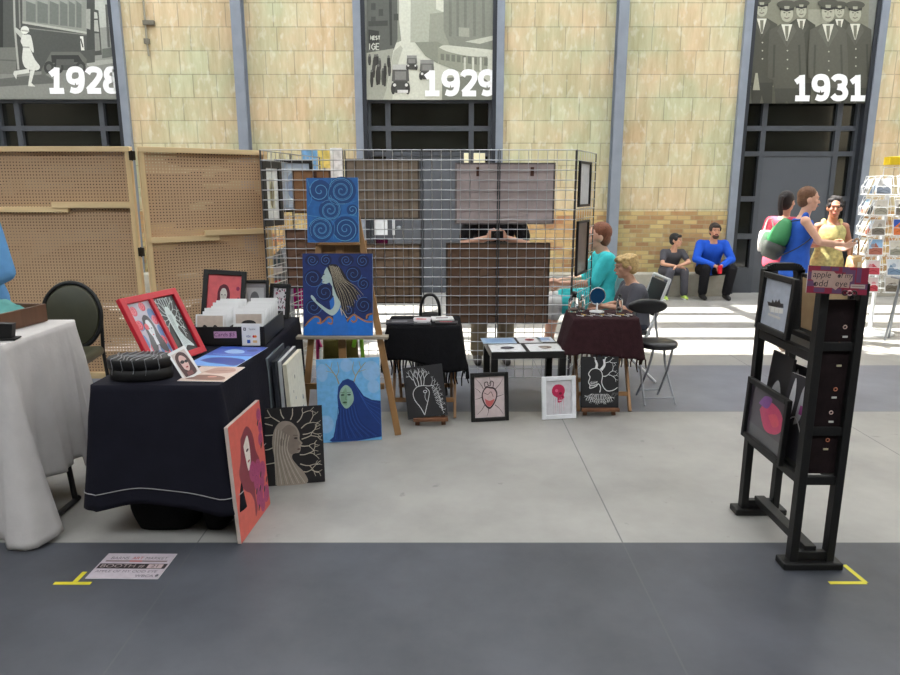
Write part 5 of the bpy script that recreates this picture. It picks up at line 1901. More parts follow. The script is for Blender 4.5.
# ================================================================== black side table with prints, two framed prints on the floor
t = E('side_table', 'low square black side table spread with white prints', 'table', loc=(0.555, 5.03, 0), rz=R(4))
b = MB(); b.box((0, 0, 0.425), (0.55, 0.50, 0.05), BLACK, bev=0.003); b.build('table_top', t)
for sx in (-1, 1):
    for sy in (-1, 1):
        b = MB(); b.box((sx * 0.25, sy * 0.225, 0.2), (0.05, 0.05, 0.4), BLACK, bev=0.002); b.build('leg', t)


def mkprint(c1, c2, s_):
    def f(a, w, d):
        a.rect(0, 0, 1, 1, (232, 233, 235))
        rr = random.Random(s_)
        a.poly([(.3 + .1 * rr.random(), .4), (.5, .3), (.7, .42), (.72, .6), (.55, .7), (.35, .62)], c1, True)
        a.ellipse(.5, .5, .1, .06, c2)
        a.line([(.2, .3), (.5, .22), (.8, .3)], .004, c1)
    return f


for lb, x, y, w, d, f in (('white print with dark oval at the front left of the side table', -0.145, -0.12, 0.25, 0.24, mkprint((56, 58, 70), (120, 110, 120), 1)), ('white print with brown oval at the front right of the side table', 0.135, -0.12, 0.25, 0.24, mkprint((98, 76, 66), (200, 190, 180), 2)), ('pale blue print at the back left of the side table', -0.17, 0.13, 0.26, 0.2, lambda a, w, d: (a.rect(0, 0, 1, 1, (176, 200, 226)), a.rect(.1, .2, .9, .8, (150, 182, 220)))), ('white print with red marks at the back middle of the side table', 0.07, 0.14, 0.18, 0.2, mkprint((150, 50, 60), (60, 60, 66), 3)), ('blue and white print at the back right of the side table', 0.2, 0.15, 0.12, 0.18, lambda a, w, d: (a.rect(0, 0, 1, 1, (206, 216, 230)), a.rect(.2, .3, .8, .8, (140, 170, 210))))):
    q = Matrix.Rotation(R(4), 4, 'Z')
    P_ = lambda a_, b_: Vector((0.555, 5.03, 0)) + q @ Vector((a_, b_, 0))
    flat('art_print', lb, 'print', (P_(x - w / 2, y - d / 2), P_(x + w / 2, y - d / 2), P_(x - w / 2, y + d / 2)), f, z=0.4515)


def heart(a, w, h):
    a.rect(0, 0, 1, 1, (206, 190, 190))
    D = (52, 34, 38)
    for x0, z0, x1, z1 in ((.3, .7, .05, .95), (.5, .8, .5, .98), (.7, .68, .95, .93), (.25, .5, .03, .45), (.75, .5, .97, .55), (.33, .3, .08, .08), (.68, .3, .95, .06), (.2, .6, .03, .72), (.45, .22, .4, .04)):
        a.line([(x0, z0), ((x0 + x1) / 2 + .03, (z0 + z1) / 2), (x1, z1)], .005, D, .0015)
    a.poly([(.3, .68), (.4, .76), (.52, .74), (.66, .72), (.76, .6), (.74, .45), (.64, .3), (.5, .2), (.36, .27), (.26, .42), (.24, .56)], D, True)
    a.poly([(.33, .66), (.42, .72), (.52, .7), (.64, .68), (.72, .58), (.7, .46), (.61, .33), (.5, .25), (.38, .31), (.3, .44), (.28, .56)], (206, 178, 178), True)
    a.poly([(.34, .46), (.5, .4), (.66, .44), (.6, .33), (.5, .26), (.39, .31)], (196, 96, 96), True)
    a.line([(.36, .74), (.34, .84), (.44, .86), (.46, .78), (.54, .78), (.56, .88), (.64, .84), (.62, .74)], .006, D)
    a.line([(.32, .6), (.45, .56), (.55, .62), (.62, .5)], .004, D)


framed('framed_picture', 'black framed print of a red heart on the floor before side table', 'picture frame', plane_mat((0.152, 4.535, 0.002), (0.418, 4.575, 0.002), R(9)), 0.27, 0.345, heart, 0.027)


def skull(a, w, h):
    a.rect(0, 0, 1, 1, (206, 204, 208))
    o_ = a.mp
    a.mp = lambda p: o_((.5 + (p[0] - .54) * 1.25, .66 + (p[1] - .66) * 1.1))
    C = (190, 40, 84)
    a.poly([(.34, .74), (.42, .84), (.58, .86), (.7, .8), (.74, .68), (.7, .58), (.72, .5), (.66, .46), (.64, .4), (.52, .38), (.5, .5), (.4, .56), (.34, .64)], C, True)
    a.ellipse(.6, .62, .05, .035, (120, 20, 50)); a.ellipse(.66, .53, .02, .025, (120, 20, 50)); a.rect(.54, .42, .64, .45, (228, 190, 200))
    a.ellipse(.48, .7, .05, .04, (222, 110, 140))
    for i, x in enumerate((.38, .44, .5, .57, .62, .69)):
        a.line([(x, .52 - .02 * (i % 2)), (x + .005, .05 + .05 * (i % 3))], .003, (206, 130, 156) if i % 2 else (176, 160, 168), .0015)


framed('framed_picture', 'white framed print of a pink dripping skull on the floor before side table', 'picture frame', plane_mat((0.655, 4.585, 0.002), (0.905, 4.625, 0.002), R(9)), 0.25, 0.305, skull, 0.03, frame=M((226, 228, 232), 0.4))

# ================================================================== maroon table with jewellery
MX, MYc = 1.135, 5.02
tray_table('wooden folding tray table under the maroon fringed cloth', (MX, MYc, 0), 0.44, 0.36, 0.68)
MAROON = M((50, 28, 32), 0.85, 0, 0.2, 30, 0.35)
cl, rg = drape(None, 'shawl', -0.235, 0.235, -0.19, 0.19, 0.688, lambda x, y: 0.26 + 0.02 * math.sin(8 * x) + 0.05 * max(0, abs(x) - .2) * 10, lambda x, y: 0.035 if x > 0.1 else 0.05, 0.025, MAROON, seed=23, rc=0.012, N=220, J=14)
cl.location = (MX, MYc, 0)
tag(cl, 'maroon fringed cloth draped over the jewellery table', 'shawl')
fringe(cl, rg, M((60, 46, 40), 0.85), 0.09, 5, 6)
GLASS = glass_mat()
zt = 0.6915


def bottle(label, x, y, r, h, stop, name='glass_bottle'):
    t = E(name, label, 'bottle', loc=(x, y, zt + 0.002))
    b = MB(); b.lathe([(r * .9, 0), (r, 0.006), (r, h * .72), (r * .85, h * .82), (r * .5, h * .9), (r * .5, h)], GLASS); b.build('glass_body', t)
    b = MB(); b.ell((0, 0, h + r * .3), (r * .55, r * .55, r * .5), stop); b.build('stopper', t)
    b = MB(); b.ell((0, 0, 0.022), (r * .6, r * .6, 0.016), M((120, 100, 96), 0.5)); b.build('beads', t)


bottle('wide glass jar with black ball stopper at the left of the maroon table', 0.935, 5.07, 0.042, 0.125, BLACK, 'glass_jar')
bottle('narrow green-tinged glass bottle with black cap on the maroon table right', 1.285, 5.09, 0.024, 0.115, BLACK)
bottle('small clear glass bottle between the jar and the round mirror', 1.005, 5.10, 0.022, 0.11, CHROME)
t = E('round_mirror', 'small round mirror, reflected blue painted in, on a white stand on the maroon table', 'mirror', loc=(1.108, 5.06, zt + 0.002), rz=R(10))
b = MB(); b.lathe([(0.055, 0), (0.055, 0.008), (0.02, 0.014), (0.008, 0.02), (0.007, 0.07)], M((214, 214, 214), 0.4)); b.build('stand', t)
b = MB(); b.tube([(0.062 * math.cos(u), 0, 0.122 + 0.062 * math.sin(u)) for u in [2 * PI * k / 32 for k in range(32)]], 0.005, CHROME, 6, True); b.build('rim', t)
b = MB(); b.prism([(0.06 * math.cos(u), 0.122 + 0.06 * math.sin(u)) for u in [2 * PI * k / 32 for k in range(32)]], -0.003, 0.003, M((28, 78, 122), 0.12, 0.4, 0.05)); b.build('mirror_disc', t)  # reflected blue put into the disc colour
rr = random.Random(15)
for i in range(12):
    x = MX - 0.19 + 0.034 * i
    y = MYc - 0.125 + 0.05 * (i % 2)
    c = ((206, 206, 208), (214, 186, 110), (196, 196, 200), (226, 224, 216))[i % 4]
    b = MB()
    b.tube([(0.0, -0.03, 0.003), (0.004, -0.01, 0.004), (-0.003, 0.012, 0.003), (0.003, 0.03, 0.003)], 0.0028, M(c, 0.3, 0.7), 5)
    b.ell((0, -0.036, 0.005), (0.008, 0.007, 0.005), M(c, 0.3, 0.6), n=10, k=6)
    o = b.build('earring'); o.location = (x, y, zt + 0.0025); o.rotation_euler.z = R(25 + rr.uniform(-12, 12))
    tag(o, 'small shiny earring laid in rows on the maroon cloth', 'earring', 'earrings on the maroon cloth')

# ================================================================== folding stool
t = E('folding_stool', 'black round padded stool with grey steel legs beside the maroon table', 'stool', loc=(1.572, 5.02, 0), rz=R(4))
VINYL = M((26, 25, 28), 0.35, 0, 0.1, 20)
GST = M((150, 153, 158), 0.35, 0.4, 0.05)
b = MB(); b.lathe([(0.13, 0.435), (0.143, 0.442), (0.147, 0.46), (0.143, 0.476), (0.10, 0.486), (0.0, 0.489)], VINYL, n=32); b.build('seat', t)
b = MB()
b.loft([(Vector((-0.04, 0.15 + y, 0.72)), Vector((0.155 * s_, 0, 0)), Vector((0, 0, 0.058 * s_))) for y, s_ in ((-0.026, .8), (-0.02, .95), (0, 1), (0.02, .95), (0.026, .8))], VINYL, 32); b.build('backrest', t)
for x in (-0.14, 0.03):
    b = MB(); b.tube(spline([(x, 0.155, 0.70), (x + 0.004, 0.15, 0.58), (x + 0.02, 0.13, 0.46)], 4), 0.009, GST); b.build('back_post', t)
for sx in (-1, 1):
    x = sx * 0.095
    b = MB(); b.tube(spline([(x, 0.11, 0.44), (x + sx * 0.004, 0.06, 0.26), (x + sx * 0.025, -0.13, 0.012)], 5), 0.0095, GST); b.build('leg', t)
    b = MB(); b.tube(spline([(x - sx * 0.022, -0.11, 0.44), (x - sx * 0.018, -0.03, 0.26), (x - sx * 0.01, 0.15, 0.012)], 5), 0.0095, GST); b.build('leg', t)
    for p in ((x + sx * 0.025, -0.13, 0.012), (x - sx * 0.01, 0.15, 0.012)):
        pass
b = MB(); b.tube([(-0.117, -0.10, 0.06), (0.117, -0.10, 0.06)], 0.007, GST); b.build('foot_rail', t)
b = MB(); b.tube([(-0.085, 0.12, 0.06), (0.085, 0.12, 0.06)], 0.007, GST); b.build('foot_rail', t)

# ================================================================== black display rack on the right
RX, Y0, Y1 = 1.56, 2.68, 3.18
t = E('display_rack', 'tall black wooden display rack of two ladder frames on the right', 'display rack', loc=(RX, (Y0 + Y1) / 2, 0))
hy = (Y1 - Y0) / 2
for sy in (-1, 1):
    y = sy * hy
    topz = 1.262
    b = MB()
    for sx in (-1, 1):
        b.box((sx * 0.078, y, topz / 2), (0.034, 0.045, topz - 0.05), BLACKWOOD, bev=0.003)
    # rounded head
    arc = [(-0.078, y, topz - 0.055)] + [(-0.043 - 0.035 * math.cos(PI / 2 * k / 6), y, topz - 0.05 + 0.035 * math.sin(PI / 2 * k / 6)) for k in range(7)] + [(0.043 + 0.035 * math.sin(PI / 2 * k / 6), y, topz - 0.05 + 0.035 * math.cos(PI / 2 * k / 6)) for k in range(7)] + [(0.078, y, topz - 0.055)]
    for p, q in zip(arc[:-1], arc[1:]):
        b.bar(p, q, 0.034, 0.045, BLACKWOOD, (0, 1, 0))
    b.build('ladder_frame', t)
    for z in (0.055, 0.40, 0.62, 0.98):
        b = MB(); b.box((0, y, z), (0.125, 0.03, 0.036), BLACKWOOD, bev=0.002); b.build('rung', t)
    b = MB(); b.box((0, y, 0.016), (0.255, 0.085, 0.032), BLACKWOOD, bev=0.006); b.build('foot', t)
b = MB(); b.box((0, 0, 0.075), (0.05, 2 * hy, 0.035), BLACKWOOD, bev=0.003); b.build('bottom_stretcher', t)
for x, z in ((-0.078, 0.40), (-0.078, 0.93), (0.078, 0.93), (0.078, 0.40)):
    b = MB(); b.box((x, 0, z), (0.03, 2 * hy - 0.04, 0.04), BLACKWOOD, bev=0.003); b.build('side_rail', t)
b = MB(); b.box((-0.055, 0.0, 0.955), (0.07, 2 * hy - 0.05, 0.014), BLACKWOOD); b.build('shelf', t)
b = MB(); b.box((0.0, 0.0, 0.425), (0.15, 2 * hy - 0.05, 0.014), BLACKWOOD); b.build('shelf', t)
# panel of fabric with pinned brooches between the front posts
b = MB(); b.box((0, -hy + 0.005, 0.80), (0.118, 0.012, 0.74), M((30, 21, 22), 0.8, 0, 0.3, 20, 0.2), bev=0.002); b.build('fabric_panel', t)
rr = random.Random(19)
for i, (x, z) in enumerate(((0.025, 1.06), (0.03, 1.02), (0.01, 0.99), (0.02, 0.9), (0.018, 0.80), (0.016, 0.765), (0.012, 0.70), (0.016, 0.66), (0.012, 0.58), (0.008, 0.54))):
    c = ((200, 170, 160), (206, 202, 196), (180, 110, 80), (190, 180, 150), (190, 120, 90), (210, 206, 200))[i % 6]
    b = MB()
    if i % 2 == 0:
        b.tube([(0.007 * math.cos(u), 0, 0.007 * math.sin(u)) for u in [2 * PI * k / 14 for k in range(14)]], 0.002, M(c, 0.4), 5, True)
    else:
        b.box((0, 0, 0), (0.02, 0.004, 0.008), M(c, 0.5), bev=0.001)
    o = b.build('brooch'); o.location = (RX + x, Y0 - 0.006, z)
    tag(o, 'small pale brooch pinned to the dark fabric strip of black rack', 'brooch', 'brooches pinned on the black rack')


def reflection(a, w, h):  # stall reflected in the glass, painted in as flat shapes
    a.rect(0, 0, 1, 1, (176, 184, 198))
    a.poly([(.14, .5), (.3, .5), (.32, .58), (.4, .52), (.45, .6), (.5, .55), (.56, .63), (.62, .55), (.72, .56), (.75, .48), (.4, .42), (.2, .42)], (34, 34, 40))
    a.poly([(.22, .42), (.74, .46), (.76, .36), (.3, .3)], (222, 222, 218))
    for x in (.3, .45, .6):
        a.line([(x, .42), (x + .02, .2)], .004, (196, 192, 186))
    a.rect(.24, .22, .7, .27, (206, 204, 200))


def rackmat(x, ya, yb, z, lean=0.0):
    # face looks toward -x
    return plane_mat((x, yb, z), (x, ya, z), lean)


framed('framed_picture', 'black framed pale painted skyline picture at the top of the black rack', 'picture frame', rackmat(RX - 0.122, Y0 + 0.17, Y1 - 0.03, 0.965, R(3)), 0.31, 0.265, reflection, 0.026, coat=1.0)
framed('framed_picture', 'black frame on the far side of black rack, tan back showing', 'picture frame', plane_mat((RX + 0.10, Y0 + 0.04, 0.955), (RX + 0.10, Y0 + 0.46, 0.955), R(4)), 0.40, 0.27, lambda a, w, h: a.rect(0, 0, 1, 1, (200, 200, 200)), 0.02, back=(186, 160, 126))


def magenta(a, w, h):
    a.rect(0, 0, 1, 1, (58, 50, 60))
    a.poly([(.3, .6), (.5, .85), (.85, .8), (.95, .55), (.8, .35), (.5, .3)], (190, 50, 96), True)
    a.poly([(.25, .7), (.4, .9), (.6, .92), (.5, .7)], (120, 60, 140), True)
    a.poly([(.55, .6), (.75, .7), (.85, .55), (.7, .45)], (206, 70, 90), True)
    a.rect(.02, .02, .98, .25, (70, 70, 74))


framed('framed_picture', 'black framed magenta picture hung low on the black rack', 'picture frame', rackmat(RX - 0.124, Y0 + 0.10, Y1 + 0.01, 0.415, R(2)), 0.40, 0.30, magenta, 0.026, coat=0.8)


def splash(a, w, h):
    a.rect(0, 0, 1, 1, (30, 29, 32))
    a.poly([(.1, .05), (.2, .5), (.5, .7), (.8, .45), (.95, .1), (.6, .02)], (156, 156, 160), True)
    a.line([(.2, .3), (.5, .55), (.85, .3)], .006, (206, 206, 208))


canvas('painting', 'small black canvas with grey splash standing in the black rack', 'painting', rackmat(RX - 0.055, Y0 + 0.27, Y1 - 0.03, 0.436, R(5)), 0.2, 0.42, splash, d=0.012, edge=(40, 40, 42))
for i, (yb, h_, lb) in enumerate(((2.96, 0.385, 'rear black and white print pack in the black rack bin'), (2.93, 0.365, 'front black, white and purple print pack in the black rack bin'))):
    m = plane_mat((RX - 0.075 + 0.05 * (1 - i), yb + 0.06 * (1 - i) + 0.02, 0.436), (RX - 0.045 + 0.05 * (1 - i), yb - 0.16 + 0.06 * (1 - i), 0.436), R(8))
    t2 = E('print_pack', lb, 'card', mw=m)
    b = MB(); b.box((0, 0.004, h_ / 2), (0.17, 0.008, h_), M((206, 206, 206), 0.5)); b.build('card_stock', t2)
    a = Art(lambda p: ((p[0] - .5) * .17, p[1] * h_))
    a.rect(0, 0, 1, 1, (44, 42, 48))
    a.poly([(.1, .5), (.2, .95), (.35, .7), (.3, .4)], (196, 196, 200), True); a.poly([(.5, .4), (.55, .85), (.75, .9), (.7, .5)], (170, 170, 176), True)
    a.rect(.6, .55, .95, .66, (150, 60, 130)); a.line([(.1, .3), (.5, .5), (.9, .3)], .006, (206, 206, 208))
    a.build('printed_front', t2)

# sign on the rack
A, B_, C_, D_ = at(806, 294, 2.62), at(866, 298, 2.62), at(870, 270, 2.62), at(812, 267, 2.62)
w, h = (B_ - A).length, (D_ - A).length
t = E('name_sign', 'red checked hand lettered sign topping the black display rack', 'sign', mw=plane_mat(A, Vector((B_.x, B_.y, A.z)), R(6), R(2.5)))
b = MB(); b.box((0, 0.002, h / 2), (w, 0.004, h), M((212, 208, 206), 0.6)); b.build('sign_board', t)
a = Art(lambda p: ((p[0] - .5) * w, p[1] * h), rough=0.5)
RC, PC = (128, 24, 52), (92, 60, 92)
a.rect(0, 0, 1, 1, RC)
for x0, x1, z0_, z1_ in ((.0, .1, .5, .78), (.2, .36, .86, 1), (.38, .5, .84, .97), (.56, .68, .8, 1), (.12, .3, .04, .2), (.42, .58, .02, .2), (.62, .78, .3, .9), (.8, .88, .45, 1), (.86, 1, .2, .4), (.0, .12, .25, .45)):
    a.rect(x0, z0_, x1, z1_, PC)
TN = (168, 140, 128)
a.poly([(.06, .82), (.42, .82), (.46, .74), (.74, .74), (.74, .5), (.7, .46), (.7, .24), (.52, .24), (.48, .14), (.42, .22), (.12, .22), (.1, .46), (.06, .5)], TN)
a.rect(.72, .24, .96, .38, (176, 158, 150))
K = (34, 24, 28)
a.text('apple', .23, .68, .32, K, .15, 0, .44)
a.text('of my', .61, .68, .28, K, .15, 0, .40)
a.text('odd', .22, .36, .34, K, .1, 0, .46)
a.text('eye', .56, .38, .32, K, .1, 0, .46)
a.ellipse(.515, .665, .014, .05, K); a.ellipse(.135, .34, .016, .055, K)
a.line([(.74, .31), (.94, .31)], .002, (90, 70, 74), smooth=False)
a.build('lettering', t)
b = MB()
for k in range(3):
    b.tube([(0.03 + 0.018 * k + 0.01 * math.cos(u), -0.006, 0.006 + 0.009 * math.sin(u)) for u in [2 * PI * q / 14 for q in range(14)]], 0.003, M(((60, 30, 40), (206, 160, 160), (40, 28, 32))[k], 0.4), 5, True)
b.build('bead_loop', t)

# ================================================================== on the floor: paper sign and tape marks
c0, c1, c2 = fl(84, 579.5), fl(158, 580), fl(107, 554)
# the sheet is a parallelogram only in the picture: on the floor it is a turned rectangle
A, B_, D_ = fl(85, 579, 0), fl(158, 579.5, 0), fl(106, 554, 0)


def paper(a, w, d):
    asp = d / w
    a.rect(0, 0, 1, 1, (186, 176, 184))
    a.rect(.06, .66, .94, .71, (120, 96, 96)); a.rect(.4, .66, .58, .71, (170, 60, 40))
    for st, x, c in (('BARNS', .23, (96, 88, 94)), ('ART', .485, (176, 52, 38)), ('MARKET', .755, (96, 88, 94))):
        a.text(st, x, .80, .155, c, 0, 0.0, asp * 0.84)
    a.rect(.02, .38, .98, .58, (44, 36, 38))
    a.text('BOOTH #', .36, .48, .19, (170, 158, 156), 0, 0.0, asp * 1.15)
    a.rect(.72, .40, .93, .56, (186, 166, 166))
    a.text('21', .825, .48, .16, (90, 76, 80), 0, 0.01, asp * 1.1)
    a.text('APPLE OF MY ODD EYE', .48, .27, .125, (86, 80, 88), 0, 0.0, asp * 1.02)
    a.text('WBCA', .78, .10, .12, (84, 80, 88), 0, 0.01, asp * 1.1)
    a.ellipse(.95, .12, .022, .05, (84, 80, 88))


flat('paper_sign', 'white printed market booth sign lying on the dark floor by the tape', 'sign', (A, B_, D_), paper, z=0.0015)


def tape(name, label, strips):
    t = E(name, label, 'tape')
    for p, q in strips:
        b = MB(); p, q = fl(*p), fl(*q)
        b.bar(p + Vector((0, 0, 0.001)), q + Vector((0, 0, 0.001)), 0.02, 0.0008, M((206, 196, 40), 0.5))
        b.build('tape_strip', t)


tape('floor_tape', 'yellow T-shaped tape mark on the dark floor by the paper sign', (((54, 583.5), (91, 583.5)), ((75, 582), (85, 572))))
tape('floor_tape', 'yellow V-shaped tape mark on the dark floor before the black rack', (((829, 583), (866, 583)), ((866, 583), (844, 565))))
# ================================================================== people
def solid(mb, name, mat, parent, vox=0.008, it=3):
    """fuse overlapping closed lumps into one continuous skin"""
    o = mb.build(name)
    m = o.modifiers.new('fuse', 'REMESH')
    m.mode = 'VOXEL'
    m.voxel_size = vox
    m.use_smooth_shade = True
    s_ = o.modifiers.new('soften', 'SMOOTH')
    s_.factor, s_.iterations = 0.5, it
    bpy.context.view_layer.update()
    dg = bpy.context.evaluated_depsgraph_get()
    me = bpy.data.meshes.new_from_object(o.evaluated_get(dg))
    o.modifiers.clear()
    o.data = me
    me.name = name
    me.materials.clear()
    me.materials.append(mat)
    for p in me.polygons:
        p.use_smooth = True
    o.parent = parent
    return o


XM = BLACK


def torso_rings(P, N, lat, s, fem, inf=0.0, lo=-0.16, hi=1.0):
    """rings up the trunk; fraction 0 at the hip centre, 1 at the neck base"""
    P, N = Vector(P), Vector(N)
    ax = (N - P)
    L = ax.length
    ax.normalize()
    lat = (lat - ax * lat.dot(ax)).normalized()
    dep = ax.cross(lat)
    if fem:
        prof = [(-.2, .10, .09), (-.1, .165, .115), (.08, .172, .12), (.35, .128, .095), (.62, .143, .118), (.8, .155, .10), (.92, .13, .075), (1.0, .055, .055)]
    else:
        prof = [(-.2, .10, .09), (-.1, .155, .11), (.08, .160, .115), (.35, .148, .108), (.62, .168, .120), (.8, .185, .105), (.92, .150, .08), (1.0, .062, .06)]

    def samp(f):
        for (a, w0, d0), (b_, w1, d1) in zip(prof[:-1], prof[1:]):
            if f <= b_:
                t = (f - a) / (b_ - a)
                return w0 + (w1 - w0) * t, d0 + (d1 - d0) * t
        return prof[-1][1:]
    out = []
    n = 12
    for i in range(n + 1):
        f = lo + (hi - lo) * i / n
        w, d = samp(f)
        out.append((P + ax * L * f, lat * (w * s + inf), dep * (d * s + inf)))
    return out


def hand(mb, wr, d, palm_n, s, curl=0.5, side=1):
    """palm, four unequal fingers and a thumb leaving the palm's side"""
    wr, d = Vector(wr), Vector(d).normalized()
    pn = Vector(palm_n)
    pn = (pn - d * pn.dot(d)).normalized()
    lt = d.cross(pn) * side
    rot = Matrix((lt, pn, d)).transposed()
    mb.ell(wr + d * 0.045 * s, (0.040 * s, 0.015 * s, 0.052 * s), XM, rot, 12, 7)
    for i, (o, l) in enumerate(((-.031, .066), (-.011, .076), (.011, .071), (.031, .056))):
        b0 = wr + d * 0.082 * s + lt * o * s
        dirs = d
        p = b0 - d * 0.02 * s
        for k in range(3):
            a = curl * (0.35 + 0.6 * k)
            v = d * math.cos(a) + pn * math.sin(a)
            q = p + v * l * s * (.55, .38, .3)[k]
            mb.cap(p, q, 0.0092 * s, 0.0085 * s, XM, 8)
            p = q
    t0 = wr + d * 0.022 * s - lt * 0.03 * s
    t1 = t0 + (d * .7 - lt * .6 + pn * .3).normalized() * 0.04 * s
    t2 = t1 + (d * .9 - lt * .05 + pn * .5).normalized() * 0.034 * s
    mb.cap(t0, t1, 0.0115 * s, 0.010 * s, XM, 8)
    mb.cap(t1, t2, 0.010 * s, 0.0085 * s, XM, 8)


def person(label, loc, yaw, s, P, N, Hd, arms, legs, skin, hair, hstyle, wear, fem=False, look=0.0, nod=0.0, lat=(1, 0, 0), hcurl=0.5, face=True, beard=None, group=None, vox=0.0075, foot=(0, -1, 0), palm=((0.6, 0, -0.3), (-0.6, 0, -0.3))):
    """faces -y in its own frame; arms/legs: (joint, joint, joint) left (+x) then right"""
    t = E('person', label, 'person', loc=loc, rz=yaw)
    lat = Vector(lat).normalized()
    P, N, Hd = Vector(P), Vector(N), Vector(Hd)
    ax = (N - P).normalized()
    sk = M(skin, 0.5, 0, 0.05, 25)
    b = MB()
    b.loft(torso_rings(P, N, lat, s, fem), XM, 20)
    b.cap(N - ax * 0.02, Hd - Vector((0, 0, 0.05 * s)), 0.056 * s, 0.05 * s, XM)
    hr = Matrix.Rotation(look, 3, 'Z') @ Matrix.Rotation(nod, 3, 'X')
    hs = s if s > 0.85 else s * 1.1
    F = lambda x, y, z: Hd + hr @ (Vector((x, y, z)) * hs)
    b.ell(F(0, 0.012, 0.022), (0.074 * hs, 0.092 * hs, 0.096 * hs), XM, hr, 18, 12)
    b.ell(F(0, -0.03, -0.05), (0.054 * hs, 0.058 * hs, 0.062 * hs), XM, hr, 14, 9)
    b.ell(F(0, -0.062, -0.092), (0.024 * hs, 0.022 * hs, 0.02 * hs), XM, hr, 10, 7)
    b.cap(F(0, -0.082, 0.012), F(0, -0.100, -0.022), 0.008 * hs, 0.0125 * hs, XM, 8)
    b.ell(F(0, -0.083, -0.06), (0.022 * hs, 0.012 * hs, 0.011 * hs), XM, hr, 10, 6)
    b.ell(F(0, -0.074, 0.032), (0.05 * hs, 0.016 * hs, 0.012 * hs), XM, hr, 10, 6)
    for sx in (-1, 1):
        b.ell(F(sx * 0.074, 0.012, -0.008), (0.011 * hs, 0.02 * hs, 0.031 * hs), XM, hr, 10, 7)
        b.ell(F(sx * 0.04, -0.06, -0.018), (0.024 * hs, 0.022 * hs, 0.022 * hs), XM, hr, 10, 6)
    ur, fr, wr_ = (0.047, 0.037, 0.026) if not fem else (0.041, 0.033, 0.023)
    wd_ = 0.150 if fem else 0.178
    A = []
    for i, (el, wr) in enumerate(arms):
        sx = 1 if i == 0 else -1
        sh = N + lat * (sx * wd_ * s) - ax * 0.055 * s
        el, wr = Vector(el), Vector(wr)
        A.append((sh, el, wr))
        b.cap(N + lat * sx * 0.04 * s - ax * 0.03 * s, sh, 0.045 * s, 0.05 * s, XM)
        b.cap(sh, el, ur * s * 1.12, fr * s, XM)
        m_ = el + (wr - el) * 0.3
        b.cap(el, m_, fr * s, fr * s * 1.04, XM)
        b.cap(m_, wr, fr * s * 1.04, wr_ * s, XM)
        hand(b, wr, wr - el, palm[i], s, hcurl, sx)
    Lg = []
    for i, (kn, an) in enumerate(legs):
        sx = 1 if i == 0 else -1
        hip = P + lat * (sx * 0.088 * s) - Vector((0, 0, 0.02 * s))
        kn, an = Vector(kn), Vector(an)
        Lg.append((hip, kn, an))
        b.cap(hip, kn, 0.082 * s, 0.055 * s, XM)
        c_ = kn + (an - kn) * 0.32
        b.cap(kn, c_, 0.052 * s, 0.056 * s, XM)
        b.cap(c_, an, 0.056 * s, 0.036 * s, XM)
        fd = Vector(foot).normalized()
        b.cap(an - Vector((0, 0, 0.035 * s)) + fd * -0.03 * s, an - Vector((0, 0, 0.048 * s)) + fd * 0.13 * s, 0.036 * s, 0.028 * s, XM)
    solid(b, 'body', sk, t, vox)
    # face
    if face:
        for sx in (-1, 1):
            e = MB(); e.ell(F(sx * 0.031, -0.080, 0.010), (0.0115 * hs, 0.006 * hs, 0.0055 * hs), M((150, 130, 118), 0.4), hr, 10, 7)
            e.ell(F(sx * 0.031, -0.0855, 0.010), (0.0066 * hs, 0.004 * hs, 0.0056 * hs), M((52, 38, 30), 0.2), hr, 8, 6)
            e.build('eye', t)
            e = MB(); e.tube([F(sx * 0.014, -0.0875, 0.030), F(sx * 0.033, -0.0865, 0.036), F(sx * 0.05, -0.075, 0.03)], 0.0024 * hs, M(tuple(int(v * .8) for v in hair), 0.7), 6); e.build('eyebrow', t)
        e = MB(); e.tube([F(-0.022, -0.086, -0.059), F(-0.008, -0.0945, -0.057), F(0.008, -0.0945, -0.057), F(0.022, -0.086, -0.059)], 0.0052 * hs, M((176, 92, 88), 0.5), 6); e.build('lips', t)
    if beard:
        e = MB()
        e.ell(F(0, -0.052, -0.082), (0.05 * hs, 0.045 * hs, 0.042 * hs), XM, hr)
        e.ell(F(0, -0.088, -0.045), (0.03 * hs, 0.012 * hs, 0.008 * hs), XM, hr)
        solid(e, 'beard', M(beard, 0.8, 0, 0.2, 40, 0.4), t, 0.006, 2)
    # hair
    e = MB()
    e.ell(F(0, 0.03, 0.042), (0.082 * hs, 0.096 * hs, 0.092 * hs), XM, hr, 18, 11)
    e.ell(F(0, 0.05, -0.01), (0.076 * hs, 0.066 * hs, 0.08 * hs), XM, hr, 16, 10)
    if hstyle in ('fringe', 'mop'):
        e.ell(F(0, -0.055, 0.078), (0.066 * hs, 0.036 * hs, 0.03 * hs), XM, hr)
        for sx in (-1, 1):
            e.ell(F(sx * 0.066, -0.015, 0.035), (0.022 * hs, 0.035 * hs, 0.045 * hs), XM, hr)
    if hstyle == 'mop':
        for k in range(14):
            an = 2 * PI * k / 14
            e.ell(F(0.06 * math.cos(an), 0.02 + 0.075 * math.sin(an), 0.075 + 0.012 * (k % 3)), (0.03 * hs, 0.03 * hs, 0.024 * hs), XM, hr, 10, 6)
    if hstyle == 'curly':
        rr = random.Random(44)
        for k in range(46):
            an, el_ = rr.uniform(0, 2 * PI), rr.uniform(-.35, 1.4)
            x, y, z = 0.08 * math.cos(el_) * math.cos(an), 0.028 + 0.092 * math.cos(el_) * math.sin(an), 0.04 + 0.09 * math.sin(el_)
            if y < -0.045 and z < 0.075:
                continue
            e.ell(F(x, y, z), (0.024 * hs,) * 3, XM, hr, 8, 6)
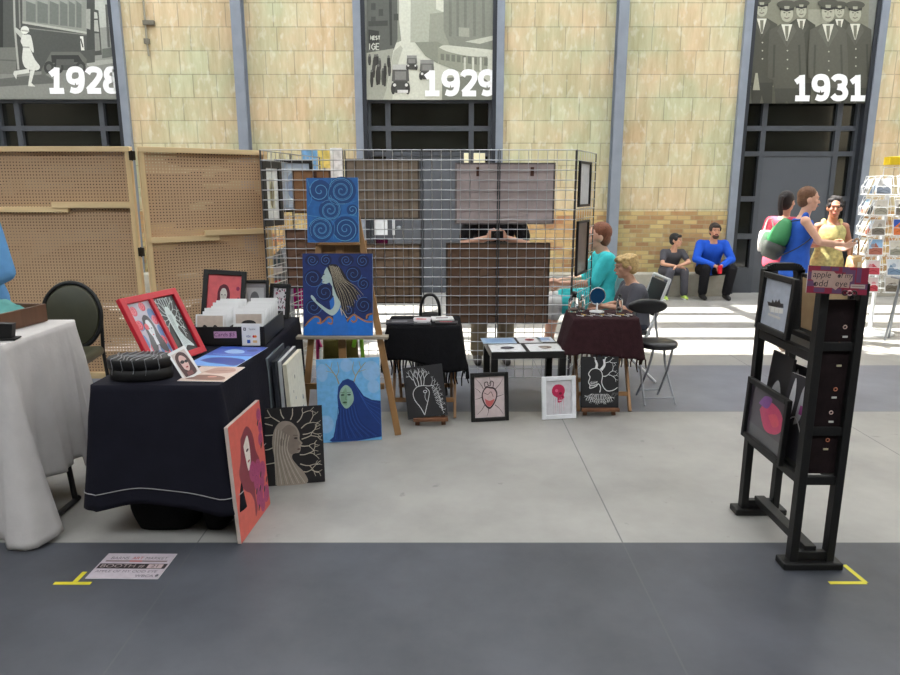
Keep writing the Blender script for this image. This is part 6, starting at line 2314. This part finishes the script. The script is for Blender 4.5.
    if hstyle == 'pony':
        pts = spline([F(0, 0.11, 0.05), F(0, 0.155, 0.045), F(0, 0.165, -0.03), F(0, 0.13, -0.13)], 4)
        for p, q in zip(pts[:-1], pts[1:]):
            e.cap(p, q, 0.028 * hs, 0.026 * hs, XM, 8)
    if hstyle == 'bob':
        e.ell(F(0, 0.05, -0.05), (0.085 * hs, 0.07 * hs, 0.09 * hs), XM, hr)
        e.ell(F(0, -0.05, 0.08), (0.06 * hs, 0.03 * hs, 0.026 * hs), XM, hr)
        for sx in (-1, 1):
            e.ell(F(sx * 0.07, 0.0, 0.0), (0.022 * hs, 0.045 * hs, 0.07 * hs), XM, hr)
    solid(e, 'hair', M(hair, 0.65, 0, 0.25, 60, 0.5), t, 0.006, 2)
    # clothes
    for nm, col, spec in wear:
        m_ = M(col, 0.8, 0, spec.get('var', 0.08), spec.get('scale', 14), 0.25, 0, 40)
        c = MB()
        if nm in ('shirt', 't_shirt', 'tank_top', 'dress'):
            inf = spec.get('inf', 0.016)
            lo, hi = spec.get('lo', -0.14), spec.get('hi', 0.955)
            c.loft(torso_rings(P, N, lat, s, fem, inf, lo, hi), XM, 24)
            if 'hem' in spec:
                q, r0, r1 = spec['hem']
                q = Vector(q)
                dp = Vector((0, 0, 1)).cross(lat) * -1
                st_ = P + ax * 0.02
                rg_ = []
                for k in range(7):
                    u = k / 6
                    rg_.append((st_ + (q - st_) * u, lat * (r0 + (r1 - r0) * u), dp * ((r0 + (r1 - r0) * u) * 0.72)))
                c.loft(rg_, XM, 24)
            sl = spec.get('sleeve', 0)
            dp_ = ax.cross(lat).normalized()
            for i, (sh, el, wr) in enumerate(A):
                sx = 1 if i == 0 else -1
                if sl > 0:
                    c.cap(N + lat * sx * 0.06 * s - ax * 0.05 * s, sh, 0.05 * s + inf * .6, 0.055 * s + inf * .6, XM)
                    e1 = sh + (el - sh) * min(1, sl)
                    c.cap(sh, e1, ur * s * 1.12 + inf, (ur + (fr - ur) * min(1, sl)) * s + inf, XM)
                    if sl > 1:
                        c.cap(el, el + (wr - el) * min(1, sl - 1), fr * s + inf, (fr + (wr_ - fr) * (sl - 1)) * s + inf * 0.9, XM)
                else:
                    c.cap(N + lat * sx * 0.085 * s - ax * 0.14 * s - dp_ * 0.05 * s, N + lat * sx * 0.092 * s + ax * 0.012 * s, 0.03 * s, 0.03 * s, XM)
                    c.cap(N + lat * sx * 0.085 * s - ax * 0.14 * s + dp_ * 0.05 * s, N + lat * sx * 0.092 * s + ax * 0.012 * s, 0.03 * s, 0.03 * s, XM)
            solid(c, nm, m_, t, 0.0085, 3)
        elif nm in ('trousers', 'shorts'):
            inf = spec.get('inf', 0.014)
            c.loft(torso_rings(P, N, lat, s, fem, inf * .7, -0.2, spec.get('waist', 0.16)), XM, 22)
            fr_ = spec.get('len', 0.96)
            for hip, kn, an in Lg:
                c.cap(hip, hip + (kn - hip) * min(1, fr_ * 2), 0.084 * s + inf, 0.056 * s + inf + (0 if fr_ > .5 else .02), XM)
                if fr_ > 0.5:
                    c.cap(kn, kn + (an - kn) * (fr_ - .5) * 2, 0.056 * s + inf, 0.046 * s + inf, XM)
            solid(c, nm, m_, t, 0.0085, 3)
        elif nm == 'shoe':
            for hip, kn, an in Lg:
                fd = Vector(foot).normalized()
                c = MB()
                c.cap(an - Vector((0, 0, 0.03 * s)) - fd * 0.035 * s, an - Vector((0, 0, 0.042 * s)) + fd * 0.07 * s, 0.046 * s, 0.042 * s, XM)
                c.cap(an - Vector((0, 0, 0.042 * s)) + fd * 0.05 * s, an - Vector((0, 0, 0.05 * s)) + fd * 0.145 * s, 0.042 * s, 0.034 * s, XM)
                o = solid(c, 'shoe', M(col, 0.5, 0, 0.1), t, 0.007, 2)
                if spec.get('sole'):
                    k_ = MB(); pz = 0.008
                    q0 = an - fd * 0.065 * s; q1 = an + fd * 0.165 * s
                    k_.bar((q0.x, q0.y, an.z - 0.08 * s + pz), (q1.x, q1.y, an.z - 0.08 * s + pz), 0.085 * s, 0.016, M(spec['sole'], 0.6), bev=0.006)
                    k_.build('sole', o)
    return t, F, A


# ---- the seated pair on the ledge
LZ = 0.34
GX = at(669, 270, 10.3).x
t, F, A = person('person in grey t-shirt sitting hunched with crossed arms on the wall ledge', (GX, 10.33, 0), R(4), 0.80, (0, 0.02, LZ + 0.09), (0, -0.15, LZ + 0.43), (0.015, -0.19, LZ + 0.585),
       [((0.21, -0.27, LZ + 0.24), (-0.02, -0.40, LZ + 0.20)), ((-0.21, -0.27, LZ + 0.22), (0.02, -0.36, LZ + 0.18))],
       [((0.11, -0.36, LZ + 0.11), (0.15, -0.30, 0.065)), ((-0.11, -0.36, LZ + 0.11), (-0.17, -0.32, 0.065))],
       (196, 148, 122), (22, 20, 20), 'fringe', [('t_shirt', (76, 76, 82), {'sleeve': 0.6}), ('trousers', (84, 84, 92), {'inf': 0.02}), ('shoe', (170, 196, 90), {'sole': (230, 230, 226)})], look=R(48), hcurl=0.7)
t.scale = (0.97, 0.97, 0.93)
GX = at(708, 270, 10.3).x
t, F, A = person('person in bright blue shirt sitting on the ledge holding a red can', (GX, 10.33, 0), R(-3), 0.97, (0, 0.0, LZ + 0.10), (0, -0.16, LZ + 0.54), (0, -0.21, LZ + 0.695),
       [((0.26, -0.26, LZ + 0.27), (0.045, -0.47, LZ + 0.19)), ((-0.26, -0.26, LZ + 0.27), (-0.045, -0.47, LZ + 0.19))],
       [((0.22, -0.42, LZ + 0.14), (0.19, -0.34, 0.085)), ((-0.16, -0.42, LZ + 0.14), (-0.15, -0.32, 0.085))],
       (190, 138, 112), (44, 34, 30), 'fringe', [('shirt', (34, 82, 190), {'sleeve': 1.85, 'inf': 0.022}), ('trousers', (26, 26, 30), {'inf': 0.022}), ('shoe', (22, 20, 20), {})], beard=(74, 58, 50), hcurl=0.8)
t.scale = (1.0, 1.0, 0.965)
b = MB(); b.lathe([(0.027, 0), (0.033, 0.006), (0.033, 0.108), (0.026, 0.118), (0.026, 0.12)], M((196, 24, 44), 0.25, 0.5))
c = Matrix.Rotation(R(-3), 3, 'Z') @ Vector((0.0, -0.555, LZ + 0.07))
o = b.build('drink_can'); o.location = Vector((GX, 10.33, 0)) + c
tag(o, 'red drink can held between the hands of the blue shirted sitter', 'can')

# ---- seated woman in turquoise and the fair haired boy, both facing left
WXc, WYc = 1.36, 6.55
def folding_chair(label, loc, rz, c1, c2):
    t = E('folding_chair', label, 'chair', loc=loc, rz=rz)
    f, m_ = M(c1, 0.4, 0.2), M(c2, 0.6)
    b = MB(); b.box((0, 0, 0.43), (0.42, 0.40, 0.025), m_, bev=0.01); b.build('seat', t)
    b = MB(); b.box((0, 0.275, 0.71), (0.40, 0.02, 0.30), m_, Matrix.Rotation(R(-14), 3, 'X'), bev=0.008); b.build('backrest', t)
    for sx in (-1, 1):
        b = MB(); b.tube([(sx * 0.215, -0.24, 0.012), (sx * 0.215, 0.17, 0.42), (sx * 0.215, 0.325, 0.88)], 0.013, f); b.build('leg', t)
        b = MB(); b.tube([(sx * 0.19, 0.27, 0.012), (sx * 0.19, -0.16, 0.42)], 0.013, f); b.build('leg', t)
    b = MB(); b.tube([(-0.215, 0.325, 0.88), (0.215, 0.325, 0.88)], 0.013, f); b.build('top_rail', t)
    return t


folding_chair('white folding chair under the person in turquoise', (WXc, WYc, 0), R(-90), (226, 228, 230), (222, 224, 226))
t, F, A = person('person in turquoise top seated facing left beyond the grid panel', (WXc, WYc, 0), R(-90), 1.1, (0, 0.08, 0.545), (0, 0.12, 1.01), (0, 0.05, 1.155),
       [((0.23, -0.02, 0.74), (0.10, -0.30, 0.72)), ((-0.23, -0.02, 0.74), (-0.08, -0.30, 0.72))],
       [((0.13, -0.36, 0.53), (0.13, -0.42, 0.085)), ((-0.13, -0.34, 0.53), (-0.13, -0.36, 0.085))],
       (214, 166, 142), (122, 70, 44), 'short', [('shirt', (64, 190, 196), {'sleeve': 0.95, 'inf': 0.03, 'lo': -0.16}), ('trousers', (206, 206, 206), {'len': 0.62, 'inf': 0.024}), ('shorts', (64, 190, 196), {'len': 0.36, 'inf': 0.034}), ('shoe', (90, 80, 76), {})], fem=True, hcurl=0.6)
BXc, BYc = 1.53, 5.74
folding_chair('white framed black folding chair under the fair haired sitter', (BXc - 0.07, BYc - 0.03, 0), R(-90), (214, 216, 218), (34, 34, 38))
t, F, A = person('fair haired person in grey t-shirt seated behind the maroon table', (BXc, BYc, 0), R(-88), 0.82, (0, 0.06, 0.53), (0, 0.02, 0.90), (0, -0.045, 1.05),
       [((0.17, -0.04, 0.68), (0.07, -0.23, 0.70)), ((-0.17, -0.04, 0.68), (-0.05, -0.23, 0.66))],
       [((0.09, -0.29, 0.52), (0.09, -0.20, 0.07)), ((-0.09, -0.29, 0.52), (-0.09, -0.20, 0.07))],
       (206, 158, 132), (196, 166, 112), 'mop', [('t_shirt', (98, 98, 106), {'sleeve': 0.8, 'inf': 0.02}), ('trousers', (60, 62, 74), {}), ('shoe', (70, 70, 74), {})], nod=R(10), hcurl=0.7)
t.scale = (1.05, 1.05, 0.915)

# ---- the person taking a photograph behind the grid
PXc, PYc = 0.40, 6.22
t, F, A = person('person in black t-shirt and khaki trousers raising a camera behind the grid', (PXc, PYc, 0), R(0), 1.02, (0, 0.02, 0.95), (0, 0.0, 1.46), (0, -0.03, 1.625),
       [((0.28, -0.12, 1.11), (0.08, -0.33, 1.19)), ((-0.28, -0.12, 1.11), (-0.08, -0.33, 1.19))],
       [((0.12, 0.0, 0.5), (0.13, 0.03, 0.085)), ((-0.12, 0.0, 0.5), (-0.14, 0.03, 0.085))],
       (196, 146, 122), (50, 40, 34), 'short', [('t_shirt', (26, 26, 30), {'sleeve': 0.75, 'inf': 0.024}), ('trousers', (142, 130, 108), {'inf': 0.026}), ('shoe', (70, 66, 64), {})], hcurl=0.9, palm=((-0.7, 0.2, 0.2), (0.7, 0.2, 0.2)))
t = E('camera', 'small black camera held up in both hands behind the grid', 'camera', loc=(PXc, PYc - 0.40, 1.225))
b = MB(); b.box((0, 0, 0), (0.105, 0.03, 0.062), BLACK, bev=0.006); b.build('camera_body', t)
b = MB()
b.tube([(0, -0.014, 0), (0, -0.04, 0)], 0.022, M((60, 60, 64), 0.3, 0.5), 16); b.build('lens', t)

# ---- three women by the postcard rack
def spot(px_, Y, z=1.2):
    q = at(px_, 230, Y)
    return q.x


# pink top, seen from behind
x = spot(783, 7.15)
t, F, A = person('dark haired person in pink top facing the door with white bag', (x, 7.15, 0), R(130), 0.95, (0, 0.02, 0.88), (0, 0.0, 1.37), (0, -0.03, 1.53),
       [((0.22, -0.02, 1.13), (0.16, -0.20, 1.02)), ((-0.27, 0.02, 1.13), (-0.18, -0.18, 1.06))],
       [((0.10, -0.01, 0.46), (0.11, 0.03, 0.08)), ((-0.10, -0.01, 0.46), (-0.11, 0.03, 0.08))],
       (206, 152, 126), (34, 24, 24), 'pony', [('t_shirt', (226, 92, 112), {'sleeve': 0.55, 'inf': 0.018}), ('trousers', (44, 46, 56), {'inf': 0.012}), ('shoe', (60, 56, 60), {})], fem=True)
t.scale = (0.96,) * 3
b = MB()
t2 = E('shopping_bag', 'white bag hanging at the side of the person in pink top', 'bag', loc=(x - 0.24, 6.95, 0.985), rz=R(20))
t2.scale = (0.9, 0.8, 0.72)
b.rings([[(0.13 * k * math.copysign(abs(math.cos(u)) ** .6, math.cos(u)), 0.045 * k * math.sin(u), z_) for u in [2 * PI * q / 24 for q in range(24)]] for z_, k in ((0, .9), (0.02, 1.0), (0.15, 1.04), (0.27, .95), (0.29, .8))], M((232, 230, 228), 0.6, 0, 0.04)); b.build('bag_body', t2)
b = MB(); b.tube(spline([(-0.07, 0, 0.28), (-0.03, 0, 0.44), (0.03, 0, 0.44), (0.07, 0, 0.28)], 4), 0.008, M((224, 222, 220), 0.6)); b.build('handle', t2)

# blue tank top with green backpack
x = spot(800, 6.75)
YB = 6.75
yaw = R(74)
t, F, A = person('person in blue sleeveless top with green backpack reaching toward the cards', (x, YB, 0), yaw, 0.98, (0, 0.02, 0.91), (0, -0.02, 1.41), (0, -0.055, 1.575),
       [((0.20, -0.12, 1.16), (0.14, -0.36, 1.10)), ((-0.20, -0.15, 1.16), (-0.08, -0.40, 1.13))],
       [((0.10, -0.02, 0.48), (0.12, 0.03, 0.082)), ((-0.10, -0.02, 0.48), (-0.11, 0.03, 0.082))],
       (222, 172, 146), (112, 76, 52), 'short', [('tank_top', (52, 98, 196), {'inf': 0.02, 'hi': 0.93, 'hem': ((0, 0.0, 0.80), 0.185, 0.225)}), ('shorts', (186, 168, 136), {'len': 0.42, 'inf': 0.02}), ('shoe', (120, 100, 84), {})], fem=True, nod=R(6), hcurl=0.4, palm=((-0.6, 0, 0.4), (0.6, 0, 0.4)))
t.scale = (0.955,) * 3
rot = Matrix.Rotation(yaw, 3, 'Z')
t2 = E('backpack', 'green and grey drawstring backpack worn over the blue sleeveless top', 'backpack', loc=Vector((x, YB, 0)) + rot @ Vector((-0.03, 0.20, 1.11)), rz=yaw)
t2.rotation_euler = (R(20), 0, yaw)
t2.scale = (0.95, 0.85, 0.88)
b = MB()
b.rings([[(0.155 * k * math.cos(u), 0.105 * k2 * math.sin(u), z_) for u in [2 * PI * q / 24 for q in range(24)]] for z_, k, k2 in ((-0.06, .8, .9), (0.0, 1.0, 1.1), (0.10, .92, 1.0), (0.20, .6, .7), (0.25, .3, .4))], M((58, 138, 84), 0.6, 0, 0.12, 10, 0.3)); b.build('green_upper', t2)
b = MB()
b.rings([[(0.16 * k * math.cos(u), 0.108 * k2 * math.sin(u), z_) for u in [2 * PI * q / 24 for q in range(24)]] for z_, k, k2 in ((-0.22, .5, .6), (-0.20, .8, .9), (-0.12, 1.0, 1.15), (-0.04, 1.0, 1.12))], M((66, 70, 66), 0.6, 0, 0.12, 10, 0.3)); b.build('grey_base', t2)
for sx in (-1, 1):
    b = MB(); b.tube(spline([(sx * 0.05, -0.03, 0.23), (sx * 0.115, -0.17, 0.30), (sx * 0.135, -0.30, 0.20), (sx * 0.18, -0.20, 0.0), (sx * 0.15, -0.05, -0.17)], 5), 0.006, M((50, 56, 66), 0.7)); b.build('shoulder_cord', t2)

# pale yellow patterned dress
x = spot(831, 7.2)
t, F, A = person('short haired person in pale yellow sleeveless dress looking left', (x, 7.2, 0), R(-8), 0.92, (0, 0.02, 0.86), (0, 0.0, 1.325), (0, -0.03, 1.475),
       [((0.22, 0.02, 1.07), (0.17, -0.16, 0.93)), ((-0.20, -0.02, 1.07), (-0.05, -0.25, 1.12))],
       [((0.09, -0.02, 0.45), (0.10, 0.03, 0.078)), ((-0.09, -0.02, 0.45), (-0.10, 0.03, 0.078))],
       (186, 130, 104), (30, 24, 24), 'curly', [('dress', (206, 198, 134), {'inf': 0.018, 'hi': 0.93, 'var': 0.3, 'scale': 26, 'hem': ((0, 0.02, 0.46), 0.17, 0.25)}), ('shoe', (120, 90, 70), {})], fem=True, look=R(-14), hcurl=0.5)
t.scale = (0.955,) * 3
t2 = E('handbag', 'tan handbag hanging at the arm of the person in yellow dress', 'bag', loc=(x + 0.21, 7.08, 0.72), rz=R(30))
b = MB()
b.rings([[(0.11 * k * math.copysign(abs(math.cos(u)) ** .6, math.cos(u)), 0.05 * k * math.sin(u), z_) for u in [2 * PI * q / 24 for q in range(24)]] for z_, k in ((0, .85), (0.02, 1.0), (0.10, 1.05), (0.19, .9), (0.21, .7))], M((186, 152, 104), 0.55, 0, 0.1)); b.build('bag_body', t2)
b = MB(); b.tube(spline([(-0.06, 0, 0.2), (-0.045, 0, 0.34), (0, 0, 0.38), (0.045, 0, 0.34), (0.06, 0, 0.2)], 4), 0.009, M((150, 112, 70), 0.5)); b.build('handle', t2)
b = MB(); b.box((0, -0.055, 0.12), (0.05, 0.012, 0.05), M((206, 196, 170), 0.4, 0.4), bev=0.004); b.build('clasp', t2)

# ---- neighbour stall keeper at the left edge
t, F, A = person('person in pale blue shirt standing behind the white tablecloth at the edge', (-2.83, 3.98, 0), R(0), 1.0, (0, 0.02, 0.93), (0, 0.0, 1.45), (0, -0.03, 1.62),
       [((0.235, -0.03, 1.13), (0.10, -0.22, 1.02)), ((-0.25, 0.0, 1.15), (-0.2, -0.2, 1.02))],
       [((0.11, 0.0, 0.49), (0.12, 0.03, 0.085)), ((-0.11, 0.0, 0.49), (-0.12, 0.03, 0.085))],
       (212, 164, 140), (90, 66, 48), 'bob', [('shirt', (98, 150, 200), {'sleeve': 1.7, 'inf': 0.026, 'lo': -0.2}), ('trousers', (52, 56, 70), {}), ('shoe', (50, 46, 44), {})], fem=True, hcurl=0.5)

# ================================================================== postcard spinner
WW = M((232, 234, 236), 0.35, 0, 0.02)
RCX, RCY = at(883, 230, 7.6).x, 7.6
t = E('postcard_rack', 'white wire postcard rack with yellow header at the right edge', 'rack', loc=(RCX, RCY, 0), rz=R(-14))
b = MB(); b.tube([(0, 0, 0.02), (0, 0, 1.74)], 0.022, WW, 12); b.build('pole', t)
b = MB(); b.lathe([(0.24, 0), (0.24, 0.018), (0.05, 0.03), (0.03, 0.06)], WW, n=32); b.build('base', t)
b = MB(); b.box((0.03, 0, 1.90), (0.17, 0.17, 0.085), M((232, 198, 30), 0.5, 0, 0.05), bev=0.004); b.build('yellow_header', t)
b = MB(); b.tube([(-0.07, 0, 1.72), (-0.07, 0, 1.83), (0.09, 0, 1.83), (0.09, 0, 1.72)], 0.006, WW); b.build('header_bracket', t)
S_ = 0.20
rows = [1.54, 1.32, 1.105, 0.89, 0.675, 0.49]
for f in range(4):
    fr = Matrix.Rotation(PI / 2 * f, 4, 'Z')
    b = MB()
    for r_, z in enumerate(rows):
        for col in (-1, 1):
            cxp = col * 0.105
            y0 = -S_ - 0.01
            q = [(cxp - 0.085, y0, z), (cxp + 0.085, y0, z), (cxp + 0.085, y0, z + 0.09), (cxp - 0.085, y0, z + 0.09)]
            b.tube(q, 0.0028, WW, 5, True)
            for sx in (-0.085, 0.085):
                b.tube([(cxp + sx, y0 + 0.05, z), (cxp + sx, y0, z), (cxp + sx, y0 + 0.0, z + 0.09), (cxp + sx, y0 + 0.07, z + 0.20)], 0.0028, WW, 5)
            b.tube([(cxp - 0.085, y0 + 0.07, z + 0.2), (cxp + 0.085, y0 + 0.07, z + 0.2)], 0.0028, WW, 5)
            b.tube([(cxp - 0.085, y0 + 0.03, z - 0.002), (cxp + 0.085, y0 + 0.03, z - 0.002)], 0.0028, WW, 5)
        b.tube([(0, -S_ + 0.03, z + 0.1), (0, 0, z + 0.1)], 0.004, WW, 5)
    b.xform(fr)
    b.build('pocket_face', t)
ordn = ('top', 'second', 'third', 'fourth', 'fifth', 'bottom')
PAL = [((96, 104, 116), (206, 206, 204), 'grey'), ((60, 62, 66), (190, 190, 186), 'black and white'), ((150, 146, 130), (220, 214, 200), 'sepia'), ((226, 120, 50), (50, 90, 190), 'orange and blue'), ((176, 104, 84), (150, 190, 226), 'red brick and sky'), ((196, 60, 76), (226, 206, 206), 'red and pink'), ((110, 134, 160), (214, 220, 226), 'pale blue'), ((120, 112, 100), (206, 200, 190), 'brown and cream')]
rr = random.Random(77)
seen_ = [[(0, 1), (2, 1)], [(2, 0), (7, 1)], [(7, 1), (3, 1)], [(4, 0), (2, 0)], [(5, 1), (6, 0)], [(5, 0), (7, 0)]]
for f in (0, 3):
    for r_, z in enumerate(rows):
        for ci, col in enumerate((-1, 1)):
            k = seen_[r_][ci][0] if f == 0 else (r_ * 3 + ci * 5 + 1) % 8
            c1, c2, nm = PAL[k]
            face = 'front' if f == 0 else 'left'
            side_ = ('left', 'right')[ci] if f == 0 else ('back', 'front')[ci]
            m_ = Matrix.Translation((RCX, RCY, 0)) @ Matrix.Rotation(R(-14), 4, 'Z') @ Matrix.Rotation(PI / 2 * f, 4, 'Z') @ Matrix.Translation((col * 0.105, -S_ + 0.0, z + 0.005)) @ Matrix.Rotation(R(-17), 4, 'X')
            p = E('postcard', "%s postcard, %s row, %s pocket on the rack's %s face" % (nm, ordn[r_], side_, face), 'postcard', mw=m_, group='postcards on the white rack')
            wv, hv = rr.uniform(0.135, 0.155), rr.uniform(0.165, 0.19)
            b = MB(); b.box((0, 0.002, hv / 2), (wv, 0.003, hv), CARD); b.build('card_stock', p)
            a = Art(lambda q, wv=wv, hv=hv: ((q[0] - .5) * wv, q[1] * hv))
            a.rect(.05, .05, .95, .95, c2)
            a.poly([(.05, .05), (.95, .05), (.95, rr.uniform(.3, .5)), (.7, rr.uniform(.4, .6)), (.5, rr.uniform(.35, .8)), (.25, rr.uniform(.4, .7)), (.05, rr.uniform(.3, .5))], c1)
            a.ellipse(rr.uniform(.3, .7), rr.uniform(.5, .75), .14, .12, tuple((u + v) // 2 for u, v in zip(c1, c2)))
            a.line([(.2, .2), (.5, .3), (.85, .18)], .006, tuple(max(0, v - 40) for v in c1))
            a.build('printed_front', p)
# grey metal stand beside the spinner
t = E('folding_stand', 'thin grey metal stand legs before the postcard rack at the edge', 'stand', loc=(at(897, 290, 7.2).x, 7.2, 0))
for p_, q_ in (((0.02, 0, 0.66), (-0.07, -0.02, 0)), ((0.02, 0, 0.66), (0.12, -0.05, 0)), ((0.02, 0, 0.66), (0.06, 0.12, 0))):
    b = MB(); b.tube([p_, q_], 0.011, STEEL); b.build('leg', t)
b = MB(); b.box((0.1, 0.0, 0.675), (0.24, 0.2, 0.02), STEEL, bev=0.004); b.build('top_plate', t)
